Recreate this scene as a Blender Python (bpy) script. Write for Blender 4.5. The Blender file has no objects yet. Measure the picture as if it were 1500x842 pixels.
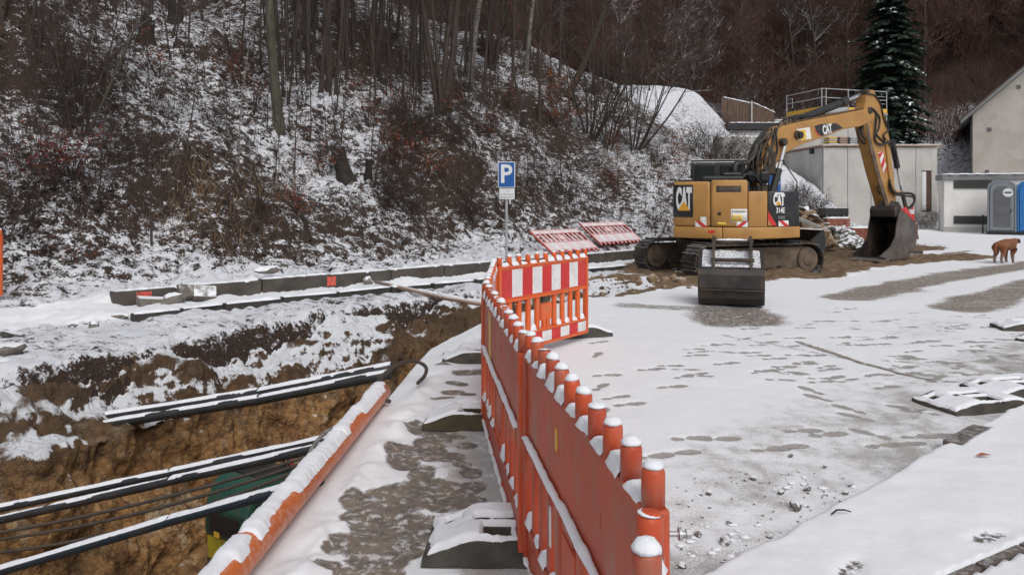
import bpy, bmesh, math, random
import numpy as np
from mathutils import Vector, Matrix
R = math.radians
scene = bpy.context.scene
COL = scene.collection

# ---------------------------------------------------------------- camera
CAM_H, FPX, HOR = 1.6, 1100.0, 290.0      # eye height, focal length and horizon row in photo pixels
cam_d = bpy.data.cameras.new('camera'); cam = bpy.data.objects.new('camera', cam_d); COL.objects.link(cam)
cam.location = (0, 0, CAM_H); cam.rotation_euler = (R(90), 0, 0)
cam_d.sensor_width = 36.0; cam_d.lens = 36.0 * FPX / 1500.0
cam_d.shift_y = -(421 - HOR) / 1500.0
cam_d.clip_start = 0.05; cam_d.clip_end = 600
scene.camera = cam
scene.render.resolution_x, scene.render.resolution_y = 1024, 574

# ---------------------------------------------------------------- light: overcast winter day
SUN_EL, SUN_AZ = 48, 160
w = bpy.data.worlds.new('World'); scene.world = w; w.use_nodes = True
nt = w.node_tree; nt.nodes.clear()
sky = nt.nodes.new('ShaderNodeTexSky'); sky.sky_type = 'NISHITA'; sky.sun_disc = False
sky.sun_elevation = R(SUN_EL); sky.sun_rotation = R(SUN_AZ); sky.dust_density = 4.0; sky.air_density = 1.0
hs = nt.nodes.new('ShaderNodeHueSaturation'); hs.inputs['Saturation'].default_value = 0.30
bg = nt.nodes.new('ShaderNodeBackground'); bg.inputs['Strength'].default_value = 0.10
wo = nt.nodes.new('ShaderNodeOutputWorld')
nt.links.new(sky.outputs[0], hs.inputs['Color']); nt.links.new(hs.outputs[0], bg.inputs['Color']); nt.links.new(bg.outputs[0], wo.inputs[0])
sl = bpy.data.lights.new('sun', 'SUN'); sl.energy = 0.6; sl.angle = R(40); sl.color = (1.0, 0.97, 0.93)
so = bpy.data.objects.new('sun', sl); COL.objects.link(so)
sd = Vector((math.sin(R(SUN_AZ)) * math.cos(R(SUN_EL)), math.cos(R(SUN_AZ)) * math.cos(R(SUN_EL)), math.sin(R(SUN_EL))))
so.rotation_euler = sd.to_track_quat('Z', 'Y').to_euler(); so.location = (0, -5, 30)
vs = scene.view_settings
scene.display_settings.display_device = 'sRGB'
vs.view_transform = 'Standard'; vs.look = 'None'; vs.gamma = 1.0; vs.exposure = 0.42; vs.use_curve_mapping = False
scene.cycles.max_bounces = 6; scene.cycles.diffuse_bounces = 3; scene.cycles.glossy_bounces = 2
scene.cycles.use_denoising = True

# ---------------------------------------------------------------- small helpers
def G(px, py, z=0.0):
    """ground point at height z seen at a photo pixel"""
    Y = FPX * (CAM_H - z) / (py - HOR)
    return Vector(((px - 750) / FPX * Y, Y, z))
def AT(px, py, Y):
    return Vector(((px - 750) / FPX * Y, Y, CAM_H - (py - HOR) / FPX * Y))

def sstep(x, a, b):
    t = np.clip((x - a) / (b - a), 0, 1); return t * t * (3 - 2 * t)

def _hash(ix, iy, iz, seed):
    h = (ix.astype(np.int64) * 374761393 + iy.astype(np.int64) * 668265263 + iz.astype(np.int64) * 1274126177 + seed * 362437) & 0xffffffff
    h = ((h ^ (h >> 13)) * 1274126177) & 0xffffffff
    h = ((h ^ (h >> 15)) * 2246822519) & 0xffffffff
    return ((h ^ (h >> 16)) & 0xffffff) / float(0xffffff)
def vnoise(x, y, z=None, seed=0):
    x = np.asarray(x, float); y = np.asarray(y, float)
    two = z is None
    z = np.zeros_like(x) if two else np.asarray(z, float)
    ix, iy, iz = np.floor(x), np.floor(y), np.floor(z)
    fx, fy, fz = x - ix, y - iy, z - iz
    fx = fx * fx * fx * (fx * (fx * 6 - 15) + 10); fy = fy * fy * fy * (fy * (fy * 6 - 15) + 10); fz = fz * fz * fz * (fz * (fz * 6 - 15) + 10)
    def pl(dz):
        a = _hash(ix, iy, iz + dz, seed); b = _hash(ix + 1, iy, iz + dz, seed)
        c = _hash(ix, iy + 1, iz + dz, seed); d = _hash(ix + 1, iy + 1, iz + dz, seed)
        return (a * (1 - fx) + b * fx) * (1 - fy) + (c * (1 - fx) + d * fx) * fy
    if two: return pl(0) * 2 - 1
    return (pl(0) * (1 - fz) + pl(1) * fz) * 2 - 1
def fbm(x, y, z=None, o=4, seed=0, gain=0.5):
    t = 0; a = 1.0; k = 1.0
    for i in range(o):
        t = t + a * vnoise(x * k, y * k, None if z is None else z * k, seed + i * 17); a *= gain; k *= 2.03
    return t

def worley(x, y, z, seed=0):
    ix, iy, iz = np.floor(x), np.floor(y), np.floor(z); best = np.full(np.shape(x), 9.0)
    for a in (-1, 0, 1):
        for b in (-1, 0, 1):
            for c in (-1, 0, 1):
                jx, jy, jz = ix + a, iy + b, iz + c
                d = (jx + _hash(jx, jy, jz, seed) - x) ** 2 + (jy + _hash(jx, jy, jz, seed + 7) - y) ** 2 + (jz + _hash(jx, jy, jz, seed + 13) - z) ** 2
                best = np.minimum(best, d)
    return np.sqrt(best)

def polydist(X, Y, pts):
    d = np.full(X.shape, 1e9)
    for (ax, ay), (bx, by) in zip(pts[:-1], pts[1:]):
        vx, vy = bx - ax, by - ay; L = vx * vx + vy * vy + 1e-12
        t = np.clip(((X - ax) * vx + (Y - ay) * vy) / L, 0, 1)
        d = np.minimum(d, np.hypot(X - ax - t * vx, Y - ay - t * vy))
    return d
def inpoly(X, Y, pts):
    ins = np.zeros(X.shape, bool); n = len(pts)
    for i in range(n):
        x0, y0 = pts[i]; x1, y1 = pts[(i + 1) % n]
        c = ((y0 > Y) != (y1 > Y)) & (X < (x1 - x0) * (Y - y0) / (y1 - y0 + 1e-12) + x0)
        ins ^= c
    return ins

# ---------------------------------------------------------------- objects
def props(o, label=None, cat=None, group=None, kind=None):
    if label: o['label'] = label
    if cat: o['category'] = cat
    if group: o['group'] = group
    if kind: o['kind'] = kind
    return o
def thing(name, label, cat, loc=(0, 0, 0), rz=0.0, group=None):
    o = bpy.data.objects.new(name, None); COL.objects.link(o)
    o.empty_display_size = 0.1
    o.location = loc; o.rotation_euler = (0, 0, rz)
    return props(o, label, cat, group)
KIDS = {}
def link(o, parent=None):
    COL.objects.link(o)
    if parent is not None:
        o.parent = parent; KIDS.setdefault(parent.name, []).append(o)
    return o
def copy_tree(o, parent=None):
    c = o.copy(); link(c, parent)
    for k in KIDS.get(o.name, []): copy_tree(k, c)
    return c
def dup(root, loc, rz=0.0, scale=None, label=None, group=None, tilt=None):
    c = copy_tree(root); c.location = loc
    c.rotation_euler = (tilt[0], tilt[1], rz) if tilt else (0, 0, rz)
    if scale is not None: c.scale = (scale, scale, scale) if not hasattr(scale, '__len__') else scale
    return props(c, label, None, group)
def inst(o, name, parent, M):
    """another object sharing o's mesh"""
    c = bpy.data.objects.new(name, o.data if hasattr(o, 'data') else o); link(c, parent); c.matrix_local = M; return c

def np_mesh(name, V, F, mat, smooth=True, attrs=None, parent=None):
    me = bpy.data.meshes.new(name)
    V = np.ascontiguousarray(V, np.float32); F = np.ascontiguousarray(F, np.int32)
    me.vertices.add(len(V)); me.vertices.foreach_set('co', V.ravel())
    k = F.shape[1]
    me.loops.add(F.size); me.loops.foreach_set('vertex_index', F.ravel())
    me.polygons.add(len(F)); me.polygons.foreach_set('loop_start', np.arange(0, F.size, k, dtype=np.int32))
    me.polygons.foreach_set('use_smooth', np.full(len(F), smooth, bool))
    me.update(calc_edges=True); me.validate()
    for n, a in (attrs or {}).items():
        at = me.attributes.new(n, 'FLOAT', 'POINT'); at.data.foreach_set('value', np.ascontiguousarray(a, np.float32))
    if mat: me.materials.append(mat)
    return link(bpy.data.objects.new(name, me), parent)

class MB:
    def __init__(s): s.v = []; s.f = []; s.m = []
    def add(s, vs, fs, mi=0):
        b = len(s.v); s.v.extend([tuple(p) for p in vs])
        for f in fs: s.f.append([b + i for i in f]); s.m.append(mi)
        return s
    def box(s, c, d, rot=None, mi=0):
        hx, hy, hz = d[0] / 2, d[1] / 2, d[2] / 2; c = Vector(c)
        P = [Vector((x, y, z)) for z in (-hz, hz) for x, y in ((-hx, -hy), (hx, -hy), (hx, hy), (-hx, hy))]
        if rot is not None: P = [rot @ p for p in P]
        return s.add([c + p for p in P], [(3, 2, 1, 0), (4, 5, 6, 7), (0, 1, 5, 4), (1, 2, 6, 5), (2, 3, 7, 6), (3, 0, 4, 7)], mi)
    def bar(s, p, q, wd, th, mi=0, up=(0, 0, 1)):
        p = Vector(p); q = Vector(q); d = q - p; L = d.length; d.normalize()
        u = Vector(up); x = d.cross(u)
        if x.length < 1e-4: x = d.cross(Vector((1, 0, 0)))
        x.normalize(); z = x.cross(d)
        M = Matrix((x, d, z)).transposed()
        return s.box((p + q) / 2, (wd, L, th), M, mi)
    def tube(s, pts, r, n=8, caps=True, mi=0):
        pts = [Vector(p) for p in pts]; k = len(pts)
        rs = [r] * k if not hasattr(r, '__len__') else r
        b = len(s.v); prev = None
        for i, p in enumerate(pts):
            d = (pts[min(i + 1, k - 1)] - pts[max(i - 1, 0)])
            if d.length < 1e-9: d = Vector((0, 0, 1))
            d.normalize()
            if prev is None:
                a = d.cross(Vector((0.13, 0.31, 0.94))); 
                if a.length < 1e-3: a = d.cross(Vector((1, 0, 0)))
            else: a = prev - d * prev.dot(d)
            a.normalize(); prev = a; c = d.cross(a)
            for j in range(n):
                t = 2 * math.pi * j / n
                s.v.append(tuple(p + (a * math.cos(t) + c * math.sin(t)) * rs[i]))
        for i in range(k - 1):
            for j in range(n):
                j2 = (j + 1) % n
                s.f.append([b + i * n + j, b + i * n + j2, b + (i + 1) * n + j2, b + (i + 1) * n + j]); s.m.append(mi)
        if caps:
            s.f.append([b + j for j in range(n)][::-1]); s.m.append(mi)
            s.f.append([b + (k - 1) * n + j for j in range(n)]); s.m.append(mi)
        return s
    def cyl(s, p, q, r, r2=None, n=14, mi=0): return s.tube([p, q], [r, r if r2 is None else r2], n, True, mi)
    def prism(s, poly, a, b, fr, mi=0):
        """poly in (u,v), swept from a to b along the third axis; fr(u,v,w) gives the point"""
        n = len(poly)
        vs = [fr(u, v, a) for u, v in poly] + [fr(u, v, b) for u, v in poly]
        return s.add(vs, [list(range(n))[::-1], list(range(n, 2 * n))] + [[i, (i + 1) % n, n + (i + 1) % n, n + i] for i in range(n)], mi)
    def ball(s, c, r, nu=10, nv=6, mi=0, half=False, jit=0, rnd=None):
        c = Vector(c); r = (r, r, r) if not hasattr(r, '__len__') else r
        b = len(s.v); v0 = 0.0 if half else -math.pi / 2
        for i in range(nv + 1):
            ph = v0 + (math.pi / 2 - v0) * i / nv
            for j in range(nu):
                t = 2 * math.pi * j / nu; q = 1 + (rnd.uniform(-jit, jit) if jit else 0)
                s.v.append((c.x + q * r[0] * math.cos(ph) * math.cos(t), c.y + q * r[1] * math.cos(ph) * math.sin(t), c.z + q * r[2] * math.sin(ph)))
        for i in range(nv):
            for j in range(nu):
                j2 = (j + 1) % nu
                s.f.append([b + i * nu + j, b + i * nu + j2, b + (i + 1) * nu + j2, b + (i + 1) * nu + j]); s.m.append(mi)
        if half: s.f.append([b + j for j in range(nu)][::-1]); s.m.append(mi)
        return s
    def mesh(s, name, mats, smooth=False, recalc=True):
        me = bpy.data.meshes.new(name); me.from_pydata(s.v, [], s.f)
        mats = mats if isinstance(mats, (list, tuple)) else [mats]
        for m in mats: me.materials.append(m)
        if len(mats) > 1: me.polygons.foreach_set('material_index', s.m)
        if recalc:
            bm = bmesh.new(); bm.from_mesh(me); bmesh.ops.remove_doubles(bm, verts=bm.verts, dist=1e-5)
            bmesh.ops.recalc_face_normals(bm, faces=bm.faces); bm.to_mesh(me); bm.free()
        if smooth: me.polygons.foreach_set('use_smooth', np.full(len(me.polygons), True))
        me.update(); return me
    def build(s, name, mats, parent=None, smooth=False, bevel=0, seg=2, recalc=True):
        o = link(bpy.data.objects.new(name, s.mesh(name, mats, smooth, recalc)), parent)
        if bevel:
            m = o.modifiers.new('edge', 'BEVEL'); m.width = bevel; m.segments = seg; m.limit_method = 'ANGLE'; m.angle_limit = R(40)
            if smooth: m.harden_normals = False
        return o

def text_obj(name, body, size, mat, parent, M, sx=1.0, bold=0.0, depth=0.004):
    cu = bpy.data.curves.new(name, 'FONT'); cu.body = body; cu.size = size; cu.extrude = depth; cu.offset = bold
    cu.align_x = 'CENTER'; cu.align_y = 'CENTER'; cu.resolution_u = 3
    tmp = bpy.data.objects.new('tmp', cu); COL.objects.link(tmp)
    dg = bpy.context.evaluated_depsgraph_get(); dg.update()
    me = bpy.data.meshes.new_from_object(tmp.evaluated_get(dg)); bpy.data.objects.remove(tmp)
    for v in me.vertices: v.co.x *= sx
    me.materials.clear(); me.materials.append(mat)
    o = link(bpy.data.objects.new(name, me), parent); o.matrix_local = M; return o

# ---------------------------------------------------------------- materials
class NT:
    def __init__(s, name):
        s.m = bpy.data.materials.new(name); s.m.use_nodes = True; s.t = s.m.node_tree; s.t.nodes.clear()
        s.out = s.t.nodes.new('ShaderNodeOutputMaterial'); s.b = s.t.nodes.new('ShaderNodeBsdfPrincipled')
        s.t.links.new(s.b.outputs[0], s.out.inputs[0])
    def n(s, typ, ins=None, **kw):
        nd = s.t.nodes.new('ShaderNode' + typ)
        for k, v in kw.items(): setattr(nd, k, v)
        for k, v in (ins or {}).items(): s.set(nd.inputs[k], v)
        return nd
    def set(s, inp, v):
        if hasattr(v, 'is_linked') or isinstance(v, bpy.types.NodeSocket): s.t.links.new(v, inp)
        else:
            if hasattr(v, '__len__') and len(v) == 3 and inp.type == 'RGBA': v = (*v, 1)
            inp.default_value = v
    def math(s, op, a, b=0.0, c=0.0, clamp=False):
        nd = s.n('Math', operation=op, use_clamp=clamp); s.set(nd.inputs[0], a); s.set(nd.inputs[1], b); s.set(nd.inputs[2], c); return nd.outputs[0]
    def noise(s, co, scale, detail=4, rough=0.55, dist=0.0):
        return s.n('TexNoise', {'Vector': co, 'Scale': scale, 'Detail': detail, 'Roughness': rough, 'Distortion': dist}).outputs[0]
    def ss(s, x, a, b):
        nd = s.n('MapRange', {'Value': x, 'From Min': a, 'From Max': b}, interpolation_type='SMOOTHSTEP'); return nd.outputs[0]
    def mix(s, f, a, b, bt='MIX'):
        nd = s.n('Mix', data_type='RGBA', blend_type=bt); s.set(nd.inputs[0], f); s.set(nd.inputs[6], a); s.set(nd.inputs[7], b); return nd.outputs[2]
    def attr(s, name): return s.n('Attribute', attribute_name=name).outputs['Fac']
    def bump(s, h, strength, dist=0.02, nrm=None):
        nd = s.n('Bump', {'Height': h, 'Strength': strength, 'Distance': dist}); 
        if nrm is not None: s.set(nd.inputs['Normal'], nrm)
        return nd.outputs[0]
    def done(s, col, rough, nrm=None, metal=0.0, spec=None):
        s.set(s.b.inputs['Base Color'], col); s.set(s.b.inputs['Roughness'], rough); s.set(s.b.inputs['Metallic'], metal)
        if nrm is not None: s.set(s.b.inputs['Normal'], nrm)
        if spec is not None: s.set(s.b.inputs['Specular IOR Level'], spec)
        return s.m
SNOWC = (0.80, 0.82, 0.86)
def pmat(name, c1, c2=None, scale=6.0, rough=0.7, bump=0.0, bscale=60.0, metal=0.0, dirt=None, damt=0.5, dscale=3.0, snow=0.0, snz=(0.5, 0.75), sscale=14.0, spec=None, stretch=None):
    t = NT(name)
    co = t.n('TexCoord').outputs['Object']
    inf = t.n('ObjectInfo').outputs['Random']
    off = t.n('VectorMath', operation='ADD'); t.set(off.inputs[0], co); t.set(off.inputs[1], t.n('CombineXYZ', {'X': t.math('MULTIPLY', inf, 37.0), 'Y': t.math('MULTIPLY', inf, 11.0)}).outputs[0]); co = off.outputs[0]
    if stretch:
        mp = t.n('Mapping', {'Vector': co, 'Scale': stretch}); co = mp.outputs[0]
    c2 = c2 or tuple(x * 0.75 for x in c1)
    col = t.mix(t.ss(t.noise(co, scale), 0.35, 0.65), c1, c2)
    rg = rough
    if dirt:
        f = t.math('MULTIPLY', t.ss(t.noise(co, dscale, 6, 0.65), 0.45, 0.7), damt)
        col = t.mix(f, col, dirt)
    nrm = t.bump(t.noise(co, bscale, 5, 0.6), bump, 0.01) if bump else None
    if snow:
        nz = t.n('SeparateXYZ', {'Vector': t.n('NewGeometry').outputs['Normal']}).outputs['Z']
        gp = t.n('NewGeometry').outputs['Position']
        a = t.math('ADD', nz, t.math('MULTIPLY', t.math('SUBTRACT', t.noise(gp, sscale, 4, 0.6), 0.5), 0.9))
        f = t.math('MULTIPLY', t.ss(a, snz[0], snz[1]), snow)
        col = t.mix(f, col, SNOWC); rg = t.math('ADD', rough, t.math('MULTIPLY', f, 0.9 - rough))
        if metal: metal = t.math('MULTIPLY', t.math('SUBTRACT', 1.0, f), metal)
    return t.done(col, rg, nrm, metal, spec)
M = {}
def snow_mat(name='snow', c=SNOWC, bs=0.35):
    t = NT(name); co = t.n('NewGeometry').outputs['Position']
    col = t.mix(t.noise(co, 3.0, 4), c, tuple(x * 0.93 for x in c))
    n1 = t.bump(t.noise(co, 9.0, 4, 0.6), bs, 0.03)
    n2 = t.bump(t.noise(co, 160.0, 3, 0.6), 0.25, 0.006, n1)
    t.b.inputs['Subsurface Weight'].default_value = 0.0
    return t.done(col, 0.75, n2, 0.0, 0.3)
M['snow'] = snow_mat()
M['snow_thin'] = pmat('thin_speckled_snow', (0.74, 0.755, 0.79), (0.66, 0.675, 0.71), 5, 0.8, 0.4, 60, dirt=(0.06, 0.052, 0.045), damt=1.0, dscale=34)
M['orange'] = pmat('orange_plastic', (0.74, 0.125, 0.02), (0.66, 0.10, 0.018), 3, 0.42, 0.06, 200, dirt=(0.45, 0.21, 0.11), damt=0.5, dscale=8)
M['orange_shaded'] = pmat('shaded_worn_orange_plastic', (0.55, 0.080, 0.022), (0.40, 0.050, 0.018), 1.6, 0.45, 0.10, 160, dirt=(0.33, 0.16, 0.105), damt=0.75, dscale=7, stretch=(1, 1, .45))  # darker copy of orange: shade on the panel backs put into the colour, plus scuffs
M['foil_red'] = pmat('red_reflective_foil', (0.62, 0.022, 0.02), (0.52, 0.02, 0.02), 8, 0.4, dirt=(0.5, 0.1, 0.08), damt=0.3)
M['foil_white'] = pmat('white_reflective_foil', (0.78, 0.77, 0.76), (0.70, 0.69, 0.69), 5, 0.4, dirt=(0.45, 0.42, 0.4), damt=0.4, dscale=9)
M['frost_red'] = pmat('frosted_red_plastic', (0.55, 0.06, 0.04), (0.5, 0.1, 0.08), 4, 0.6, snow=0.62, snz=(0.35, 0.8), sscale=5)
M['frost_foil_red'] = pmat('frosted_red_foil', (0.66, 0.33, 0.32), (0.6, 0.3, 0.3), 4, 0.6, snow=0.5, snz=(0.35, 0.8), sscale=6)
M['rubber_moss'] = pmat('mossy_rubber', (0.085, 0.066, 0.034), (0.055, 0.046, 0.028), 9, 0.85, 0.4, 120, dirt=(0.05, 0.055, 0.02), damt=0.6, dscale=6)
M['rubber'] = pmat('recycled_rubber', (0.045, 0.042, 0.038), (0.075, 0.068, 0.055), 9, 0.8, 0.4, 120, dirt=(0.12, 0.10, 0.06), damt=0.6, dscale=6)
M['black'] = pmat('black_plastic', (0.014, 0.015, 0.016), (0.022, 0.022, 0.022), 5, 0.5)
M['black_snow'] = pmat('black_plastic_dusted', (0.014, 0.015, 0.016), (0.022, 0.022, 0.022), 5, 0.5, snow=0.9, snz=(0.45, 0.75))
M['pvc_orange'] = pmat('orange_pvc', (0.58, 0.15, 0.04), (0.50, 0.125, 0.035), 3, 0.38, 0.05, 60, dirt=(0.7, 0.6, 0.55), damt=0.35, dscale=30)
M['pipe_black'] = pmat('black_pipe', (0.018, 0.020, 0.023), (0.03, 0.03, 0.033), 8, 0.5, dirt=(0.10, 0.08, 0.05), damt=0.3)
M['pipe_blue'] = pmat('dark_blue_pipe', (0.012, 0.028, 0.045), (0.02, 0.03, 0.04), 8, 0.45, dirt=(0.10, 0.08, 0.05), damt=0.3)
M['cable'] = pmat('muddy_cable', (0.05, 0.042, 0.035), (0.08, 0.06, 0.045), 10, 0.6)
M['hose'] = pmat('grey_hose', (0.24, 0.235, 0.22), (0.17, 0.165, 0.15), 12, 0.6)
M['cat_yellow'] = pmat('machine_yellow', (0.45, 0.235, 0.066), (0.40, 0.205, 0.058), 2.2, 0.36, 0.03, 60, dirt=(0.28, 0.15, 0.05), damt=0.55, dscale=2.6)
M['cat_black'] = pmat('decal_black', (0.014, 0.016, 0.02), (0.02, 0.021, 0.024), 4, 0.35, dirt=(0.08, 0.06, 0.045), damt=0.3, dscale=4)
M['decal_white'] = pmat('decal_white', (0.78, 0.78, 0.77), (0.7, 0.7, 0.69), 12, 0.4)
M['decal_yellow'] = pmat('decal_yellow', (0.75, 0.36, 0.03), (0.7, 0.33, 0.03), 12, 0.4)
M['sticker_yellow'] = pmat('sticker_yellow', (0.75, 0.48, 0.05), (0.7, 0.45, 0.06), 12, 0.4)
M['decal_red'] = pmat('decal_red', (0.60, 0.03, 0.025), (0.5, 0.03, 0.03), 12, 0.4)
M['spray_red'] = pmat('red_spray_paint', (0.78, 0.10, 0.07), (0.55, 0.10, 0.07), 14, 0.7, dirt=(0.12, 0.09, 0.08), damt=0.6, dscale=14)
M['dark_steel'] = pmat('muddy_steel', (0.035, 0.030, 0.026), (0.065, 0.05, 0.038), 5, 0.55, 0.3, 60, 0.3, dirt=(0.13, 0.085, 0.05), damt=0.7, dscale=3.5)
M['bucket_steel'] = pmat('worn_bucket_steel', (0.055, 0.047, 0.042), (0.028, 0.027, 0.027), 4, 0.45, 0.25, 45, 0.4, dirt=(0.13, 0.085, 0.06), damt=0.6, dscale=3)
M['bright_steel'] = pmat('scoured_steel', (0.36, 0.34, 0.31), (0.24, 0.22, 0.20), 5, 0.4, 0.15, 60, 0.6, dirt=(0.16, 0.1, 0.07), damt=0.7, dscale=4)
M['chrome'] = pmat('chrome_rod', (0.75, 0.75, 0.76), (0.65, 0.65, 0.66), 4, 0.18, metal=1.0)
M['track'] = pmat('track_rubber_steel', (0.03, 0.027, 0.024), (0.055, 0.045, 0.036), 7, 0.7, 0.4, 70, 0.15, dirt=(0.14, 0.095, 0.06), damt=0.75, dscale=5, snow=0.25)
M['undercarriage'] = pmat('muddy_undercarriage', (0.07, 0.052, 0.038), (0.14, 0.10, 0.07), 5, 0.75, 0.4, 50, dirt=(0.2, 0.14, 0.09), damt=0.6)
M['glass_dark'] = pmat('dark_cab_glass', (0.010, 0.012, 0.012), (0.014, 0.017, 0.016), 2, 0.12, spec=.3)
M['galv'] = pmat('galvanised_steel', (0.48, 0.49, 0.50), (0.38, 0.39, 0.40), 10, 0.45, metal=0.5)
M['scaf_yellow'] = pmat('yellow_toeboard', (0.72, 0.42, 0.05), (0.62, 0.38, 0.06), 6, 0.5, snow=0.4)
M['sign_blue'] = pmat('sign_blue', (0.012, 0.10, 0.34), (0.012, 0.09, 0.30), 5, 0.35)
M['sign_white'] = pmat('sign_white', (0.72, 0.73, 0.74), (0.66, 0.67, 0.68), 8, 0.4)
M['sign_grey'] = pmat('sign_text_grey', (0.22, 0.21, 0.20), (0.3, 0.29, 0.28), 12, 0.5)
M['concrete'] = pmat('precast_concrete', (0.50, 0.485, 0.455), (0.44, 0.43, 0.405), 0.8, 0.85, 0.15, 30, dirt=(0.34, 0.325, 0.30), damt=0.5, dscale=0.9)
M['concrete_wet'] = pmat('old_wet_concrete', (0.075, 0.064, 0.052), (0.045, 0.039, 0.032), 2.5, 0.8, 0.35, 30, dirt=(0.11, 0.098, 0.082), damt=0.6, dscale=2)
M['kerb'] = pmat('kerb_stone', (0.05, 0.045, 0.04), (0.03, 0.027, 0.025), 5, 0.85, 0.4, 40)
M['paver'] = pmat('brown_paver', (0.13, 0.10, 0.085), (0.09, 0.075, 0.065), 12, 0.85, 0.3, 80, snow=0.55, snz=(0.9, 1.3), sscale=40)
M['stone'] = pmat('grey_stone', (0.22, 0.20, 0.175), (0.12, 0.105, 0.09), 6, 0.85, 0.5, 25, snow=0.95, snz=(0.45, 0.7), sscale=8)
M['limestone'] = pmat('pale_brown_rock', (0.33, 0.23, 0.14), (0.2, 0.135, 0.085), 5, 0.9, 0.6, 20, snow=0.3, snz=(0.75, 1.0))
M['white_wall'] = pmat('off_white_render', (0.82, 0.80, 0.76), (0.77, 0.75, 0.71), 1.2, 0.9, 0.1, 60, dirt=(0.55, 0.53, 0.49), damt=0.3, dscale=1)
M['stucco'] = pmat('beige_stucco', (0.48, 0.445, 0.40), (0.42, 0.385, 0.34), 1.1, 0.95, 0.35, 25, dirt=(0.33, 0.295, 0.255), damt=0.5, dscale=1.2)
M['louvre'] = pmat('dark_louvre', (0.10, 0.10, 0.095), (0.08, 0.08, 0.078), 6, 0.6)
M['tin'] = pmat('grey_fascia', (0.22, 0.22, 0.22), (0.18, 0.18, 0.18), 2, 0.6)
M['roof_tile'] = pmat('dark_roof', (0.08, 0.05, 0.04), (0.06, 0.04, 0.035), 3, 0.8, snow=1.0, snz=(0.3, 0.6))
M['wood_brown'] = pmat('weathered_boards', (0.15, 0.095, 0.065), (0.09, 0.06, 0.045), 2, 0.85, 0.3, 40, snow=0.2, snz=(0.6, 0.9), stretch=(8, 8, 1))
M['wood_pale'] = pmat('pale_timber', (0.36, 0.25, 0.19), (0.28, 0.19, 0.14), 3, 0.85, 0.2, 40, snow=0.5)
M['brick_red'] = pmat('red_clay', (0.30, 0.10, 0.065), (0.20, 0.075, 0.05), 7, 0.85, 0.3, 40, snow=0.9, snz=(0.6, 0.85))
M['brick_dark'] = pmat('dark_brick', (0.12, 0.06, 0.042), (0.07, 0.045, 0.035), 4, 0.85, 0.3, 40, snow=0.9, snz=(0.6, 0.85))
M['loo_grey'] = pmat('grey_cabin_plastic', (0.20, 0.22, 0.24), (0.17, 0.19, 0.21), 3, 0.5, dirt=(0.3, 0.3, 0.3), damt=0.3)
M['loo_dark'] = pmat('dark_grey_plastic', (0.12, 0.125, 0.13), (0.1, 0.1, 0.11), 3, 0.5)
M['loo_blue'] = pmat('blue_cabin_plastic', (0.02, 0.19, 0.50), (0.02, 0.16, 0.45), 3, 0.45)
M['loo_white'] = pmat('white_cabin_plastic', (0.75, 0.76, 0.78), (0.7, 0.7, 0.72), 3, 0.5)
M['green_m'] = pmat('green_machine_paint', (0.012, 0.085, 0.058), (0.01, 0.07, 0.05), 3, 0.4, 0.05, 40, dirt=(0.09, 0.06, 0.035), damt=0.55, dscale=5)
M['yellow_m'] = pmat('yellow_machine_paint', (0.50, 0.42, 0.03), (0.42, 0.36, 0.03), 3, 0.5, 0.05, 40, dirt=(0.16, 0.11, 0.05), damt=0.6, dscale=5)
M['bark'] = pmat('grey_brown_bark', (0.062, 0.045, 0.034), (0.036, 0.027, 0.022), 8, 0.9, 0.6, 20, stretch=(3, 3, 0.7))
M['bark_olive'] = pmat('olive_bark', (0.092, 0.082, 0.058), (0.05, 0.045, 0.033), 5, 0.9, 0.5, 20, dirt=(0.05, 0.065, 0.03), damt=0.5, stretch=(3, 3, 0.7))
M['bark_birch'] = pmat('pale_birch_bark', (0.24, 0.22, 0.195), (0.10, 0.085, 0.075), 7, 0.85, 0.3, 20, dirt=(0.03, 0.025, 0.02), damt=0.8, dscale=6, stretch=(1, 1, 2.5))
M['twig'] = pmat('bare_twigs', (0.050, 0.031, 0.023), (0.032, 0.021, 0.017), 3, 0.9, snow=0.10, snz=(0.5, 0.9))
M['twig_red'] = pmat('reddish_twigs', (0.115, 0.058, 0.042), (0.075, 0.042, 0.032), 0.6, 0.9, snow=0.03, snz=(0.7, 1.0))
M['twig_snow'] = pmat('snowy_twigs', (0.06, 0.042, 0.034), (0.04, 0.03, 0.025), 3, 0.9, snow=0.6, snz=(0.3, 0.8))
M['leaf_rust'] = pmat('rust_beech_leaf', (0.33, 0.085, 0.03), (0.19, 0.050, 0.02), 9, 0.75)
M['leaf_red'] = pmat('dark_red_leaf', (0.20, 0.030, 0.02), (0.11, 0.022, 0.016), 9, 0.75)
M['litter'] = pmat('leaf_litter', (0.034, 0.022, 0.016), (0.016, 0.012, 0.010), 30, 0.9, snow=0.30, snz=(0.8, 1.2))
M['straw'] = pmat('dry_grass_blades', (0.25, 0.165, 0.09), (0.15, 0.095, 0.055), 4, 0.9, snow=0.15, snz=(0.7, 1.0))
M['needles'] = pmat('spruce_needles', (0.020, 0.042, 0.022), (0.011, 0.024, 0.014), 3, 0.8)
M['stump'] = pmat('old_stump_wood', (0.035, 0.026, 0.02), (0.016, 0.013, 0.011), 6, 0.95, 0.7, 14, snow=0.9, snz=(0.75, 0.95))
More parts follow.
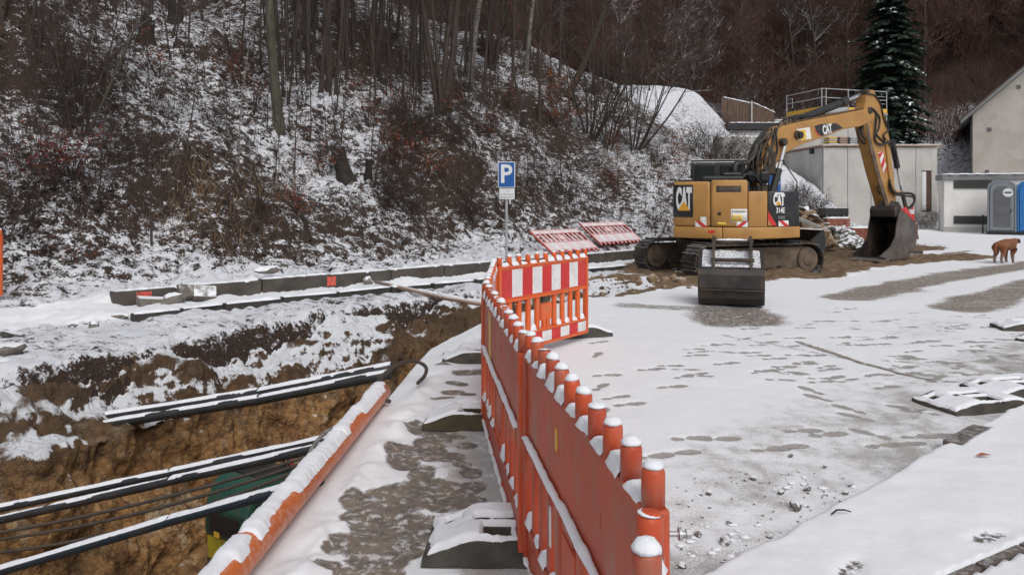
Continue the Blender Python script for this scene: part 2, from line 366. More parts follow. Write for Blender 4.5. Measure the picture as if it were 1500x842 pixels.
# ================================================================ the setting: ground, hillside, trench
W0 = (-5.85, 11.0); WD = (0.7225, 0.6914); WN = (-0.6914, 0.7225)
def wall_sa(X, Y):
    dx, dy = X - W0[0], Y - W0[1]
    return dx * WN[0] + dy * WN[1], dx * WD[0] + dy * WD[1]
def WP(s, a, z=0.0):
    return Vector((W0[0] + WN[0] * s + WD[0] * a, W0[1] + WN[1] * s + WD[1] * a, z))
FARL = [(-12, -1.5), (-9, 2.8), (-6.6, 5.2), (-4.7, 6.9), (-3.9, 8.3), (-3.2, 9.7), (-2.3, 11.2), (-.9, 12.6), (.6, 13.8), (2.0, 15.0), (3.0, 15.6)]
NEARL = [(-3.2, -4), (-1.40, 0.5), (-1.13, 2.6), (-1.06, 3.8), (-1.00, 5.2), (-.92, 6.6), (-.82, 8.0), (-.31, 9.8), (1.0, 11.8), (2.3, 13.4), (3.1, 14.3)]
DEPTH = [2.6, 2.8, 2.9, 2.9, 2.8, 2.6, 2.3, 1.8, 1.1, .6, .2]
TPOLY = NEARL + FARL[::-1]
def softp(x, k): return 0.5 * (x + np.sqrt(x * x + k * k))
def height(X, Y, fine=True):
    X = np.asarray(X, float); Y = np.asarray(Y, float)
    s, a = wall_sa(X, Y)
    wl = sstep(a, -0.4, 0.2) * (1 - sstep(a, 15.5, 18))
    z = 0.18 * sstep(s, 0.05, 0.16) * wl + 0.18 * sstep(s, -0.6, 1.6) * (1 - wl)
    endA = 1 - sstep(X - .15 * (Y - 36), 11.0, 16.0) * sstep(s, -5, 1)
    hs = np.maximum(softp(s - 1.45 + 0.5 * fbm(X / 4, Y / 4, o=2, seed=3), 0.7) - .03, 0)
    up = np.clip(hs * 0.22, 0, 1)
    und = fbm(X / 7, Y / 7, o=3, seed=5) * 1.3 * up + fbm(X / 1.7, Y / 1.7, o=2, seed=8) * 0.22 * np.clip(hs, 0, 1)
    zA = 0.74 * hs + und
    cap = np.interp(a, [-20, 2, 12, 20, 25, 32, 40], [40, 24, 13.0, 9.4, 7.9, 8.2, 8.6]) + 0.05 * np.clip(s - 12, 0, 60)
    cap = np.minimum(cap, np.maximum(7.7 - 1.25 * (X - 11.8 - .5 * np.minimum(Y - 39, 0)), .0) + 100 * (X < 5))
    zA = np.maximum(cap - softp(cap - zA, 1.2) - .02, 0)
    q = 0.9 * Y + 0.30 * X - 49 + 3.0 * fbm(X / 14, Y / 14, o=2, seed=21)
    zB = 0.78 * np.maximum(softp(q, 2.0) - .08, 0) + fbm(X / 5, Y / 5, o=3, seed=25) * np.clip(q * .1, 0, 1) * 1.0
    zC = 0.5 * np.maximum(X - 58, 0) + 0.5 * np.maximum(-Y - 30, 0)
    z = z + np.maximum(np.maximum(zA, zB), zC)
    return z
def hillness(X, Y):
    s, a = wall_sa(X, Y); q = 0.9 * Y + 0.30 * X - 49
    far = sstep(polydist(X, Y, NEARL) - polydist(X, Y, FARL), .1, .7) * sstep(Y, 4.0, 6.0) * (X > -14)
    bank = far * (1 - sstep(s, -1.30, -1.12)) * (1 - sstep(a, 14, 15.5))
    return np.maximum(np.maximum(sstep(s, 0.22, .55), sstep(q, -4, 1)), bank)
def HIT(px, py):
    """point of the ground or hillside seen at a photo pixel"""
    t = np.geomspace(3, 140, 2600)
    X = (px - 750) / FPX * t; Z = CAM_H - (py - HOR) / FPX * t
    h = height(X, t); k = np.argmax(h > Z)
    return Vector((X[k], t[k], h[k]))

# --- what lies bare in the thin snow (worn or wet ground), drawn on the ground plane in metres
def gp(*pp): return [tuple(G(x, y)[:2]) for x, y in pp]
STRIPES = [(gp((1240, 435), (1330, 416), (1420, 400), (1500, 388), (1600, 374)), .44, .92),
           (gp((1405, 452), (1450, 438), (1500, 418), (1600, 392)), .42, .92),
           (gp((1190, 388), (1260, 384), (1340, 377), (1420, 367)), .13, .95),
           ([(2.75, 9.75), (2.9, 10.9)], .42, .74), ([(3.2, 9.8), (3.35, 10.9)], .42, .74),
           (gp((920, 447), (1000, 450)), .3, .60),
           (gp((1170, 500), (1260, 530), (1330, 548), (1365, 556)), .05, .78), (gp((1060, 490), (1180, 512), (1240, 525)), .04, .6)]
def zz(*pp): return [tuple(G(420 + x / 4.167, 640 + y / 4.167)[:2]) for x, y in pp]
PATHB = [(zz((860, 20), (900, 110), (1000, 112)), .10), (zz((690, 70), (720, 160)), .10), (zz((830, 190), (820, 230)), .08),
         (zz((880, 280), (700, 310), (560, 360)), .11), (zz((420, 370), (480, 440), (430, 480)), .09), (zz((560, 440), (700, 400), (880, 350)), .12),
         (zz((520, 520), (700, 500), (870, 520)), .12), (zz((1130, 290), (1050, 340)), .09), (zz((1140, 370), (950, 410)), .08),
         (zz((820, 580), (680, 590), (560, 640)), .13), (zz((480, 620), (520, 720), (600, 740)), .12), (zz((400, 650), (330, 610)), .06),
         (zz((720, 680), (740, 690)), .075), (zz((220, 775), (270, 780)), .05), (zz((570, 835), (590, 835)), .09), (zz((390, 835), (430, 838)), .08),
         (zz((290, 670), (320, 665)), .06), (zz((1065, 155), (1085, 158)), .055), (zz((1090, 40), (1110, 45)), .07), (zz((1120, 200), (1130, 215)), .07),
         (zz((1000, 280), (1020, 290)), .06)]
def z4(*pp): return [tuple(G(500 + x / 5.26, 500 + y / 5.26)[:2]) for x, y in pp]
PATHB += [(z4((930, 240), (1060, 235)), .10), (z4((850, 310), (930, 330)), .06), (z4((840, 385), (880, 385)), .08), (z4((720, 440), (840, 425)), .04),
          (z4((960, 400), (1000, 402)), .05), (z4((560, 640), (600, 680)), .08), (z4((640, 690), (760, 680), (800, 720)), .10), (z4((700, 760), (760, 770)), .09),
          (z4((870, 725), (910, 730)), .05), (z4((770, 190), (800, 195)), .06), (z4((480, 820), (540, 830)), .08), (z4((680, 800), (690, 835)), .08)]
FEET = [(875, 518, 20), (877, 500, 60), (890, 548, 80), (955, 540, 80), (982, 535, 80), (880, 564, 30), (903, 580, 60), (923, 590, 70), (881, 602, 20), (958, 667, 75), (997, 662, 80),
        (1013, 641, 80), (1055, 642, 85), (1130, 656, 80), (1156, 652, 80), (1187, 570, -20), (1197, 581, -25), (1242, 598, -30), (1252, 609, -40), (1177, 631, 85), (1214, 636, 80), (1273, 635, -40),
        (1298, 651, 80), (1327, 650, 85), (1326, 596, -60), (1346, 603, -60), (1300, 566, 70), (1222, 552, 60), (1216, 540, 70), (1290, 548, 80), (1332, 545, 80),
        (1065, 532, 80), (1112, 520, 80), (1135, 524, 75), (1125, 500, 80), (1230, 494, 80), (1290, 503, 80), (1255, 505, 80), (1320, 520, 80), (1340, 524, 80), (1380, 505, 85), (1420, 512, 85), (1440, 526, 85), (1395, 530, 70),
        (1405, 535, 50), (1370, 528, 80), (1430, 548, 80), (1465, 520, 85), (1480, 545, 85), (1350, 640, 88), (1375, 637, 88), (1395, 640, 88), (1195, 520, 70), (1150, 536, 80), (1205, 470, 85), (1180, 480, 85), (1330, 478, 85), (1400, 480, 85), (1290, 470, 85), (1450, 478, 88), (1480, 470, 88), (1165, 495, 80), (1020, 520, 80), (985, 565, 80), (1100, 480, 80), (1440, 500, 88), (1487, 497, 88), (1360, 498, 88)]
def ground_attrs(X, Y):
    s, a = wall_sa(X, Y)
    hill = hillness(X, Y)
    bare = np.zeros_like(X); thin = np.zeros_like(X); mud = np.zeros_like(X)
    near = (Y > 1) & (Y < 32) & (np.abs(X) < 22)
    x, y = X[near], Y[near]; b = np.zeros_like(x)
    tk_ = np.zeros_like(x)
    for pts, r, k in STRIPES[:3]: tk_ = np.maximum(tk_, 1 - sstep(polydist(x, y, pts), r, r * 1.8))
    for pts, r, k in STRIPES: b = np.maximum(b, k * (1 - sstep(polydist(x, y, pts) * (1 + .25 * fbm(x * 1.1, y * 1.1, o=3, seed=48)), r * .35, r * 1.6)))
    for pts, r in PATHB: b = np.maximum(b, 1 - sstep(polydist(x, y, pts), r * .55, r * 1.45))
    rnd = random.Random(4)
    feet = [(G(px, py), R(dg)) for px, py, dg in FEET]
    for i in range(90):       # scuffs farther out, too many and too faint to name
        feet.append((G(rnd.uniform(1000, 1500), rnd.uniform(440, 560)), R(rnd.uniform(50, 110))))
    ft = np.zeros_like(b)
    for fi, (p, t) in enumerate(feet):
        kk = 1.0 if fi < len(FEET) else .72
        m = (np.abs(x - p.x) < .3) & (np.abs(y - p.y) < .3)
        if not m.any(): continue
        u = (x[m] - p.x) * math.sin(t) + (y[m] - p.y) * math.cos(t); v = (x[m] - p.x) * math.cos(t) - (y[m] - p.y) * math.sin(t)
        d = np.minimum(np.hypot((u - .05) / .10, v / .05), np.hypot((u + .10) / .055, v / .038))
        ft[m] = np.maximum(ft[m], kk * (1 - sstep(d, .65, 1.25)))
    track = np.zeros_like(X); track[near] = tk_; bare[near] = b; foot = np.zeros_like(X); foot[near] = ft
    path = polydist(x, y, gp((690, 615), (715, 690), (735, 750), (755, 842)))
    th = .86 * (1 - sstep(path, .12, .42))
    kd = (x - .9) * -.643 + (y - 3.19) * .766                 # distance from the pavement kerb, towards the road
    road = (1 - sstep(np.abs(kd - .3), .15, 1.7)) * sstep(x, .3, .6) * (kd > -.2)
    th = np.maximum(th, road * (.62 + .26 * fbm(x * 2.2, y * 2.2, o=3, seed=40)))
    th = np.maximum(th, (.08 + .34 * fbm(x / 1.6, y / 1.6, o=4, seed=44)) * sstep(x, .6, 2.0) * sstep(y, 6.5, 9))
    thin[near] = np.clip(th, 0, 1)
    md = 1 - sstep(polydist(x, y, [(2.4, 14.2), (4.2, 15.3), (6.2, 16.0), (8.0, 18.2), (10.5, 19.8), (12.5, 20.8)]), .6, 1.25)
    md = np.maximum(md, 1 - sstep(polydist(x, y, gp((855, 421), (900, 416), (960, 409), (1025, 402))), .75, 1.15))
    md = np.maximum(md, 1 - sstep(polydist(x, y, gp((858, 430), (905, 425), (950, 418))), .45, .7))
    md = np.maximum(md, 1 - sstep(polydist(x, y, [(4.0, 17.2), (8.5, 21.5), (12.5, 25.0)]), 1.0, 2.6))
    mud[near] = md
    bare *= (1 - hill)
    hill = hill * (1 - np.clip(mud * 1.3, 0, 1))
    # snow cover of the slopes
    q = 0.9 * Y + 0.30 * X - 49
    cov = 0.505 + 0.15 * fbm(X / 2.6, Y / 2.6, o=3, seed=60) + 0.20 * (1 - sstep(s, .3, 1.6)) - 0.09 * sstep(s, 5, 12)  # last term: tree shade upslope put into the colour as thinner snow
    low = 1 - sstep(s, -.2, .3 + 1.2 * sstep(-a, -.5, 1.5)); lf = sstep(-a, -.8, 1.2)
    cov = cov * (1 - low) + low * ((.68 + .18 * fbm(X / 1.3, Y / 1.3, o=3, seed=62)) * (1 - lf) + (.60 + .16 * fbm(X / 1.6, Y / 1.6, o=3, seed=63)) * lf)
    cov = cov - 0.05 * sstep(a, 4, 9) * (1 - sstep(a, 17, 21)) * sstep(s, 1.2, 3)
    smooth = sstep(Y, 34.5, 37) * sstep(a, 27.0, 30.0) * (1 - sstep(a, 42, 46)) * sstep(s, 2.5, 5)
    cov = cov * (1 - smooth) + (.86 + .18 * fbm(X / 2, Y / 2, o=3, seed=64)) * smooth
    isB = sstep(q, -3, 1)
    covB = .62 - 0.75 * sstep(q, 7, 13)
    cov = np.where(q > -2, cov * (1 - isB) + covB * isB, cov)
    return dict(track=track, foot=foot * (1 - hill), bare=bare, thin=thin, mud=mud, hill=hill, cov=cov, smooth=smooth)
def ground_z(X, Y):
    z = height(X, Y)
    at = ground_attrs(X, Y)
    hl = at['hill']; sm = at['smooth']
    r = np.hypot(X, Y)
    lump = fbm(X / .42, Y / .42, o=3, seed=70) * .06 + fbm(X / .16, Y / .16, o=2, seed=74) * .045 * np.clip(22 / np.maximum(r, 1), .4, 1)
    s0, a0 = wall_sa(X, Y)
    fine_ = fbm(X / .16, Y / .16, o=2, seed=76) * .035 + fbm(X / .45, Y / .45, o=2, seed=77) * .03
    z = z + hl * np.where(s0 < .2, fine_, lump * np.clip(.6 + r / 22, .6, 2.2)) * (1 - .75 * sm)
    s, a = wall_sa(X, Y)
    bank = sstep(s, -5, -1.2) * (s < 0.03) * sstep(-a, -15, -13)
    z = z + bank * (1 - hl) * (fbm(X / .5, Y / .5, o=4, seed=80) * .045)
    left = sstep(-a, -.2, .6) * (s < 3) * (s > -6)
    z = z + left * (1 - hl) * fbm(X / .6, Y / .6, o=4, seed=83) * .05 * (X < -2)
    z = z + (1 - hl) * (fbm(X * 1.1, Y * 1.1, o=3, seed=90) * .008 + fbm(X * 7, Y * 7, o=2, seed=93) * .0025)
    z = z - .012 * np.maximum(at['bare'], at['foot']) * (1 - hl)
    mud = at['mud'] * (1 - hl)
    z = z + .10 * np.exp(-(polydist(X, Y, [(3.6, 15.0), (6.6, 16.0)]) / .5) ** 2) + mud * (fbm(X / .5, Y / .5, o=4, seed=95) * .07 - .02)
    rough = np.clip(at['thin'] - .35, 0, 1) * (r < 7) * (X > .4)
    z = z + rough * np.maximum(fbm(X * 9, Y * 9, o=3, seed=98), 0) * .012
    ins = inpoly(X, Y, TPOLY)
    d = np.minimum(polydist(X, Y, NEARL), polydist(X, Y, FARL))
    sd = np.where(ins, d, -d)
    z = z - .6 * sstep(sd, .03, .26)
    berm = np.exp(-((polydist(X, Y, NEARL) - .20) / .10) ** 2) * (~ins)
    z = z + berm * (.02 + .03 * fbm(X * 5, Y * 5, o=3, seed=99)) * (Y < 11.5)
    return z, at, sd

def ground_material():
    t = NT('snowy_ground'); co = t.n('NewGeometry').outputs['Position']
    nzr = t.n('SeparateXYZ', {'Vector': t.n('NewGeometry').outputs['Normal']}).outputs['Z']
    bare, thin, mud, hill, cov = (t.attr(k) for k in ('bare', 'thin', 'mud', 'hill', 'cov'))
    nA = t.noise(co, 7.0, 5, .6); nB = t.noise(co, 38.0, 4, .65); nC = t.noise(co, 170.0, 3, .7); nD = t.noise(co, 1.3, 4, .55)
    # bare patches with ragged edges and a little snow left in the tread
    trk = t.attr('track'); tr = t.noise(t.n('Mapping', {'Vector': co, 'Rotation': (0, 0, -.71), 'Scale': (.25, 5.0, 1)}).outputs[0], 1.6, 5, .65)
    e = t.math('ADD', bare, t.math('MULTIPLY', t.math('SUBTRACT', nA, .5), .6)); e = t.math('ADD', e, t.math('MULTIPLY', t.math('MULTIPLY', t.math('SUBTRACT', tr, .5), .8), trk)); e = t.math('ADD', e, t.math('MULTIPLY', t.math('SUBTRACT', nB, .5), .75))
    fb = t.math('MULTIPLY', t.ss(e, .31, .72), t.ss(bare, .02, .2)); fb = t.math('MULTIPLY', fb, t.math('SUBTRACT', 1.0, t.math('MULTIPLY', t.math('MULTIPLY', t.ss(tr, .52, .70), .38), trk)))
    nG = t.noise(co, 17.0, 6, .72, .4)
    fb = t.math('MULTIPLY', fb, t.math('SUBTRACT', .97, t.math('ADD', t.math('MULTIPLY', t.ss(nG, .50, .66), .62), t.math('MULTIPLY', t.ss(nC, .52, .7), .22))))
    fo = t.attr('foot'); ff = t.ss(t.math('ADD', fo, t.math('ADD', t.math('MULTIPLY', t.math('SUBTRACT', nB, .5), .5), t.math('MULTIPLY', t.math('SUBTRACT', nA, .5), .25))), .40, .62)
    ff = t.math('MULTIPLY', t.math('MULTIPLY', ff, t.ss(fo, .1, .3)), t.math('ADD', .52, t.math('MULTIPLY', t.ss(nC, .58, .40), .42)))
    fb = t.math('MAXIMUM', fb, ff)
    # thin dusting through which the asphalt shows as specks
    st = t.math('ADD', t.math('MULTIPLY', t.math('SUBTRACT', nC, .5), 1.5), t.math('MULTIPLY', t.math('SUBTRACT', nA, .5), .9))
    ft = t.math('MULTIPLY', t.ss(t.math('ADD', thin, t.math('MULTIPLY', st, 1.25)), .40, .86), .66)
    asph = t.mix(t.ss(nB, .3, .7), (0.185, 0.15, 0.118), (0.082, 0.070, 0.058)); asph = t.mix(t.math('MULTIPLY', t.ss(nA, .42, .62), .8), asph, (0.20, 0.152, 0.105)); asph = t.mix(t.math('MULTIPLY', t.ss(nG, .42, .30), .6), asph, (0.062, 0.052, 0.045))
    asph = t.mix(t.math('MULTIPLY', trk, .65), asph, t.mix(nA, (0.25, 0.20, 0.145), (0.15, 0.12, 0.09)))
    snow = t.mix(nD, (0.80, 0.815, 0.845), (0.74, 0.752, 0.778)); snow = t.mix(t.math('MULTIPLY', t.ss(nA, .45, .75), .12), snow, (0.66, 0.65, 0.64))
    road = t.mix(t.math('MAXIMUM', fb, ft), snow, asph)
    soil = t.mix(t.ss(nA, .35, .65), (0.125, 0.082, 0.048), (0.22, 0.155, 0.095)); soil = t.mix(t.ss(nB, .5, .7), soil, (0.06, 0.042, 0.03))
    fm = t.ss(t.math('ADD', mud, t.math('MULTIPLY', t.math('SUBTRACT', nA, .5), .9)), .45, .65)
    road = t.mix(fm, road, soil)
    # slope: leaf litter and snow, the snow lying on what faces up
    nE = t.noise(t.n('Mapping', {'Vector': co, 'Rotation': (0, 0, -.76), 'Scale': (.6, 1, 1)}).outputs[0], 7.6, 6, .70); nF = t.noise(co, 26.0, 4, .75)
    lit = t.mix(t.ss(nB, .35, .65), (0.020, 0.014, 0.011), (0.052, 0.032, 0.022)); lit = t.mix(t.math('MULTIPLY', t.ss(nB, .55, .7), .6), lit, (0.085, 0.045, 0.028))
    h = t.math('ADD', t.math('MULTIPLY', t.math('SUBTRACT', nE, .5), 2.1), t.math('MULTIPLY', t.math('SUBTRACT', nF, .5), 1.5))
    h = t.math('ADD', h, t.math('MULTIPLY', t.math('SUBTRACT', nzr, .77), .8)); h = t.math('ADD', h, t.math('SUBTRACT', cov, .5))
    fs = t.ss(h, -.08, .20)
    slope = t.mix(fs, lit, t.mix(nD, (0.56, 0.575, 0.61), (0.64, 0.655, 0.69)))
    col = t.mix(t.ss(t.math('ADD', hill, t.math('MULTIPLY', t.math('SUBTRACT', nA, .5), .6)), .35, .65), road, slope)
    hgt = t.math('ADD', t.math('MULTIPLY', nB, .5), t.math('ADD', t.math('MULTIPLY', nC, .12), t.math('MULTIPLY', nA, .5)))
    nrm = t.bump(hgt, .35, .03)
    rg = t.math('SUBTRACT', .85, t.math('MULTIPLY', t.math('MULTIPLY', fb, t.math('SUBTRACT', 1.0, hill)), .38))
    return t.done(col, rg, nrm, 0.0, .3)

def make_ground():
    fineA = np.arange(-43, 43.01, .155); coarse = np.concatenate([np.arange(-180, -43, 6.0), fineA, np.arange(43.5, 180, 6.0)])
    rr = [0.3]
    while rr[-1] < 165: rr.append(rr[-1] * (1.0055 if 2.6 < rr[-1] < 26 else (1.0085 if 2.6 < rr[-1] < 60 else 1.03)))
    rr = np.array(rr); th = np.radians(coarse)
    nt_, nr_ = len(th), len(rr)
    T, RR = np.meshgrid(th, rr)
    X = (RR * np.sin(T)).ravel(); Y = (RR * np.cos(T)).ravel()
    z, at, sd = ground_z(X, Y)
    idx = np.arange(nt_ * nr_).reshape(nr_, nt_)
    nx = np.roll(idx, -1, axis=1)
    F = np.stack([idx[:-1].ravel(), idx[1:].ravel(), nx[1:].ravel(), nx[:-1].ravel()], 1)
    deep = (sd > .34)
    keep = ~(deep[F].all(axis=1)); F = F[keep]
    used = np.zeros(len(X), bool); used[F.ravel()] = True
    remap = np.cumsum(used) - 1; F = remap[F]
    # close the sheet under the camera
    V = np.stack([X, Y, z], 1)[used]
    A = {k: v[used] for k, v in at.items()}
    o = np_mesh('ground', V, F[:, ::-1], ground_material(), True, A)
    props(o, kind='structure'); return o
make_ground()

def trench_material():
    t = NT('trench_earth'); g = t.n('NewGeometry'); co = g.outputs['Position']
    z = t.n('SeparateXYZ', {'Vector': co}).outputs['Z']; nz = t.n('SeparateXYZ', {'Vector': g.outputs['Normal']}).outputs['Z']
    mp = t.n('Mapping', {'Vector': co, 'Scale': (1, 1, .55)}).outputs[0]
    n1 = t.noise(mp, 1.5, 5, .6, .6); n2 = t.noise(mp, 6, 6, .7, .4); n3 = t.noise(co, 26, 5, .7); n4 = t.noise(mp, .8, 4, .6)
    c = t.mix(t.ss(n1, .38, .62), (0.47, 0.265, 0.105), (0.30, 0.155, 0.065)); c = t.mix(t.ss(n2, .54, .70), c, (0.58, 0.42, 0.24)); c = t.mix(t.math('MULTIPLY', t.ss(t.noise(mp, 2.2, 6, .7, .8), .55, .68), .7), c, (0.60, 0.49, 0.34))
    c = t.mix(t.ss(n2, .46, .30), c, (0.15, 0.08, 0.042)); c = t.mix(t.math('MULTIPLY', t.ss(n4, .54, .68), .65), c, (0.085, 0.056, 0.038))
    vo = t.n('TexVoronoi', {'Vector': co, 'Scale': 13.0, 'Randomness': 1.0}).outputs['Distance']; vo2 = t.n('TexVoronoi', {'Vector': co, 'Scale': 31.0}).outputs['Distance']
    c = t.mix(t.math('MULTIPLY', t.ss(n3, .52, .72), .6), c, (0.10, 0.06, 0.035)); c = t.mix(t.math('MULTIPLY', t.ss(vo, .52, .70), .45), c, (0.07, 0.043, 0.027))
    top = t.ss(t.math('ADD', z, t.math('MULTIPLY', t.math('SUBTRACT', n2, .5), 1.3)), -1.15, -.45)
    c = t.mix(t.math('MULTIPLY', top, .85), c, t.mix(n3, (0.05, 0.036, 0.027), (0.09, 0.062, 0.043)))
    h = t.math('ADD', t.math('MULTIPLY', t.math('SUBTRACT', n2, .5), .8), t.math('MULTIPLY', t.math('SUBTRACT', n3, .5), .9)); h = t.math('ADD', h, nz)
    lim = t.n('MapRange', {'Value': z, 'From Min': -1.5, 'From Max': -.40, 'To Min': 1.2, 'To Max': .40}).outputs[0]
    h = t.math('ADD', h, t.math('ADD', t.math('MULTIPLY', t.math('SUBTRACT', t.noise(co, 70, 3, .7), .5), .5), t.math('MULTIPLY', t.math('SUBTRACT', .35, vo), .5))); fs = t.ss(t.math('SUBTRACT', h, lim), -.03, .13)
    fs = t.math('MULTIPLY', fs, t.ss(t.math('ADD', t.attr('snowy'), t.math('MULTIPLY', t.math('SUBTRACT', n2, .5), .8)), .3, .5))
    fs = t.math('MAXIMUM', fs, t.ss(t.math('ADD', t.attr('lipsnow'), t.math('MULTIPLY', t.math('SUBTRACT', n2, .5), .8)), .4, .6))
    c = t.mix(fs, c, (0.78, 0.80, 0.84))
    nrm = t.bump(t.math('ADD', t.math('MULTIPLY', n2, .7), t.math('SUBTRACT', t.math('MULTIPLY', n3, .6), t.math('ADD', t.math('MULTIPLY', vo, .35), t.math('MULTIPLY', vo2, .22)))), 1.0, .07)
    return t.done(c, .9, nrm, 0, .25)
def resample(pts, knots, n):
    pts = np.array(pts, float); t = np.linspace(0, len(pts) - 1, n)
    k = np.arange(len(pts))
    out = []
    for c in range(pts.shape[1]):
        v = pts[:, c]; m = np.gradient(v)
        i = np.clip(np.floor(t).astype(int), 0, len(pts) - 2); f = t - i
        out.append((2 * f**3 - 3 * f**2 + 1) * v[i] + (f**3 - 2 * f**2 + f) * m[i] + (-2 * f**3 + 3 * f**2) * v[i + 1] + (f**3 - f**2) * m[i + 1])
    return np.stack(out, 1)
def make_trench():
    n = 900
    # straight spans between the knots, so the sheet follows the same lips as the ground
    tt = np.linspace(0, 10, n); k = np.arange(11)
    lin = lambda P: np.stack([np.interp(tt, k, np.array(P)[:, c]) for c in range(np.array(P).shape[1])], 1)
    Fl = lin(FARL); Nl = lin(NEARL); D = np.interp(tt, k, DEPTH)
    bench = np.interp(tt, k, [.5, .6, .75, .8, .45, .75, .95, .8, .6, .5, .3])
    under = np.interp(tt, k, [0, 0, 0, .3, 1, .8, .1, 0, 0, 0, 0])
    m = 250; rows = []
    W = np.hypot(*(Nl - Fl).T); dirv = (Nl - Fl) / W[:, None]
    sc = np.clip(W / 3.0, .35, 1.2)
    ss_ = np.linspace(0, 1, m)
    P = np.zeros((n, m, 3)); lips = np.zeros((n, m)); snowy = np.zeros((n, m))
    for i in range(n):
        b, d, f, w_ = bench[i], D[i], sc[i], W[i]; k2 = min(1, d / 1.4); u_ = under[i]
        prof = [(-.32, -.14), (-.14, -.06), (0, -.012), (.05 * f, -.12 * k2), ((.10 + .25 * b) * f, (-.42 + .14 * b) * k2), ((.30 + .65 * b) * f, (-.60) * k2), ((.42 + .68 * b) * f, -.42 * d - .2 * k2 * b), ((.62 + .7 * b) * f, -.85 * d), ((.95 + .65 * b) * f, -d)]
        prof += [(max(w_ - .75 * f, prof[-1][0] + .05), -d), (w_ - .35 * f, -.85 * d), (w_ - .14, -.35 * d), (w_ - .02, -.07), (w_, -.02), (w_ + .14, -.07), (w_ + .32, -.16)]
        pr = np.array(prof); L = np.concatenate([[0], np.cumsum(np.hypot(*np.diff(pr, axis=0).T))]); L /= L[-1]
        o_ = np.interp(ss_, L, pr[:, 0]); z_ = np.interp(ss_, L, pr[:, 1])
        P[i, :, 0] = Fl[i, 0] + dirv[i, 0] * o_; P[i, :, 1] = Fl[i, 1] + dirv[i, 1] * o_; P[i, :, 2] = z_
        lips[i] = sstep(o_, w_ - .10, w_ - .0); snowy[i] = np.where(o_ < w_ * .5, 1, 1) * (1 - .0 * z_)
    nrm = np.cross(np.gradient(P, axis=0), np.gradient(P, axis=1)); nrm /= np.linalg.norm(nrm, axis=2, keepdims=True) + 1e-9
    if nrm[n // 2, m // 2, 2] < 0: nrm = -nrm
    x, y, z = P[..., 0], P[..., 1], P[..., 2]
    amp = sstep(-z, .02, .35) * (1 - .8 * sstep(np.linspace(0, 1, m)[None, :] * np.ones((n, 1)), .80, .86))
    d1 = fbm(x / .9, y / .9, z / .9, o=2, seed=201) * .20 + fbm(x / .30, y / .30, z / .45, o=4, seed=207, gain=.6) * .055 + (.55 - worley(x / .30, y / .30, z / .30, 260)) * .055 + (.55 - worley(x / .13, y / .13, z / .13, 270)) * .022 * (1 + fbm(x / .7, y / .7, z / .7, o=2, seed=280)) - np.abs(fbm(x / .5, y / .5, z / .6, o=3, seed=209)) * .10 + .04
    P += nrm * (d1 * (.12 + .88 * amp))[..., None]
    snowy = np.clip(.80 + .80 * fbm(x / .55, y / .55, z / .3, o=3, seed=231) + sstep(z, -.10, -.02), 0, 1)
    snowy = snowy * (1 - .75 * sstep(x + .25 * z, -2.5, -1.3) * sstep(-z, .08, .35))
    P += nrm * ((fbm(x / .09, y / .09, z / .12, o=3, seed=219, gain=.6) * .028 - np.maximum(vnoise(x / .16, y / .16, z / .2, seed=223), 0) * .05) * amp)[..., None]
    lump = 0 * sstep(z, -.9, -.1) * (1 - sstep(z, -.06, .0))
    P[..., 2] += lump * np.maximum(fbm(x / .18, y / .18, o=3, seed=215), -.3) * .07
    rr0 = np.hypot(P[..., 0] + 1.95, P[..., 1] - 6.45); P[..., 2] = np.maximum(P[..., 2], -1.57 - 1.6 * np.maximum(rr0 - .95, 0) + fbm(P[..., 0] * 4, P[..., 1] * 4, o=3, seed=240) * .04)
    idx = np.arange(n * m).reshape(n, m)
    F = np.stack([idx[:-1, :-1].ravel(), idx[:-1, 1:].ravel(), idx[1:, 1:].ravel(), idx[1:, :-1].ravel()], 1)
    o = np_mesh('trench', P.reshape(-1, 3), F, trench_material(), True, dict(snowy=snowy.ravel(), lipsnow=lips.ravel()))
    props(o, kind='structure')
    # the end of the cut nearest the camera's left is closed by an earth face
    return o
make_trench()

# --- pavement to the right of the kerb line
KD = Vector((.766, .643, 0)); KN = Vector((.643, -.766, 0)); K0 = Vector((.9, 3.19, 0))
def KP(u, v, z=0.0): return K0 + KD * u + KN * v + Vector((0, 0, z))
def pavement_material():
    t = NT('snowy_pavement'); co = t.n('NewGeometry').outputs['Position']
    nA = t.noise(co, 5, 5, .6); nB = t.noise(co, 40, 4, .6); nC = t.noise(co, 180, 3, .6); nD = t.noise(co, 1.2, 3)
    bare = t.attr('bare')
    fb = t.ss(t.math('ADD', bare, t.math('ADD', t.math('MULTIPLY', t.math('SUBTRACT', nA, .5), .7), t.math('MULTIPLY', t.math('SUBTRACT', nB, .5), .9))), .45, .7)
    col = t.mix(nD, (0.80, 0.815, 0.85), (0.755, 0.77, 0.80))
    col = t.mix(fb, col, t.mix(nB, (0.15, 0.13, 0.11), (0.10, 0.088, 0.078)))
    nrm = t.bump(t.math('ADD', t.math('MULTIPLY', nA, .6), t.math('ADD', t.math('MULTIPLY', nB, .25), t.math('MULTIPLY', nC, .08))), .3, .03)
    return t.done(col, .8, nrm, 0, .3)
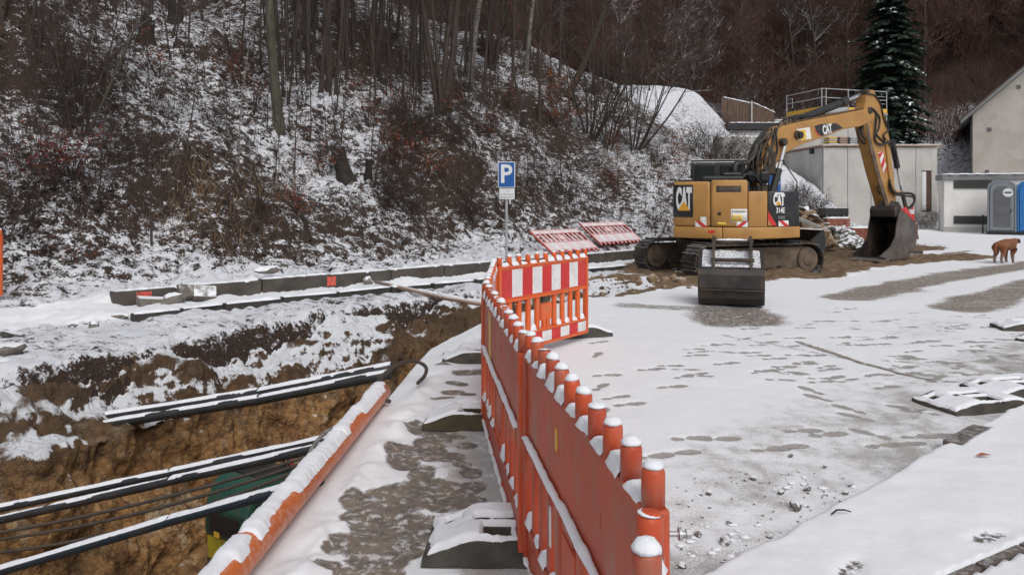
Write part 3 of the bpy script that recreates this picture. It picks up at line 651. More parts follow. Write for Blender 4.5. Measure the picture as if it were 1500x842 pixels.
def make_pavement():
    us = np.linspace(-.6, 9.0, 560); vs_ = np.concatenate([[0, .004, .012, .022, .035], np.linspace(.05, 3.2, 170)])
    U, V_ = np.meshgrid(us, vs_)
    edge = fbm(U * 5, U * 0, o=3, seed=301) * .012
    vv = V_ + edge * (1 - sstep(V_, 0, .25))
    X = K0.x + KD.x * U + KN.x * vv; Y = K0.y + KD.y * U + KN.y * vv
    zt = .085 + fbm(X * 1.4, Y * 1.4, o=3, seed=305) * .012 + fbm(X * 8, Y * 8, o=2, seed=309) * .003
    Z = np.where(V_ < 1e-6, -.02, zt * np.clip(.25 + sstep(V_, 0, .045) * .75, 0, 1))
    bare = np.zeros_like(X)
    for (px, py, dg) in [(1350 - 100, 828, 40), (1240, 835, 40), (1448, 785, 70)]:
        p = G(px, py, .08); t = R(dg)
        u = (X - p.x) * math.sin(t) + (Y - p.y) * math.cos(t); v = (X - p.x) * math.cos(t) - (Y - p.y) * math.sin(t)
        bare = np.maximum(bare, .62 * (1 - sstep(np.hypot(u / .13, v / .05), .5, 1.3)))
    Z = Z - .015 * bare
    strip = np.abs(vv - (.59 + .18 * U)) < .026          # the edging course is swept clear
    Z = np.where(strip, .045, Z); Z = np.where((U > 2.35) & (U < 2.88) & (V_ > .001) & (V_ < .105), .05, Z)
    idx = np.arange(U.size).reshape(U.shape)
    F = np.stack([idx[:-1, :-1].ravel(), idx[:-1, 1:].ravel(), idx[1:, 1:].ravel(), idx[1:, :-1].ravel()], 1)
    o = np_mesh('pavement', np.stack([X.ravel(), Y.ravel(), Z.ravel()], 1), F[:, ::-1], pavement_material(), True, dict(bare=bare.ravel()))
    props(o, kind='structure')
    rot = Matrix.Rotation(math.atan2(KD.y, KD.x), 3, 'Z')
    for i in range(9):
        mb = MB().box((0, 0, 0), (.325, .042, .06)); e = mb.build('edging_stone', M['paver'], o, bevel=.006)
        u = -.1 + i * .338; e.location = KP(u, .59 + .18 * u, .052); e.rotation_euler = (0, 0, math.atan2(KD.y, KD.x) - .178)
    for i in range(3):
        mb = MB().box((0, 0, 0), (.165, .12, .08)); e = mb.build('kerb_stone', M['paver'], o, bevel=.007)
        e.location = KP(2.44 + i * .175, .052, .048); e.rotation_euler = (0, R(1.5 * (i - 1)), math.atan2(KD.y, KD.x))
    return o
PAV = make_pavement()
# ================================================================ walls and kerbs along the hillside
rnd = random.Random(11)
def snow_strip(name, parent, P0, P1, wd, th, n=60, seed=1, up=Vector((0, 0, 1)), gaps=0.0, mat=None, wob=1.0, fr=9.0, pw=4):
    """a ridge of lying snow from P0 to P1, ragged and rounded"""
    P0 = Vector(P0); P1 = Vector(P1); d = (P1 - P0); L = d.length; d.normalize(); sd_ = d.cross(up).normalized()
    k = 7; V = []; F = []
    q = np.linspace(0, L, n)
    a = wob * fbm(q * fr + seed * 3.1, q * 0 + seed, o=3, seed=seed) ; b = wob * fbm(q * fr + 50, q * 0 + seed, o=3, seed=seed + 5)
    gq = fbm(q * 3.1 + seed, q * 0 + 3, o=3, seed=seed + 9)
    for i in range(n):
        w1 = wd * (.5 + .13 * a[i]); w2 = wd * (.5 + .13 * b[i]); h = th * (1 + (.35 * a[i] + .2 * b[i]) * (.25 if pw == 3 else 1))
        if gaps and a[i] < -1 + gaps * 2: h *= .15; w1 *= .3; w2 *= .3
        if pw == 3: w1 *= 1 - .28 * max(0, min(1, gq[i] * 1.5)); w2 *= 1 - .28 * max(0, min(1, -gq[i] * 1.5)); h *= 1 - .25 * abs(gq[i])
        e = min(1, .35 + min(i, n - 1 - i) * .4); h *= e
        for j in range(k):
            t = -1 + 2 * j / (k - 1)
            x = (w1 if t > 0 else w2) * t; z = h * math.sqrt(max(0, 1 - abs(t) ** pw)) - .004
            V.append(P0 + d * q[i] + sd_ * x + up * z)
    for i in range(n - 1):
        for j in range(k - 1):
            F.append((i * k + j, i * k + j + 1, (i + 1) * k + j + 1, (i + 1) * k + j))
    return np_mesh(name, np.array([tuple(v) for v in V]), np.array(F)[:, ::-1], mat or M['snow'], True, None, parent)

wall = thing('retaining_wall', 'low dark concrete retaining wall along the foot of the snowy hillside', 'wall', WP(0.1, 0))
def wl(s, a, z=0): return WP(s, a, z) - wall.location
seg = [0, 1.15, 2.3, 3.6, 4.9, 6.2, 7.5, 8.8, 10.1, 11.4, 12.7, 14.0, 15.4, 16.8]
for i, (a0, a1) in enumerate(zip(seg[:-1], seg[1:])):
    t = rnd.uniform(-.012, .012)
    mb = MB().box((0, 0, 0), (a1 - a0 - .02, .19, .62)); o = mb.build('wall_segment', M['concrete_wet'], wall, bevel=.012)
    o.location = wl(.1, (a0 + a1) / 2, -.09 + t); o.rotation_euler = (t, 0, math.atan2(WD[1], WD[0]))
    snow_strip('snow_ridge', wall, wl(.12, a0 + .02, .21 + t), wl(.12, a1 - .02, .21 + t), .20, .035, 26, 20 + i)
for (a0, wd, nm) in ((.32, .22, 'two broad strokes'), (3.52, .17, 'one block')):
    V = []; n = 9
    mb = MB()
    for i in range(6):
        x = a0 + wd * i / 6
        mb.add([wl(-.0 - .001, x, .20 - .02 * (i % 2)), wl(-.001, x + wd / 6 + .003, .20 - .02 * ((i + 1) % 2)), wl(-.001, x + wd / 6 + .003, .02 + .02 * ((i * 3) % 3)), wl(-.001, x, .02 + .015 * (i % 3))], [(0, 1, 2, 3)])
    o = mb.build('paint_mark', M['spray_red'], wall); o.location = Vector((-WN[0], -WN[1], 0)) * .004
kerb = thing('kerb', 'broken row of dark kerb stones in front of the retaining wall', 'kerb', WP(-1.3, 0))
a = -.15; i = 0
while a < 15.5:
    L = rnd.uniform(.85, 1.02) if a > 1 else rnd.uniform(.45, .7)
    if not (7.6 < a < 8.4 or 10.0 < a < 10.6):
        s_ = -1.22 - .018 * a + rnd.uniform(-.02, .02) - (.08 if a < .5 else 0); dz = rnd.uniform(-.015, .01); yaw = math.atan2(WD[1], WD[0]) + rnd.uniform(-.02, .02)
        mb = MB().box((0, 0, 0), (L - .03, .13, .26)); o = mb.build('kerb_stone', M['kerb'], kerb, bevel=.012)
        o.location = WP(s_, a + L / 2, -.055 + dz) - kerb.location; o.rotation_euler = (rnd.uniform(-.05, .05), rnd.uniform(-.015, .015), yaw)
        sn = snow_strip('snow_ridge', kerb, (-(L / 2 - .03), 0, 0), (L / 2 - .03, 0, 0), .15, .03, 18, 60 + i)
        sn.location = o.location + Vector((0, 0, .135)); sn.rotation_euler = o.rotation_euler
    a += L; i += 1

def rock_mesh(seed, jag=.28, n=2):
    bm = bmesh.new(); bmesh.ops.create_icosphere(bm, subdivisions=n, radius=1)
    r = random.Random(seed); pl = [(Vector((r.uniform(-1, 1), r.uniform(-1, 1), r.uniform(-1, 1))).normalized(), r.uniform(.55, .9)) for _ in range(9)]
    for v in bm.verts:
        for nn, dd in pl:
            k = v.co.dot(nn)
            if k > dd: v.co -= nn * (k - dd)
        v.co *= 1 + r.uniform(-jag, jag) * .25
    me = bpy.data.meshes.new('rock'); bm.to_mesh(me); bm.free(); return me
ROCKS = [rock_mesh(i) for i in range(8)]
for k, me in enumerate(ROCKS): me.materials.append(M['stone'])
ROCKL = [rock_mesh(40 + i) for i in range(4)]
for me in ROCKL: me.materials.append(M['limestone'])
def rock(name, label, cat, p, size, me=None, rot=None, group=None, mat=None):
    o = bpy.data.objects.new(name, me or ROCKS[rnd.randrange(8)]); link(o)
    o.location = p; o.scale = size; o.rotation_euler = rot or (rnd.uniform(0, .4), rnd.uniform(0, .4), rnd.uniform(0, 6)); return props(o, label, cat, group)
# broken kerb pieces leaning on the wall
def kerb_piece(label, p, yaw, tilt, L=.42):
    o = MB().box((0, 0, 0), (L, .22, .12)).build('kerb_fragment', M['stone'], None, bevel=.012)
    o.location = p; o.rotation_euler = (tilt, .12, yaw); return props(o, label, 'stone')
kerb_piece('snow-topped broken kerb piece, tilted highest of the three by the wall', G(275, 441) + Vector((.0, .12, .13)), .9, 1.05, .44)
kerb_piece('small tilted kerb piece just right of the highest one', G(295, 440) + Vector((0, .12, .10)), .55, .9, .34)
kerb_piece('flat kerb piece lying under snow below the left red paint mark', G(226, 448) + Vector((0, .1, .05)), .65, .08, .55)
rock('stone', 'pale rounded stone between the flat and the tilted kerb pieces', 'stone', G(249, 449) + Vector((0, .05, .07)), (.21, .16, .14))
rock('stone', 'dark stone poking from the snow left of the kerb row', 'stone', G(137, 479) + Vector((0, 0, .02)), (.10, .07, .09))
rock('stone', 'pinkish flat stone in the snow near the kerb end', 'stone', G(160, 466) + Vector((0, 0, .02)), (.26, .10, .06), rot=(0, 0, .1))
rock('stone', 'flat dark slab stone at the edge of the snow above the trench corner', 'stone', G(18, 493) + Vector((0, 0, .02)), (.22, .12, .06))
rock('stone', 'grey stone on the snow ledge above the black pipes', 'stone', G(6, 518) + Vector((0, 0, .03)), (.24, .14, .09))
rock('stone', 'brown stone chip on the lip of the trench corner', 'stone', G(8, 535) + Vector((0, 0, .0)), (.13, .09, .06))
rock('stone', 'snowy stone cap on the kerb where the wooden pole ends', 'stone', G(539, 418) + Vector((0, .05, .06)), (.14, .12, .11))
rock('stone', 'low snowy stone on the far side of the retaining wall', 'stone', WP(.55, 2.6, .33), (.28, .14, .09), rot=(0, 0, .7))

# ================================================================ safety barriers
def cap_mesh(r, h, seed):
    mb = MB(); rr_ = random.Random(seed); mb.ball((0, 0, 0), (r, r, h), 12, 5, half=True, jit=.07, rnd=rr_); return mb.mesh('snow_cap', M['snow'], True)
CAPS = [cap_mesh(.0257, .022, i) for i in range(4)]
KNOBS = {}
for kname in ('orange', 'orange_shaded', 'frost_red'):
    mb = MB().tube([(0, 0, 0), (0, 0, .075), (0, 0, .088), (0, 0, .092)], [.0257, .0257, .021, .013], 14); KNOBS[kname] = mb.mesh('knob', M[kname], True)
BOXES = {}
def bx(name, d, mat, parent, loc, bev=.006):
    key = (tuple(round(v, 4) for v in d), mat, bev)
    if key in BOXES:
        o = BOXES[key].copy(); o.name = name; link(o, parent)
    else:
        o = MB().box((0, 0, 0), d).build(name, M[mat], parent, bevel=bev, seg=2); BOXES[key] = o
    o.location = loc; return o
def barrier(label, L=1.75, mat='orange', snow=True, stripes=1, foil=('foil_red', 'foil_white'), group='orange safety barriers around the trench', tags=()):
    t = thing('safety_barrier', label, 'barrier', group=group)
    n = 11; st = (L - .06) / (n - 1)
    # heights above the panel's own lower edge; the front (striped) face looks along -y
    bx('upper_board', (L - .03, .030, .315), mat, t, (L / 2, 0, .680))
    bx('lower_board', (L - .03, .030, .135), mat, t, (L / 2, 0, .085))
    bx('rail', (L - .02, .052, .028), mat, t, (L / 2, 0, .845)); bx('rail', (L - .02, .052, .026), mat, t, (L / 2, 0, .512))
    bx('rail', (L - .02, .052, .026), mat, t, (L / 2, 0, .163)); bx('rail', (L - .02, .052, .024), mat, t, (L / 2, 0, .013))
    for x in (.018, L - .018): bx('end_post', (.036, .056, .856), mat, t, (x, 0, .432))
    k = 0
    for i in range(n):
        x = .03 + i * st
        kb = inst(KNOBS[mat], 'knob', t, Matrix.Translation((x, 0, .857)))
        if snow: inst(CAPS[i % 4], 'snow_cap', kb, Matrix.Translation((0, 0, .086)) @ Matrix.Rotation(i * 1.3, 4, 'Z') @ Matrix.Diagonal((rnd.uniform(.9, 1.02), rnd.uniform(.9, 1.02), rnd.choice([.25, .6, .85, 1.0, 1.15]) * rnd.uniform(.8, 1.1), 1)) @ Matrix.Rotation(rnd.uniform(-.15, .15), 4, 'X'))
        if 0 < i < n - 1 and abs(i - 5) != 0:
            bx('slat', (.062, .038, .325), mat, t, (x, 0, .337), .012)
    bx('handle_panel', (st * 1.25, .03, .17), mat, t, (L / 2, 0, .34)); bx('slat', (.055, .034, .12), mat, t, (L / 2 - .035, 0, .21), .01); bx('slat', (.055, .034, .12), mat, t, (L / 2 + .04, 0, .21), .01)
    bx('latch_plate', (st * .9, .034, .055), 'dark_steel' if mat == 'orange' else mat, t, (L / 2, 0, .468), .004)
    m = 9; w_ = (L - .075) / m
    for z, h in ((.680, .268), (.088, .105)):
        for i in range(m):
            bx('reflective_strip', (w_ - .002, .003, h), foil[(i + (0 if z > .3 else 1)) % 2], t, (.0375 + w_ * (i + .5), -.0175, z), 0)
    if snow:
        for i in range(n - 1):
            x0 = .03 + i * st
            snow_strip('snow_ridge', t, (x0 + .022, 0, .858), (x0 + st - .022, 0, .858), .056, .022 + .02 * rnd.random(), 12, 100 + i)
        snow_strip('snow_ridge', t, (.05, .029, .524), (L - .05, .029, .524), .026, .022, 70, 131)
        for i in range(n - 1):
            if i in (4, 5): continue
            x0 = .03 + i * st
            snow_strip('snow_ridge', t, (x0 + .033, .004, .175), (x0 + st - .033, .004, .175), .05, .03 + .025 * rnd.random(), 8, 150 + i)
        snow_strip('snow_ridge', t, (.05, .028, .024), (L - .05, .028, .024), .022, .014, 60, 171, gaps=.25)
    for (x, z, w2, h2, mm) in tags: bx('sticker', (w2, .003, h2), mm, t, (x, .0165, z), 0)
    # moulded pockets in the back of the upper board
    for i in range(6):
        o = MB().ball((0, 0, 0), (.009, .004, .028), 8, 6).build('pocket', M['orange_shaded'] if mat != 'frost_red' else M[mat], t, smooth=True); o.location = (L * (i + .5) / 6, .0135, .72 - .05 * (i % 2))
    return t
def stand(b, p, q, z=.1, lean=0.0):
    """place a barrier from p to q (its striped face to the right of that line)"""
    p = Vector(p); q = Vector(q); d = q - p; b.location = (p.x, p.y, z); b.rotation_euler = (lean, 0, math.atan2(d.y, d.x))
bA = barrier('weathered shade-toned orange barrier nearest the camera, cut by the bottom edge', 1.5, 'orange_shaded'); stand(bA, (.325, 1.45), (.34, -.05), .085, R(0))
stand(bA, (-.06, -.05), (.268, 1.45), .075)
bB = barrier('weathered shade-toned orange barrier with two small stickers, second from the camera, largest in view', 1.62, 'orange_shaded', tags=((.98, .70, .03, .075, 'sticker_yellow'), (1.1, .36, .05, .14, 'foil_white')))
stand(bB, (.305, 1.57), (.075, 3.17), .085)
bC = barrier('weathered shade-toned orange barrier with a tall faded label, behind the largest one', 1.95, 'orange_shaded', tags=((1.5, .66, .13, .3, 'sticker_yellow'),))
stand(bC, (.055, 3.22), (-.175, 5.14), .075)
bD = barrier('orange barrier seen end-on, joining the front-facing one', 1.93, 'orange'); stand(bD, (-.185, 5.18), (-.17, 7.10), .06)
bE = barrier('bright orange barrier with red and white stripes facing the camera', 1.62, 'orange'); stand(bE, (-.14, 7.17), (.83, 8.45), .085)
bF = barrier('orange barrier at the far left edge beside the snowy slope', 1.6, 'orange'); hf = HIT(0, 436); stand(bF, (hf.x - 1.57, hf.y + .12), (hf.x + .03, hf.y), hf.z + .02)
# two lying on the slope behind the wall, frosted over, upside down
def lay(b, bl, br, ang):
    bl = Vector(bl); br = Vector(br); x = (bl - br).normalized()          # upside down: local x runs right to left
    nrm_up = Vector((WN[0], WN[1], 0)); up = nrm_up * math.cos(ang) + Vector((0, 0, 1)) * math.sin(ang)
    z = -(up - x * up.dot(x)).normalized(); y = z.cross(x)
    b.matrix_world = Matrix.Translation(br + (-z) * .9) @ Matrix((x, y, z)).transposed().to_4x4()
bG = barrier('frosted pink-red barrier lying on the slope behind the wall, the left of two', 1.75, 'frost_red', False, foil=('frost_foil_red', 'foil_white'), group='barriers lying on the slope')
lay(bG, WP(.35, 9.75, .29), WP(.35, 11.5, .29), R(33))
bH = barrier('frosted pink-red barrier lying on the slope behind the wall, the right one overlapping', 1.9, 'frost_red', False, foil=('frost_foil_red', 'foil_white'), group='barriers lying on the slope')
lay(bH, WP(.75, 12.0, .38), WP(.8, 13.95, .38), R(36))
# bolt sticking out of the near barrier
o = MB().cyl((0, 0, 0), (.055, 0, 0), .006).cyl((.03, 0, 0), (.036, 0, 0), .014).cyl((.046, 0, 0), (.056, 0, 0), .011, n=6).build('bolt', M['galv'], bB); o.matrix_local = bB.matrix_basis.inverted() @ Matrix.Translation((.325, 1.60, .885))

# ---------------------------------------------------------------- rubber foot plates
def plate_profile(x): return .112 - .072 * sstep(np.abs(x), .16, .41)
def foot_plate_meshes():
    nx, ny = 131, 66
    x = np.linspace(-.41, .41, nx); y = np.linspace(-.2, .2, ny); X, Y = np.meshgrid(x, y, indexing='ij')
    edge = np.minimum(np.minimum(X + .41, .41 - X), np.minimum(Y + .2, .2 - Y))
    rect = lambda cx, cy, w_, h_: np.maximum(np.abs(X - cx) - w_ / 2, np.abs(Y - cy) - h_ / 2)
    holes = [rect(-.05, -.10, .17, .095), rect(-.16, .03, .045, .03), rect(-.075, .03, .045, .03), rect(.02, .03, .07, .035), rect(.30, -.02, .05, .07), rect(-.30, .1, .04, .03)]
    H = np.minimum.reduce(holes)
    Z = plate_profile(X) * np.where(edge < .001, 0, 1); Z = np.where(H < 0, .02, Z)
    notch = (np.abs(X - .02) < .008) & (Y < -.17); Z = np.where(notch, Z * .8, Z)
    idx = np.arange(nx * ny).reshape(nx, ny)
    F = np.stack([idx[:-1, :-1].ravel(), idx[1:, :-1].ravel(), idx[1:, 1:].ravel(), idx[:-1, 1:].ravel()], 1)
    body = (np.stack([X.ravel(), Y.ravel(), Z.ravel()], 1), F)
    outs = []
    for sd_ in range(3):
        e = edge + fbm(X * 12 + sd_ * 9, Y * 12, o=3, seed=400 + sd_) * .012 - np.where(Y < -.1, .008 * (1 + np.sin(X * 13)), 0); hh = H - .010 + fbm(X * 14, Y * 14 + sd_ * 5, o=2, seed=410 + sd_) * .007
        th = .034 * np.clip(sstep(e, .002, .035), 0, 1) ** .6 * np.clip(sstep(hh, .0, .022), 0, 1) ** .7 * (1 + .14 * fbm(X * 7, Y * 7 + sd_, o=3, seed=420 + sd_))
        S = plate_profile(X) + th - .006; S = np.where(hh < 0, .012, S); S = np.where(e < .004, plate_profile(X) - .012, S)
        keep = (e.ravel()[F] >= .0035).any(axis=1)
        outs.append((np.stack([X.ravel() * .985, Y.ravel() * .97, S.ravel()], 1), F[keep]))
    return body, outs
PB, PS = foot_plate_meshes()
pb_me = None; ps_me = []
def foot_plate(label, loc, rz, k=0, tilt=0.0, flipx=False, group='rubber foot plates', scale=(1, 1, 1), mat='rubber'):
    global pb_me
    t = thing('foot_plate', label, 'foot plate', loc, rz, group); t.rotation_euler = (0, tilt, rz); t.scale = scale
    if pb_me is None:
        o = np_mesh('base', PB[0], PB[1], M['rubber'], False, None, t); pb_me = o.data
        for v, f in PS: q = np_mesh('snow_cover', v, f, M['snow'], True, None, t); ps_me.append(q.data); 
        for q in KIDS[t.name][2:]: bpy.data.objects.remove(q)
        KIDS[t.name] = KIDS[t.name][:2]
    else:
        b_ = inst(pb_me, 'base', t, Matrix.Identity(4))
        if mat != 'rubber': b_.data = pb_me.copy(); b_.data.materials[0] = M[mat]
        inst(ps_me[k], 'snow_cover', t, Matrix.Identity(4))
    return t
foot_plate('snow-covered rubber foot plate with a handle hole, nearest the camera', (.02, 3.44, 0), R(-2), 0)
foot_plate('foot plate with a mossy brown side under the second barrier joint', (-.20, 5.34, 0), R(-5), 1, mat='rubber_moss')
foot_plate('dark foot plate under the joint where the end-on barrier begins to turn', (-.28, 7.42, 0), R(4), 2)
foot_plate('foot plate peeping out under the right end of the striped barrier', (.72, 8.75, 0), R(18), 1)
foot_plate('upper of the stacked foot plates against the kerb, lying askew', KP(3.74, -.27, .0), R(14), 0, scale=(1, 1.1, .7))
foot_plate('flat snowy foot plate behind it at the right edge, by the kerb', KP(4.52, -.20, .0), R(14), 2, scale=(1, 1.1, .7))
foot_plate('foot plate on the road at the right edge, the farther of a pair', G(1512, 486) + Vector((.15, .2, 0)), R(-12), 1, scale=(1, 1, .75))
foot_plate('foot plate on the road at the right edge, the nearer of a pair', G(1520, 499) + Vector((.2, .0, 0)), R(25), 0, scale=(1, 1, .75))

# ================================================================ pipes, cables and hoses
def pipe(name, label, cat, pts, r, mat, snow=.0, group=None, snow_w=1.5, seed=5, n=12):
    t = thing(name, label, cat, pts[0], 0, group); b = Vector(pts[0])
    P = [Vector(p) - b for p in pts]
    # smooth the run
    Q = []
    for a_, c_ in zip(P[:-1], P[1:]):
        for j in range(8): Q.append(a_.lerp(c_, j / 8))
    Q.append(P[-1])
    MB().tube(Q, r, n).build('pipe_run' if cat == 'pipe' else 'run', M[mat], t, smooth=True)
    if snow:
        for i in range(len(P) - 1):
            d = P[i + 1] - P[i]; up = Vector((0, 0, 1)); up = (up - d.normalized() * up.dot(d.normalized())).normalized()
            snow_strip('snow_ridge', t, P[i] + up * r * .62, P[i + 1] + up * r * .62, r * snow_w, snow, max(30, int(d.length * 90)), seed + i, up, 0.0, None, .26, 44.0, 3)
    return t
pipe('drain_pipe', 'long orange plastic drain pipe under snow along the trench edge', 'pipe', [(-1.22, 1.2, .105), (-1.135, 3.2, .10), (-1.07, 4.6, .10), (-1.02, 5.85, .095)], .075, 'pvc_orange', .048, snow_w=1.75, seed=7, n=18)
pg = 'black pipes bridging the trench'
pipe('black_pipe', 'black snow-topped pipe, upper of the topmost pair across the trench', 'pipe', [AT(575, 537, 7.05), AT(380, 575, 7.25), AT(105, 618, 7.45)], .048, 'pipe_black', .030, pg, 1.85, 31)
pipe('black_pipe', 'black snow-topped pipe, lower of the topmost pair across the trench', 'pipe', [AT(572, 547, 6.88), AT(380, 585, 7.05), AT(112, 628, 7.3)], .048, 'pipe_black', .026, pg, 1.75, 37)
pipe('black_pipe', 'black snow-topped pipe, upper of the middle pair across the trench', 'pipe', [AT(505, 637, 5.15), AT(250, 692, 5.45), AT(-60, 757, 5.7)], .030, 'pipe_black', .022, pg, 1.9, 41)
pipe('black_pipe', 'black snow-topped pipe, lower of the middle pair across the trench', 'pipe', [AT(505, 647, 5.02), AT(250, 704, 5.33), AT(-60, 775, 5.6)], .032, 'pipe_black', .022, pg, 1.8, 43)
pipe('blue_pipe', 'dark blue snow-topped pipe crossing the trench lowest in view', 'pipe', [AT(470, 703, 4.2), AT(250, 762, 4.55), AT(-80, 860, 4.9)], .032, 'pipe_blue', .024, None, 1.8, 47)
def sag(p, q, k, n=14):
    p = Vector(p); q = Vector(q); return [p.lerp(q, i / n) - Vector((0, 0, k * 4 * (i / n) * (1 - i / n))) for i in range(n + 1)]
for i, (a_, b_, lb) in enumerate([((470, 662), (-40, 786), 'thin muddy cable sagging across the trench, uppermost of three'), ((470, 668), (-40, 794), 'thin muddy cable sagging across the trench, middle of three'), ((470, 674), (-40, 812), 'thin muddy cable sagging across the trench, lowest of three')]):
    p = AT(*a_, 4.75); q = AT(*b_, 5.4); t = thing('cable', lb, 'cable', p, 0, 'cables across the trench')
    MB().tube([v - p for v in sag(p, q, .05 + .03 * i)], .012, 7).build('run', M['cable'], t, smooth=True)
def loop_hose(label, pts, r, mat):
    P = [Vector(p) for p in pts]; Q = []
    for i in range(len(P) - 1):
        a0 = P[max(i - 1, 0)]; a1 = P[i]; a2 = P[i + 1]; a3 = P[min(i + 2, len(P) - 1)]
        for j in range(8):
            t = j / 8; Q.append(.5 * ((2 * a1) + (a2 - a0) * t + (2 * a0 - 5 * a1 + 4 * a2 - a3) * t * t + (3 * a1 - a0 - 3 * a2 + a3) * t ** 3))
    Q.append(P[-1]); t = thing('hose', label, 'hose', P[0], 0)
    MB().tube([q - P[0] for q in Q], r, 8).build('run', M[mat], t, smooth=True); return t
loop_hose('dark hose looping over the snow at the end of the orange pipe', [AT(571, 588, 5.75), AT(558, 582, 5.7), AT(550, 572, 5.75), AT(556, 556, 5.95), AT(572, 540, 6.2), AT(592, 530, 6.45), AT(612, 530, 6.6), AT(624, 538, 6.55), AT(622, 550, 6.3), AT(612, 561, 6.1)], .016, 'cable')
loop_hose('thin grey hose arching over the middle pair of pipes', [AT(455, 692, 4.6), AT(452, 672, 4.75), AT(460, 652, 4.9), AT(476, 634, 5.05), AT(496, 624, 5.2), AT(512, 621, 5.3), AT(520, 626, 5.25)], .0145, 'hose')
t = thing('wooden_pole', 'long weathered wooden pole lying from the kerb across the trench', 'pole', G(550, 413, .09))
b = Vector(t.location); MB().tube([Vector((0, 0, 0)), G(600, 424, .07) - b, G(650, 436, .04) - b, G(722, 448, .02) - b], [.03, .036, .036, .034], 8).build('shaft', M['wood_pale'], t, smooth=True)
snow_strip('snow_ridge', t, G(600, 424, .07) - b + Vector((0, 0, .03)), G(722, 448, .02) - b + Vector((0, 0, .03)), .05, .016, 40, 77, gaps=.35)

# ---------------------------------------------------------------- trench roller at the bottom of the cut
tr = thing('trench_roller', 'green and yellow trench roller standing down in the muddy trench', 'roller', (-1.97, 6.40, -1.56), R(-32)); tr.scale = (.72, .72, .72)
def trb(name, poly, a_, b_, mat, bev=.02):
    return MB().prism(poly, a_, b_, lambda u, v, w_: (w_, u, v)).build(name, M[mat], tr, bevel=bev)
trb('lower_body', [(-.75, .35), (.62, .35), (.62, .62), (-.75, .62)], -.36, .36, 'yellow_m', .03)
trb('hood', [(-.78, .62), (.05, .62), (.05, 1.22), (-.50, 1.27), (-.66, 1.20), (-.78, .95)], -.37, .37, 'green_m', .05)
trb('front_hood', [(.12, .62), (.62, .62), (.62, .95), (.5, 1.04), (.12, 1.06)], -.33, .33, 'yellow_m', .04)
trb('engine_grille', [(-.50, 1.275), (.0, 1.225), (.0, 1.235), (-.50, 1.285)], -.25, .25, 'black', 0)
for x in (-.372, .372):
    o = MB().box((x, -.28, .98), (.012, .34, .24)).build('side_window', M['black'], tr, bevel=.01)
o = MB().box((0, -.786, .80), (.5, .012, .22)).build('rear_window', M['black'], tr, bevel=.01)
o = MB().box((-.12, -.79, .68), (.09, .01, .06)).build('sticker', M['sticker_yellow'], tr)
for y in (-.45, .38):
    for x in (-.25, .25):
        d = MB().cyl((x - .16, y, .26), (x + .16, y, .26), .26, n=24)
        for k in range(14):
            for c in (-.1, .02, .12):
                an = 2 * math.pi * (k + (c > 0) * .5) / 14; d.box((x + c, y + .27 * math.cos(an), .26 + .27 * math.sin(an)), (.07, .05, .05), Matrix.Rotation(an, 3, 'X'))
        d.build('drum', M['undercarriage'], tr)
MB().tube([(.3, .3, 1.04), (.32, .45, 1.3), (.28, .75, 1.42), (.2, .95, 1.32)], .035, 8).build('lifting_arm', M['yellow_m'], tr, smooth=True)
MB().tube([(.1, .05, 1.2), (.0, .1, 1.33), (-.1, .12, 1.24), (-.12, .2, 1.1)], .018, 7).build('hose_loop', M['black'], tr, smooth=True)
MB().tube([(.16, .02, 1.2), (.08, .08, 1.38), (-.02, .16, 1.3), (-.05, .24, 1.06)], .016, 7).build('hose_loop', M['decal_red'], tr, smooth=True)
MB().box((.22, .75, 1.0), (.16, .5, .12), Matrix.Rotation(R(35), 3, 'X')).build('steering_arm', M['yellow_m'], tr, bevel=.02)

# ---------------------------------------------------------------- parking sign
SG = Vector(WP(.45, 7.5)); SG.z = float(height(np.array([SG.x]), np.array([SG.y]))[0])
Ysg = SG.y
pk = thing('parking_sign', 'blue parking sign with a white plate below on a grey post behind the wall', 'sign', (AT(742, 383, Ysg).x, Ysg, .2))
pb = Vector(pk.location)
zc = lambda py: CAM_H - (py - HOR) / FPX * (Ysg - .06)
sc_ = Ysg / FPX
MB().cyl((0, 0, -.3), (0, 0, zc(238) - pb.z), .03).build('post', M['galv'], pk, smooth=False)
rz_ = Matrix.Rotation(R(-8), 4, 'Z'); ctr = Vector((0, -.045, (zc(237) + zc(275)) / 2 - pb.z))
wd, ht = 25.5 * sc_, 38 * sc_
o = MB().box((0, 0, 0), (wd, .012, ht)).build('border', M['sign_white'], pk, bevel=.02); o.matrix_local = Matrix.Translation(ctr) @ rz_
o2 = MB().box((0, -.0075, 0), (wd - .035, .004, ht - .035)).build('face', M['sign_blue'], pk); o2.matrix_local = Matrix.Translation(ctr) @ rz_
text_obj('letter', 'P', .56, M['sign_white'], pk, Matrix.Translation(ctr) @ rz_ @ Matrix.Translation((-.01, -.012, .0)) @ Matrix.Rotation(R(90), 4, 'X'), .95, .012)
ctr2 = Vector((0.01, -.045, (zc(276.5) + zc(292)) / 2 - pb.z)); h2 = 15.5 * sc_
o = MB().box((0, 0, 0), (22.5 * sc_, .012, h2)).build('info_plate', M['sign_white'], pk, bevel=.01); o.matrix_local = Matrix.Translation(ctr2) @ rz_
mb = MB(); r_ = random.Random(2)
mb.box((.02, -.008, .075), (.012, .002, .05)).box((.045, -.008, .065), (.012, .002, .03))
for row, zz_ in ((0, -.012), (1, -.075)):
    x = -.145
    while x < .14:
        w_ = r_.uniform(.008, .018); mb.box((x, -.008, zz_ + r_.uniform(-.004, .004)), (w_, .002, r_.uniform(.016, .03))); x += w_ + .008
o = mb.build('faded_print', M['sign_grey'], pk); o.matrix_local = Matrix.Translation(ctr2) @ rz_
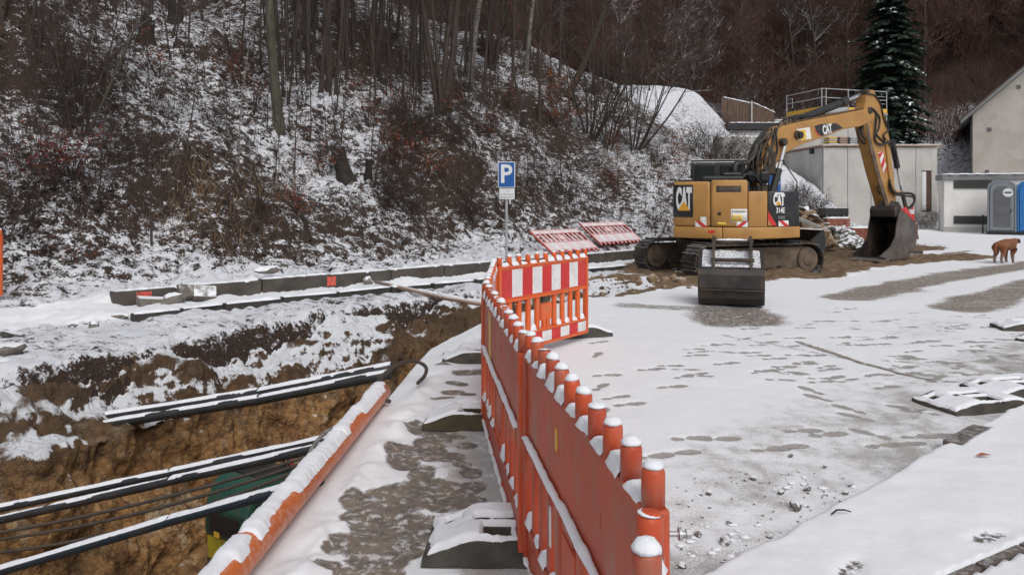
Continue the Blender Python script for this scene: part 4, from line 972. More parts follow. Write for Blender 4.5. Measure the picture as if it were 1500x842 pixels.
# ================================================================ the excavator
EXO = Vector((4.94, 16.83, 0)); EXR = R(-14)
EXI = (Matrix.Translation(EXO) @ Matrix.Rotation(EXR, 4, 'Z')).inverted()
ex = thing('excavator', 'yellow tracked excavator with black panels and its boom swung right', 'excavator', EXO, EXR)
def arcy(x): return -1.68 + .36 * (abs(x) / 1.25) ** 2.2
def arc_pts(x0, x1, n): return [x0 + (x1 - x0) * i / n for i in range(n + 1)]
def arc_panel(name, x0, x1, z0, z1, off, th, mat, bev=.015, n=10, parent=None, skew=None):
    """a curved panel following the tail; off = how far proud of the tail line"""
    xs = arc_pts(x0, x1, n); mb = MB(); vs = []
    for x in xs:
        y = arcy(x) - off
        zz0, zz1 = (skew(x) if skew else (z0, z1))
        vs += [(x, y, zz0), (x, y, zz1), (x, y + th, zz1), (x, y + th, zz0)]
    fs = []
    for i in range(n):
        for j in range(4): fs.append((i * 4 + j, i * 4 + (j + 1) % 4, (i + 1) * 4 + (j + 1) % 4, (i + 1) * 4 + j))
    fs += [(3, 2, 1, 0), (n * 4, n * 4 + 1, n * 4 + 2, n * 4 + 3)]
    mb.add(vs, fs); return mb.build(name, M[mat], parent or ex, smooth=True, bevel=bev)
# core of the upper body
core = [(x, arcy(x) + .05) for x in arc_pts(-1.20, 1.20, 12)] + [(1.20, .9), (-1.20, .9)]
MB().prism(core, .80, 1.66, lambda u, v, w_: (u, v, w_)).build('machine_body', M['cat_black'], ex, bevel=.02)
hood = [(x, arcy(x) + .06) for x in arc_pts(-1.2, .27, 8)] + [(.27, -.25), (-1.2, -.25)]
MB().prism(hood, 1.6, 1.93, lambda u, v, w_: (u, v, w_)).build('engine_hood', M['cat_black'], ex, bevel=.03)
MB().prism([(-1.22, -.25), (1.22, -.25), (1.22, 1.3), (-1.22, 1.3)], .82, 1.02, lambda u, v, w_: (u, v, w_)).build('deck', M['cat_yellow'], ex, bevel=.02)
MB().prism([(.62, -.6), (1.22, -.6), (1.22, .9), (.62, .9)], 1.02, 1.62, lambda u, v, w_: (u, v, w_)).build('side_cabinet', M['cat_yellow'], ex, bevel=.03)
arc_panel('counterweight', -1.25, -.268, .765, 1.0, .02, .25, 'cat_yellow', .02)
arc_panel('counterweight', -.262, 1.26, .775, 1.0, .02, .25, 'cat_yellow', .02, skew=lambda x: (.755 + .035 * max(0, x), 1.0 + .02 * max(0, x)))
arc_panel('rear_cover', -1.25, -.498, 1.006, 1.94, .0, .14, 'cat_yellow', .05)
dr = arc_panel('engine_door', -.490, .228, 1.012, 1.965, .012, .14, 'cat_yellow', .04)
arc_panel('rear_cover', .236, .612, 1.012, 1.735, .0, .14, 'cat_yellow', .02)
arc_panel('corner_panel', .618, 1.25, 1.022, 1.735, .002, .14, 'cat_black', .02)
arc_panel('corner_panel', -1.252, -.84, 1.19, 1.88, .006, .10, 'cat_black', .02)
def slot(x0, x1, z0, z1, off, mat, name, parent=None): return arc_panel(name, x0, x1, z0, z1, off, .01, mat, 0, 6, parent)
g_ = slot(-.385, .10, 1.715, 1.845, .0135, 'cat_black', 'air_slot', dr)
for i in range(5): slot(-.38, .095, 1.722 + i * .025, 1.734 + i * .025, .016, 'undercarriage', 'slat', g_)
slot(-.355, -.29, 1.245, 1.315, .0145, 'black', 'latch', dr)
slot(-.10, .215, 1.105, 1.375, .0140, 'decal_white', 'sticker', dr); slot(-.085, .125, 1.125, 1.255, .0155, 'sticker_yellow', 'sticker', dr)
mb = MB(); r_ = random.Random(6); x = -.08
while x < .2:
    w_ = r_.uniform(.012, .03); h_ = r_.uniform(.03, .055); mb.box((x + w_ / 2, arcy(x) - .0165, 1.325), (w_, .003, h_)); x += w_ + .008
for zz_ in (1.225, 1.195, 1.165): mb.box((.02, arcy(.02) - .018, zz_), (.15, .003, .008))
mb.build('faded_print', M['sign_grey'], dr)
slot(-.36, -.20, 1.045, 1.105, .0140, 'sticker_yellow', 'sticker', dr)
def quad_dec(name, pts, off, mat, parent=None):
    """flat decal on the tail: (x,z) outline"""
    n = len(pts); return MB().add([(x, arcy(x) - off, z) for x, z in pts], [tuple(range(n))]).build(name, M[mat], parent or ex)
def hazard(x0, x1, z0, z1, off, flip=False):
    quad_dec('hazard_mark', [(x0, z0), (x1, z0), (x1, z1), (x0, z1)], off, 'decal_white')
    w_ = x1 - x0; a_ = [(x0, z1), (x0 + .42 * w_, z1), (x1, z0 + .15 * (z1 - z0)), (x1, z0), (x0 + .6 * w_, z0)]
    if flip: a_ = [(x0 + x1 - p, q) for p, q in a_]
    quad_dec('hazard_mark', a_, off + .003, 'decal_red')
hazard(-.80, -.575, 1.005, 1.125, .004); hazard(.015, .232, 1.015, 1.125, .016, True); hazard(.83, 1.03, 1.03, 1.145, .006)
quad_dec('sticker', [(-.70, 1.13), (-.58, 1.13), (-.58, 1.21), (-.70, 1.21)], .004, 'decal_white')
quad_dec('paint_smear', [(-.56, .90), (-.50, .875), (-.42, .885), (-.40, .925), (-.46, .945), (-.54, .93)], .024, 'decal_red')
quad_dec('stripe', [(.625, 1.045), (.80, 1.045), (.635, 1.32), (.622, 1.36)], .006, 'decal_red')
quad_dec('stripe', [(.622, 1.04), (.70, 1.04), (.622, 1.17)], .009, 'cat_yellow')
def tail_text(body, x, z, size, off, sx, bold, mat='decal_white'):
    sl_ = (arcy(x + .01) - arcy(x - .01)) / .02
    return text_obj('lettering', body, size, M[mat], ex, Matrix.Translation((x, arcy(x) - off, z)) @ Matrix.Rotation(math.atan(sl_), 4, 'Z') @ Matrix.Rotation(R(90), 4, 'X'), sx, bold)
tail_text('CAT', -1.035, 1.56, .60, .030, .295, .034); tail_text('CAT', .835, 1.555, .30, .016, .40, .018)
quad_dec('triangle', [(-1.16, 1.335), (-.905, 1.335), (-1.035, 1.535)], .044, 'decal_yellow'); quad_dec('triangle', [(.755, 1.46), (.895, 1.46), (.83, 1.535)], .024, 'decal_yellow')
tail_text('314E', .865, 1.345, .15, .016, .62, .004)
quad_dec('sticker', [(.76, 1.675), (.93, 1.675), (.93, 1.71), (.76, 1.71)], .008, 'foil_white'); quad_dec('sticker', [(.82, 1.17), (.96, 1.17), (.96, 1.24), (.82, 1.24)], .008, 'loo_dark')
# cab
cb = MB().prism([(-.02, 1.0), (1.55, 1.0), (1.62, 1.5), (1.35, 2.42), (.0, 2.42), (-.02, 1.7)], -.90, .28, lambda u, v, w_: (w_, u, v)).build('cab', M['black_snow'], ex, bevel=.05)
MB().box((-.60, -.026, 2.12), (.42, .02, .42)).build('rear_window', M['glass_dark'], cb, bevel=.02); MB().box((-.03, -.026, 2.12), (.46, .02, .42)).build('rear_window', M['glass_dark'], cb, bevel=.02)
MB().box((.285, .7, 1.95), (.02, 1.0, .6)).build('side_window', M['glass_dark'], cb, bevel=.02); MB().box((-.905, .7, 1.95), (.02, 1.0, .6)).build('side_window', M['glass_dark'], cb, bevel=.02)
MB().box((-.31, .72, 2.44), (1.18, 1.38, .05)).build('cab_roof', M['black_snow'], cb, bevel=.02)
MB().tube([(.02, -.55, 1.9), (.02, -.55, 2.25), (.06, -.5, 2.34), (.2, -.45, 2.36)], .06, 12).build('exhaust', M['black'], ex, smooth=True)
MB().box((-.25, -.72, 2.0), (.85, .45, .14)).box((-.05, -.7, 2.1), (.4, .3, .1)).build('engine_cover', M['black'], ex, bevel=.05)
MB().box((-1.0, -1.0, 1.96), (.3, .5, .08)).build('tool_tray', M['black_snow'], ex, bevel=.03)
for k in range(3):
    x = -.2 + k * .16; MB().tube([(x, -.35, 1.95), (x + .15, -.2, 2.12), (x + .35, -.05, 2.1), (x + .5, .1, 1.9)], .03, 8).build('hose', M['black'], ex, smooth=True)
MB().tube([(.75, -.2, 1.62), (.75, -.2, 2.42), (1.05, -.15, 2.42), (1.30, -.5, 1.95), (1.30, -.5, 1.65)], .013, 7).build('hand_rail', M['black'], ex, smooth=True)
MB().tube([(.45, .1, 1.7), (.45, .1, 2.62), (.62, .1, 2.62), (.62, .1, 1.75)], .013, 7).build('hand_rail', M['black'], ex, smooth=True)

# boom and stick lie in an upright plane that swings about the boom foot
BB = Vector((5.6, 17.2, 0)); BD = Vector((.84, .543, 0)); BQ = Vector((.543, -.84, 0))
def BPuz(px, py, w_=0.0):
    k = (px - 750) / FPX; o_ = BB + BQ * w_
    u = (k * o_.y - o_.x) / (BD.x - BD.y * k); Y = o_.y + BD.y * u
    return u, CAM_H - (py - HOR) / FPX * Y
def bfr(u, v, w_): return EXI @ (BB + BD * u + BQ * w_ + Vector((0, 0, v)))
def z3(x, y): return (1080 + x / 4.953, 110 + y / 4.953)
def z8(x, y): return (1240 + x / 3.007, 120 + y / 3.007)
def boompart(name, pts, a_, b_, mat, bev=.03, parent=None, w_ref=None):
    w0 = b_ if w_ref is None else w_ref
    return MB().prism([BPuz(*p, w0) for p in pts], a_, b_, bfr).build(name, M[mat], parent or ex, bevel=bev)
boom = boompart('boom', [z3(*p) for p in [(150, 800), (168, 660), (200, 540), (262, 425), (330, 372), (430, 345), (600, 312), (800, 275), (955, 243), (992, 252), (1005, 290), (985, 335), (900, 372), (770, 397), (650, 445), (500, 495), (385, 548), (318, 590), (262, 690), (205, 812)]], -.18, .18, 'cat_yellow', .03)
stick = boompart('stick', [z8(*p) for p in [(90, 38), (120, 35), (150, 90), (178, 178), (190, 250), (204, 370), (216, 480), (224, 562), (176, 572), (165, 520), (130, 400), (100, 280), (80, 190), (78, 130), (86, 90)]], -.15, .15, 'cat_yellow', .03)
MB().prism([BPuz(*z8(*p), .16) for p in [(84, 180), (100, 280), (130, 400), (165, 520), (176, 572), (196, 570), (152, 420), (108, 250), (98, 190)]], .145, .165, bfr).build('stick_flange', M['undercarriage'], ex, bevel=.005)
# boom foot and swing post
mb = MB(); u0, z0 = BPuz(1108, 272, 0)
mb.cyl(bfr(u0 - .05, .95, 0), bfr(u0 - .05, 1.75, 0), .3, n=20).box(bfr(u0, 1.5, .2), (.5, .06, .8), Matrix.Rotation(math.atan2(BD.y, BD.x) - EXR, 3, 'Z')).box(bfr(u0, 1.5, -.2), (.5, .06, .8), Matrix.Rotation(math.atan2(BD.y, BD.x) - EXR, 3, 'Z'))
mb.build('swing_post', M['dark_steel'], ex, bevel=.02)
def rod(name, p, q, r, mat, w_=0.0, parent=None, n=14):
    u, v = BPuz(*p, w_); u2, v2 = BPuz(*q, w_); return MB().cyl(bfr(u, v, w_), bfr(u2, v2, w_), r, n=n).build(name, M[mat], parent or ex)
for s_ in (.26, -.26):
    c1 = rod('cylinder_barrel', (1131, 284), (1140.5, 248), .085, 'black', s_); rod('cylinder_rod', (1140, 251), (1151, 208), .045, 'chrome', s_)
rod('cylinder_barrel', (1172, 174.5), (1237.5, 149), .095, 'black', 0.0); rod('cylinder_collar', (1231, 151.5), (1239, 148.3), .115, 'black', 0.0)
rod('cylinder_rod', (1236, 149.6), (1273, 134), .05, 'chrome', 0.0)
rod('cylinder_barrel', (1306, 205), (1314.5, 246), .075, 'black', .0); rod('cylinder_rod', (1314, 244), (1322, 284), .042, 'chrome', .0)
def pin(px, py, r, w_, mat='dark_steel', name='pivot_pin'):
    u, v = BPuz(px, py, w_); return MB().cyl(bfr(u, v, -w_), bfr(u, v, w_), r, n=18).build(name, M[mat], ex, bevel=.01)
pin(1151, 208, .09, .31); pin(1169.5, 197.5, .10, .23); pin(1276, 162, .085, .21); pin(1272.5, 135, .075, .18); pin(1318, 304, .08, .28); pin(1322, 284, .06, .25)
# linkage above the bucket
for w_ in (.2, -.2):
    MB().bar(bfr(*BPuz(1322, 284, w_), w_), bfr(*BPuz(1330, 316, w_), w_), .05, .12).build('bucket_link', M['dark_steel'], ex, bevel=.01)
    MB().bar(bfr(*BPuz(1310, 283, w_), w_), bfr(*BPuz(1323, 284, w_), w_), .05, .12).build('bucket_link', M['cat_yellow'], ex, bevel=.01)
# working bucket: open towards the machine
def buv(px, py): return BPuz(px, py, .62)
outer = [(1300, 380), (1308, 381), (1324, 378), (1336, 371), (1342, 354), (1340.5, 325), (1331, 309), (1318, 305)]
side = [buv(*p) for p in [(1288, 376)] + outer + [(1313.5, 329), (1311, 348), (1304, 362)]]
M['side_steel'] = pmat('half_scoured_steel', (0.17, 0.155, 0.14), (0.10, 0.085, 0.075), 3, 0.45, 0.2, 40, 0.4, dirt=(0.09, 0.05, 0.04), damt=0.6, dscale=2.2)
bk = MB().prism(side, .60, .635, bfr).build('bucket', M['side_steel'], ex, bevel=.006)
MB().prism(side, -.15, -.115, bfr).build('side_plate', M['bucket_steel'], bk, bevel=.006)
ou = [buv(*p) for p in outer]; cu = Vector(buv(1322, 345))
mb = MB(); n = len(ou)
inn = [tuple(Vector(p) + (cu - Vector(p)).normalized() * .035) for p in ou]
for i in range(n - 1): mb.prism([ou[i], ou[i + 1], inn[i + 1], inn[i]], -.115, .60, bfr)
mb.build('shell', M['bucket_steel'], bk)
lip = buv(1288, 377); MB().prism([(lip[0] - .12, .01), (lip[0] + .42, .02), (lip[0] + .42, .06), (lip[0] - .12, .035)], -.17, .65, bfr).build('cutting_edge', M['bright_steel'], bk, bevel=.006)
tu = buv(1318, 305); MB().prism([(tu[0] - .16, tu[1] - .24), (tu[0] + .1, tu[1] - .2), (tu[0] + .12, tu[1] + .03), (tu[0] - .1, tu[1] + .06), (tu[0] - .18, tu[1] - .05)], -.11, .60, bfr).build('top_beam', M['bucket_steel'], bk, bevel=.04)
for w_ in (.02, .32):
    MB().prism([buv(1313, 307), buv(1334, 312), buv(1328, 296), buv(1318, 294)], w_ + .06, w_ + .10, bfr).build('bucket_ear', M['bucket_steel'], bk, bevel=.01)
MB().prism([buv(1319, 306), buv(1341, 326), buv(1336, 318), buv(1326, 303)], .637, .645, bfr).build('paint_patch', M['decal_red'], bk)
# decals on the boom and stick
def bdec(name, pts, w_, mat): return MB().add([bfr(*BPuz(*p, w_), w_) for p in pts], [tuple(range(len(pts)))]).build(name, M[mat], boom)
bdec('nameplate', [z3(*p) for p in [(560, 372), (600, 358), (720, 350), (768, 385), (700, 408), (612, 445), (575, 410)]], .184, 'cat_black')
bdec('stripe', [z3(*p) for p in [(560, 385), (572, 412), (610, 447), (590, 442), (566, 412)]], .187, 'decal_red')
bdec('sticker', [z3(*p) for p in [(430, 395), (525, 378), (540, 462), (440, 480)]], .184, 'decal_white'); bdec('sticker', [z3(*p) for p in [(433, 405), (495, 394), (502, 468), (441, 476)]], .187, 'sticker_yellow')
uc, zc_ = BPuz(*z3(653, 397), .19); u1, z1 = BPuz(*z3(700, 385), .19)
text_obj('lettering', 'CAT', .30, M['decal_white'], boom, Matrix.Translation(bfr(uc, zc_, .19)) @ Matrix.Rotation(math.atan2(BD.y, BD.x) - EXR, 4, 'Z') @ Matrix.Rotation(R(90), 4, 'X') @ Matrix.Rotation(math.atan2(z1 - zc_, u1 - uc), 4, 'Z'), .62, .013)
u_, v_ = BPuz(*z3(447, 437), .19); MB().cyl(bfr(u_, v_, .17), bfr(u_, v_, .27), .085).build('lamp', M['black'], boom, bevel=.01)
def stl(t, side_):
    a_, b_ = ((139, 312), (163, 402)) if side_ == 0 else ((159, 306), (178, 385)); t = min(1, max(0, t)); return (a_[0] + (b_[0] - a_[0]) * t, a_[1] + (b_[1] - a_[1]) * t)
for t0 in (-.22, .30, .82):
    MB().add([bfr(*BPuz(*z8(*p), .156), .156) for p in (stl(t0 + .27, 0), stl(t0, 1), stl(t0 + .27, 1), stl(t0 + .54, 0))], [(0, 1, 2, 3)]).build('hazard_mark', M['decal_red'], stick)
MB().add([bfr(*BPuz(*z8(*p), .152), .152) for p in [(139, 312), (159, 306), (178, 385), (163, 402)]], [(0, 1, 2, 3)]).build('hazard_mark', M['decal_white'], stick)
# hydraulic hoses
def bhose(pts, r=.022, mat='black', w0=.2, w1=None, name='hydraulic_hose', parent=None):
    w1 = w0 if w1 is None else w1; P = []
    for i, p in enumerate(pts):
        w_ = w0 + (w1 - w0) * i / max(1, len(pts) - 1); P.append(bfr(*BPuz(*p, w_), w_))
    Q = []
    for i in range(len(P) - 1):
        a0, a1, a2, a3 = P[max(i - 1, 0)], P[i], P[i + 1], P[min(i + 2, len(P) - 1)]
        for j in range(5):
            t = j / 5; Q.append(.5 * ((2 * a1) + (a2 - a0) * t + (2 * a0 - 5 * a1 + 4 * a2 - a3) * t * t + (3 * a1 - a0 - 3 * a2 + a3) * t ** 3))
    Q.append(P[-1]); return MB().tube(Q, r, 7).build(name, M[mat], parent or ex, smooth=True)
bhose([z3(*p) for p in [(300, 375), (420, 338), (600, 305), (800, 262), (960, 236)]], .02, 'undercarriage', .1); bhose([z3(*p) for p in [(260, 415), (330, 352), (460, 318), (640, 290), (900, 250)]], .02, 'cat_yellow', -.08)
bhose([z3(*p) for p in [(970, 240), (1010, 280), (1005, 370), (1000, 470), (1040, 505), (1090, 490), (1110, 480)]], .03, 'black', .2); bhose([z3(*p) for p in [(980, 255), (1030, 300), (1030, 380), (1010, 430), (1060, 480), (1100, 500)]], .025, 'black', .17)
bhose([z3(*p) for p in [(905, 375), (880, 410), (885, 460), (915, 495), (955, 500)]], .028, 'black', .05); bhose([z3(*p) for p in [(910, 375), (900, 420), (925, 465), (950, 475)]], .022, 'black', .1)
bhose([z3(*p) for p in [(960, 140), (1000, 150), (1040, 210), (1060, 300), (1085, 380)]], .02, 'black', .17); bhose([z3(*p) for p in [(1085, 330), (1095, 400), (1060, 440), (1090, 480), (1120, 520)]], .022, 'black', .18)
bhose([z3(*p) for p in [(1110, 480), (1150, 560), (1160, 660), (1165, 690)]], .02, 'black', .12); bhose([z8(*p) for p in [(172, 250), (180, 330), (190, 420), (205, 470), (230, 490)]], .03, 'cat_yellow', .17)
bhose([z8(*p) for p in [(190, 430), (195, 470), (225, 492), (270, 490), (296, 500), (298, 530), (280, 552), (255, 558)]], .035, 'black', .18, .3); bhose([z8(*p) for p in [(195, 450), (205, 485), (240, 500), (285, 505), (300, 520), (290, 545)]], .025, 'black', .24, .35)
bhose([z8(*p) for p in [(150, 445), (138, 465), (145, 490), (160, 498)]], .025, 'black', .1)
r_ = random.Random(9)
for i in range(34):        # the bundle at the boom foot
    x0, y0 = r_.uniform(175, 300), r_.uniform(380, 520); x3, y3 = r_.uniform(60, 200), r_.uniform(600, 760)
    mx, my = (x0 + x3) / 2 + r_.uniform(-70, 40), (y0 + y3) / 2 + r_.uniform(-40, 40)
    bhose([z3(x0, y0), z3(mx + 20, my - 45), z3(mx, my + 30), z3(x3, y3)], r_.uniform(.015, .03), r_.choice(['black', 'black', 'dark_steel', 'cable', 'cat_yellow']), r_.uniform(-.2, .3))
for i in range(7):
    bhose([z3(300 + i * 22, 365 - i * 5), z3(330 + i * 22, 325 - i * 6 + r_.uniform(-6, 6)), z3(400 + i * 20, 318 - i * 5), z3(470 + i * 12, 308 - i * 3)], .018, 'black', r_.uniform(-.1, .15))
MB().box(bfr(*BPuz(*z3(205, 640), .0), .0), (.42, .4, .55)).build('valve_block', M['dark_steel'], ex, bevel=.04)
MB().box(bfr(*BPuz(*z3(140, 740), .05), .05), (.55, .4, .3)).build('hose_guard', M['black'], ex, bevel=.08)
# undercarriage: two tracks, pointing more to the right than the upper body
TC = Vector((4.72, 16.62, 0)); TA = R(20.0)       # track axis against the x axis
TM = EXI @ Matrix.Translation(TC) @ Matrix.Rotation(TA, 4, 'Z')
MB().box((0, 0, .5), (1.6, 1.5, .34)).cyl((0, 0, .6), (0, 0, .82), .6, n=24).build('chassis', M['dark_steel'], ex, bevel=.02).matrix_local = TM
hl, rr_ = 1.24, .325
def stadium(s_):
    L = 2 * hl; c = math.pi * rr_; T = 2 * L + 2 * c; s_ = (s_ % 1) * T
    if s_ < L: return -hl + s_, rr_ * 2, 0.0
    s_ -= L
    if s_ < c: a_ = s_ / rr_; return hl + rr_ * math.sin(a_), rr_ + rr_ * math.cos(a_), -a_
    s_ -= c
    if s_ < L: return hl - s_, 0.0, -math.pi
    s_ -= L; a_ = s_ / rr_; return -hl - rr_ * math.sin(a_), rr_ - rr_ * math.cos(a_), -math.pi - a_
shoe = MB().box((0, 0, .02), (.155, .5, .03)).box((-.05, 0, .045), (.025, .5, .05)).box((.03, 0, .04), (.02, .5, .03)).mesh('track_shoe', M['track'])
for s_ in (-1, 1):
    tk = MB()
    tk.prism([(hl * math.cos(0) + rr_ * .86 * math.sin(t), rr_ + .86 * rr_ * math.cos(t)) for t in [math.pi * i / 10 for i in range(11)]] + [(-hl - rr_ * .86 * math.sin(t), rr_ - .86 * rr_ * math.cos(t)) for t in [math.pi * i / 10 for i in range(11)]], -.14, .14, lambda u, v, w_: (u, w_, v))
    t_ = tk.build('track', M['undercarriage'], ex, bevel=.01); t_.matrix_local = TM @ Matrix.Translation((0, s_ * .99, -.03))
    for sx in (-hl, hl):
        w2 = MB().cyl((sx, -.19, rr_), (sx, .19, rr_), rr_ * .80, n=22).cyl((sx, -.215, rr_), (sx, .215, rr_), rr_ * .4, n=14); w2.build('sprocket', M['undercarriage'], t_, bevel=.015)
    MB().box((0, 0, rr_ - .02), (1.9, .34, .30)).build('track_frame', M['undercarriage'], t_, bevel=.02)
    for i in range(5): MB().cyl((-1 + i * .5, -.17, .12), (-1 + i * .5, .17, .12), .1, n=12).build('roller', M['dark_steel'], t_)
    N = 46
    for i in range(N):
        x, z, a_ = stadium(i / N); inst(shoe, 'track_shoe', t_, Matrix.Translation((x, 0, z)) @ Matrix.Rotation(-a_, 4, 'Y'))
bl = MB().prism([(1.82, .28), (1.90, .30), (1.96, .6), (1.90, .92), (1.82, .90), (1.88, .6)], -.92, 1.05, lambda u, v, w_: (u, w_, v)).build('dozer_blade', M['black_snow'], ex, bevel=.01); bl.matrix_local = TM
for y in (-.5, .5): MB().bar((1.0, y, .45), (1.84, y, .55), .12, .16).build('blade_arm', M['dark_steel'], ex, bevel=.01).matrix_local = TM
MB().prism([(1.45, .62), (1.85, .9), (1.88, .86), (1.85, .35), (1.5, .3)], -.95, -.9, lambda u, v, w_: (u, w_, v)).build('blade_side', M['black'], ex).matrix_local = TM

# ---------------------------------------------------------------- spare bucket set down on the road
sb = thing('digger_bucket', 'spare digger bucket standing on the wet road, snow on its sloping back', 'bucket', Vector((3.23, 11.08, 0)), R(-16))
prof = [(.05, .02), (-.04, .10), (-.085, .28), (-.07, .47), (.0, .56), (.50, .80), (.56, .78), (.52, .72), (.85, .10), (.82, .03)]
W_ = .46
MB().prism([(-.05, .12), (-.085, .28), (-.07, .47), (.0, .56), (.03, .53), (-.035, .45), (-.05, .28), (-.01, .13), (.08, .055), (.82, .045), (.86, .02), (.05, .02)], -W_, W_, lambda u, v, w_: (w_, u, v)).build('shell', M['bucket_steel'], sb, bevel=.012)
MB().prism([(.0, .56), (.50, .80), (.53, .765), (.03, .525)], -W_, W_, lambda u, v, w_: (w_, u, v)).build('back_plate', M['bucket_steel'], sb, bevel=.008)
for x in (-W_ - .012, W_ - .012):
    MB().prism(prof, x, x + .026, lambda u, v, w_: (w_, u, v)).build('side_plate', M['bucket_steel'], sb, bevel=.006)
MB().box((0, -.088, .245), (2 * W_ - .02, .02, .02)).build('weld_seam', M['dark_steel'], sb, bevel=.006)
def sheet_on(parent, fn, nu, nv, seed):
    V = [fn(i / (nu - 1), j / (nv - 1)) for i in range(nu) for j in range(nv)]
    idx = np.arange(nu * nv).reshape(nu, nv); F = np.stack([idx[:-1, :-1].ravel(), idx[1:, :-1].ravel(), idx[1:, 1:].ravel(), idx[:-1, 1:].ravel()], 1)
    return np_mesh('snow_cover', np.array([tuple(v) for v in V]), F, M['snow_thin' if seed == 1 else 'snow'], True, None, parent)
nz_ = np.random.RandomState(3)
def bs(u, v):
    x = -W_ + .02 + u * (2 * W_ - .04); e = min(u, 1 - u, v, 1 - v); n = float(fbm(np.array([u * 11]), np.array([v * 9]), o=3, seed=500)[0])
    h = .016 + .012 * n if e > .03 else -.01
    return Vector((x, .02 + .47 * v, .57 + .225 * v + h))
sheet_on(sb, bs, 60, 36, 1)
for x in (-.25, .29):
    MB().prism([(-.03, .47), (.0, .62), (.12, .82), (.40, 1.0), (.50, 1.02), (.55, .92), (.52, .78), (.02, .54)], x - .02, x + .02, lambda u, v, w_: (w_, u, v)).build('bucket_ear', M['dark_steel'], sb, bevel=.006)
for (y, z) in ((.47, .93), (.06, .68)):
    MB().cyl((-.29, y, z), (.33, y, z), .03, n=12).build('pin', M['dark_steel'], sb)
snow_strip('snow_ridge', sb, (-.22, .47, .955), (.26, .47, .955), .045, .02, 24, 88)
# ================================================================ buildings on the right
def bt(parent, name, c, d, mat, bev=0.0, rot=None):
    return MB().box(Vector(c) - Vector(parent.location), d, rot).build(name, M[mat], parent, bevel=bev)
# precast concrete plant building
cbld = thing('concrete_building', 'flat-roofed grey precast concrete building behind the excavator', 'building', (15.75, 38, 0))
X0, X1, Y0, Y1, ZT = 15.75, 21.5, 38.0, 46.0, 4.22
bt(cbld, 'core', ((X0 + X1) / 2, (Y0 + Y1) / 2, ZT / 2 - .02), (X1 - X0 - .12, Y1 - Y0 - .12, ZT - .04), 'concrete')
jx = [X0, 16.97, 18.15, 19.3, 20.42, X1]
for i in range(5):
    a, b = jx[i], jx[i + 1]
    if i == 4:      # the panel with the tall opening
        bt(cbld, 'wall_panel', (20.42 + .16, Y0 + .03, ZT / 2 - .03), (.30, .12, ZT - .06), 'concrete', .01)
        bt(cbld, 'wall_panel', (21.22 + .14, Y0 + .03, ZT / 2 - .03), (.28, .12, ZT - .06), 'concrete', .01)
        bt(cbld, 'wall_panel', (20.975, Y0 + .03, 3.58), (.49, .12, 1.2), 'concrete', .01); bt(cbld, 'wall_panel', (20.975, Y0 + .03, .45), (.49, .12, .9), 'concrete', .01)
        wf = bt(cbld, 'window', (20.975, Y0 + .05, 1.94), (.49, .06, 2.06), 'brick_dark', .01)
        MB().box(Vector((20.86, Y0 + .015, 1.95)) - Vector(cbld.location), (.2, .02, 1.96)).build('pane', M['sign_white'], wf)
    else:
        bt(cbld, 'wall_panel', ((a + b) / 2, Y0 + .03, ZT / 2 - .03), (b - a - .022, .12, ZT - .06), 'concrete', .01)
for i in range(5):
    a = Y0 + .12 + i * 1.55; bt(cbld, 'wall_panel', (X0 + .03, a + .765, ZT / 2 - .03), (.12, 1.52, ZT - .06), 'concrete', .01)
bt(cbld, 'roof_edge', ((X0 + X1) / 2, Y0 + .0, ZT + .02), (X1 - X0 + .35, .3, .09), 'wood_pale', .01); bt(cbld, 'roof_edge', (X0 - .0, (Y0 + Y1) / 2 + .16, ZT + .02), (.3, Y1 - Y0 - .02, .09), 'wood_pale', .01)
snow_strip('snow_ridge', cbld, Vector((X0 - .1, Y0 + .02, ZT + .065)) - cbld.location, Vector((X1 + .15, Y0 + .02, ZT + .065)) - cbld.location, .28, .035, 80, 91)
lm = AT(1193, 217, Y0 - .0); lamp = bt(cbld, 'wall_lamp', (X0 - .12, 39.2, 4.02), (.18, .26, .26), 'black', .03)
bt(cbld, 'roof_slab', ((X0 + X1) / 2, (Y0 + Y1) / 2, ZT + .01), (X1 - X0 - .3, Y1 - Y0 - .3, .06), 'concrete')
# upper tank block and terrace behind
ub = thing('tank_block', 'raised grey concrete block behind the roof scaffold', 'building', (15.0, 46.5, 0))
bt(ub, 'wall', (18.2, 48.6, 3.15), (6.4, 4.0, 6.3), 'concrete', .02); bt(ub, 'roof_slab', (18.2, 48.6, 6.36), (6.7, 4.3, .14), 'concrete', .02)
snow_strip('snow_ridge', ub, Vector((14.9, 46.6, 6.42)) - ub.location, Vector((21.5, 46.6, 6.42)) - ub.location, .3, .05, 60, 93)
tw = thing('terrace_wall', 'dark-capped concrete terrace wall below the brown board fence', 'wall', (12.6, 43.2, 0))
bt(tw, 'wall', (14.1, 44.0, 2.75), (3.2, 1.2, 5.5), 'concrete', .02); o = bt(tw, 'coping', (14.1, 43.9, 5.72), (3.4, 1.5, .40), 'black', .02)
snow_strip('snow_ridge', tw, Vector((12.5, 43.3, 5.92)) - tw.location, Vector((15.8, 43.3, 5.92)) - tw.location, .3, .05, 50, 95)
rw = thing('snow_bank_wall', 'pale concrete wall end holding the smooth snow bank', 'wall', (10.5, 36, 0))
bt(rw, 'wall', (11.2, 36.2, 2.25), (2.9, .5, 4.55), 'concrete', .02)
snow_strip('snow_ridge', rw, Vector((9.8, 36.2, 4.52)) - rw.location, Vector((12.6, 36.2, 4.52)) - rw.location, .5, .07, 40, 97)
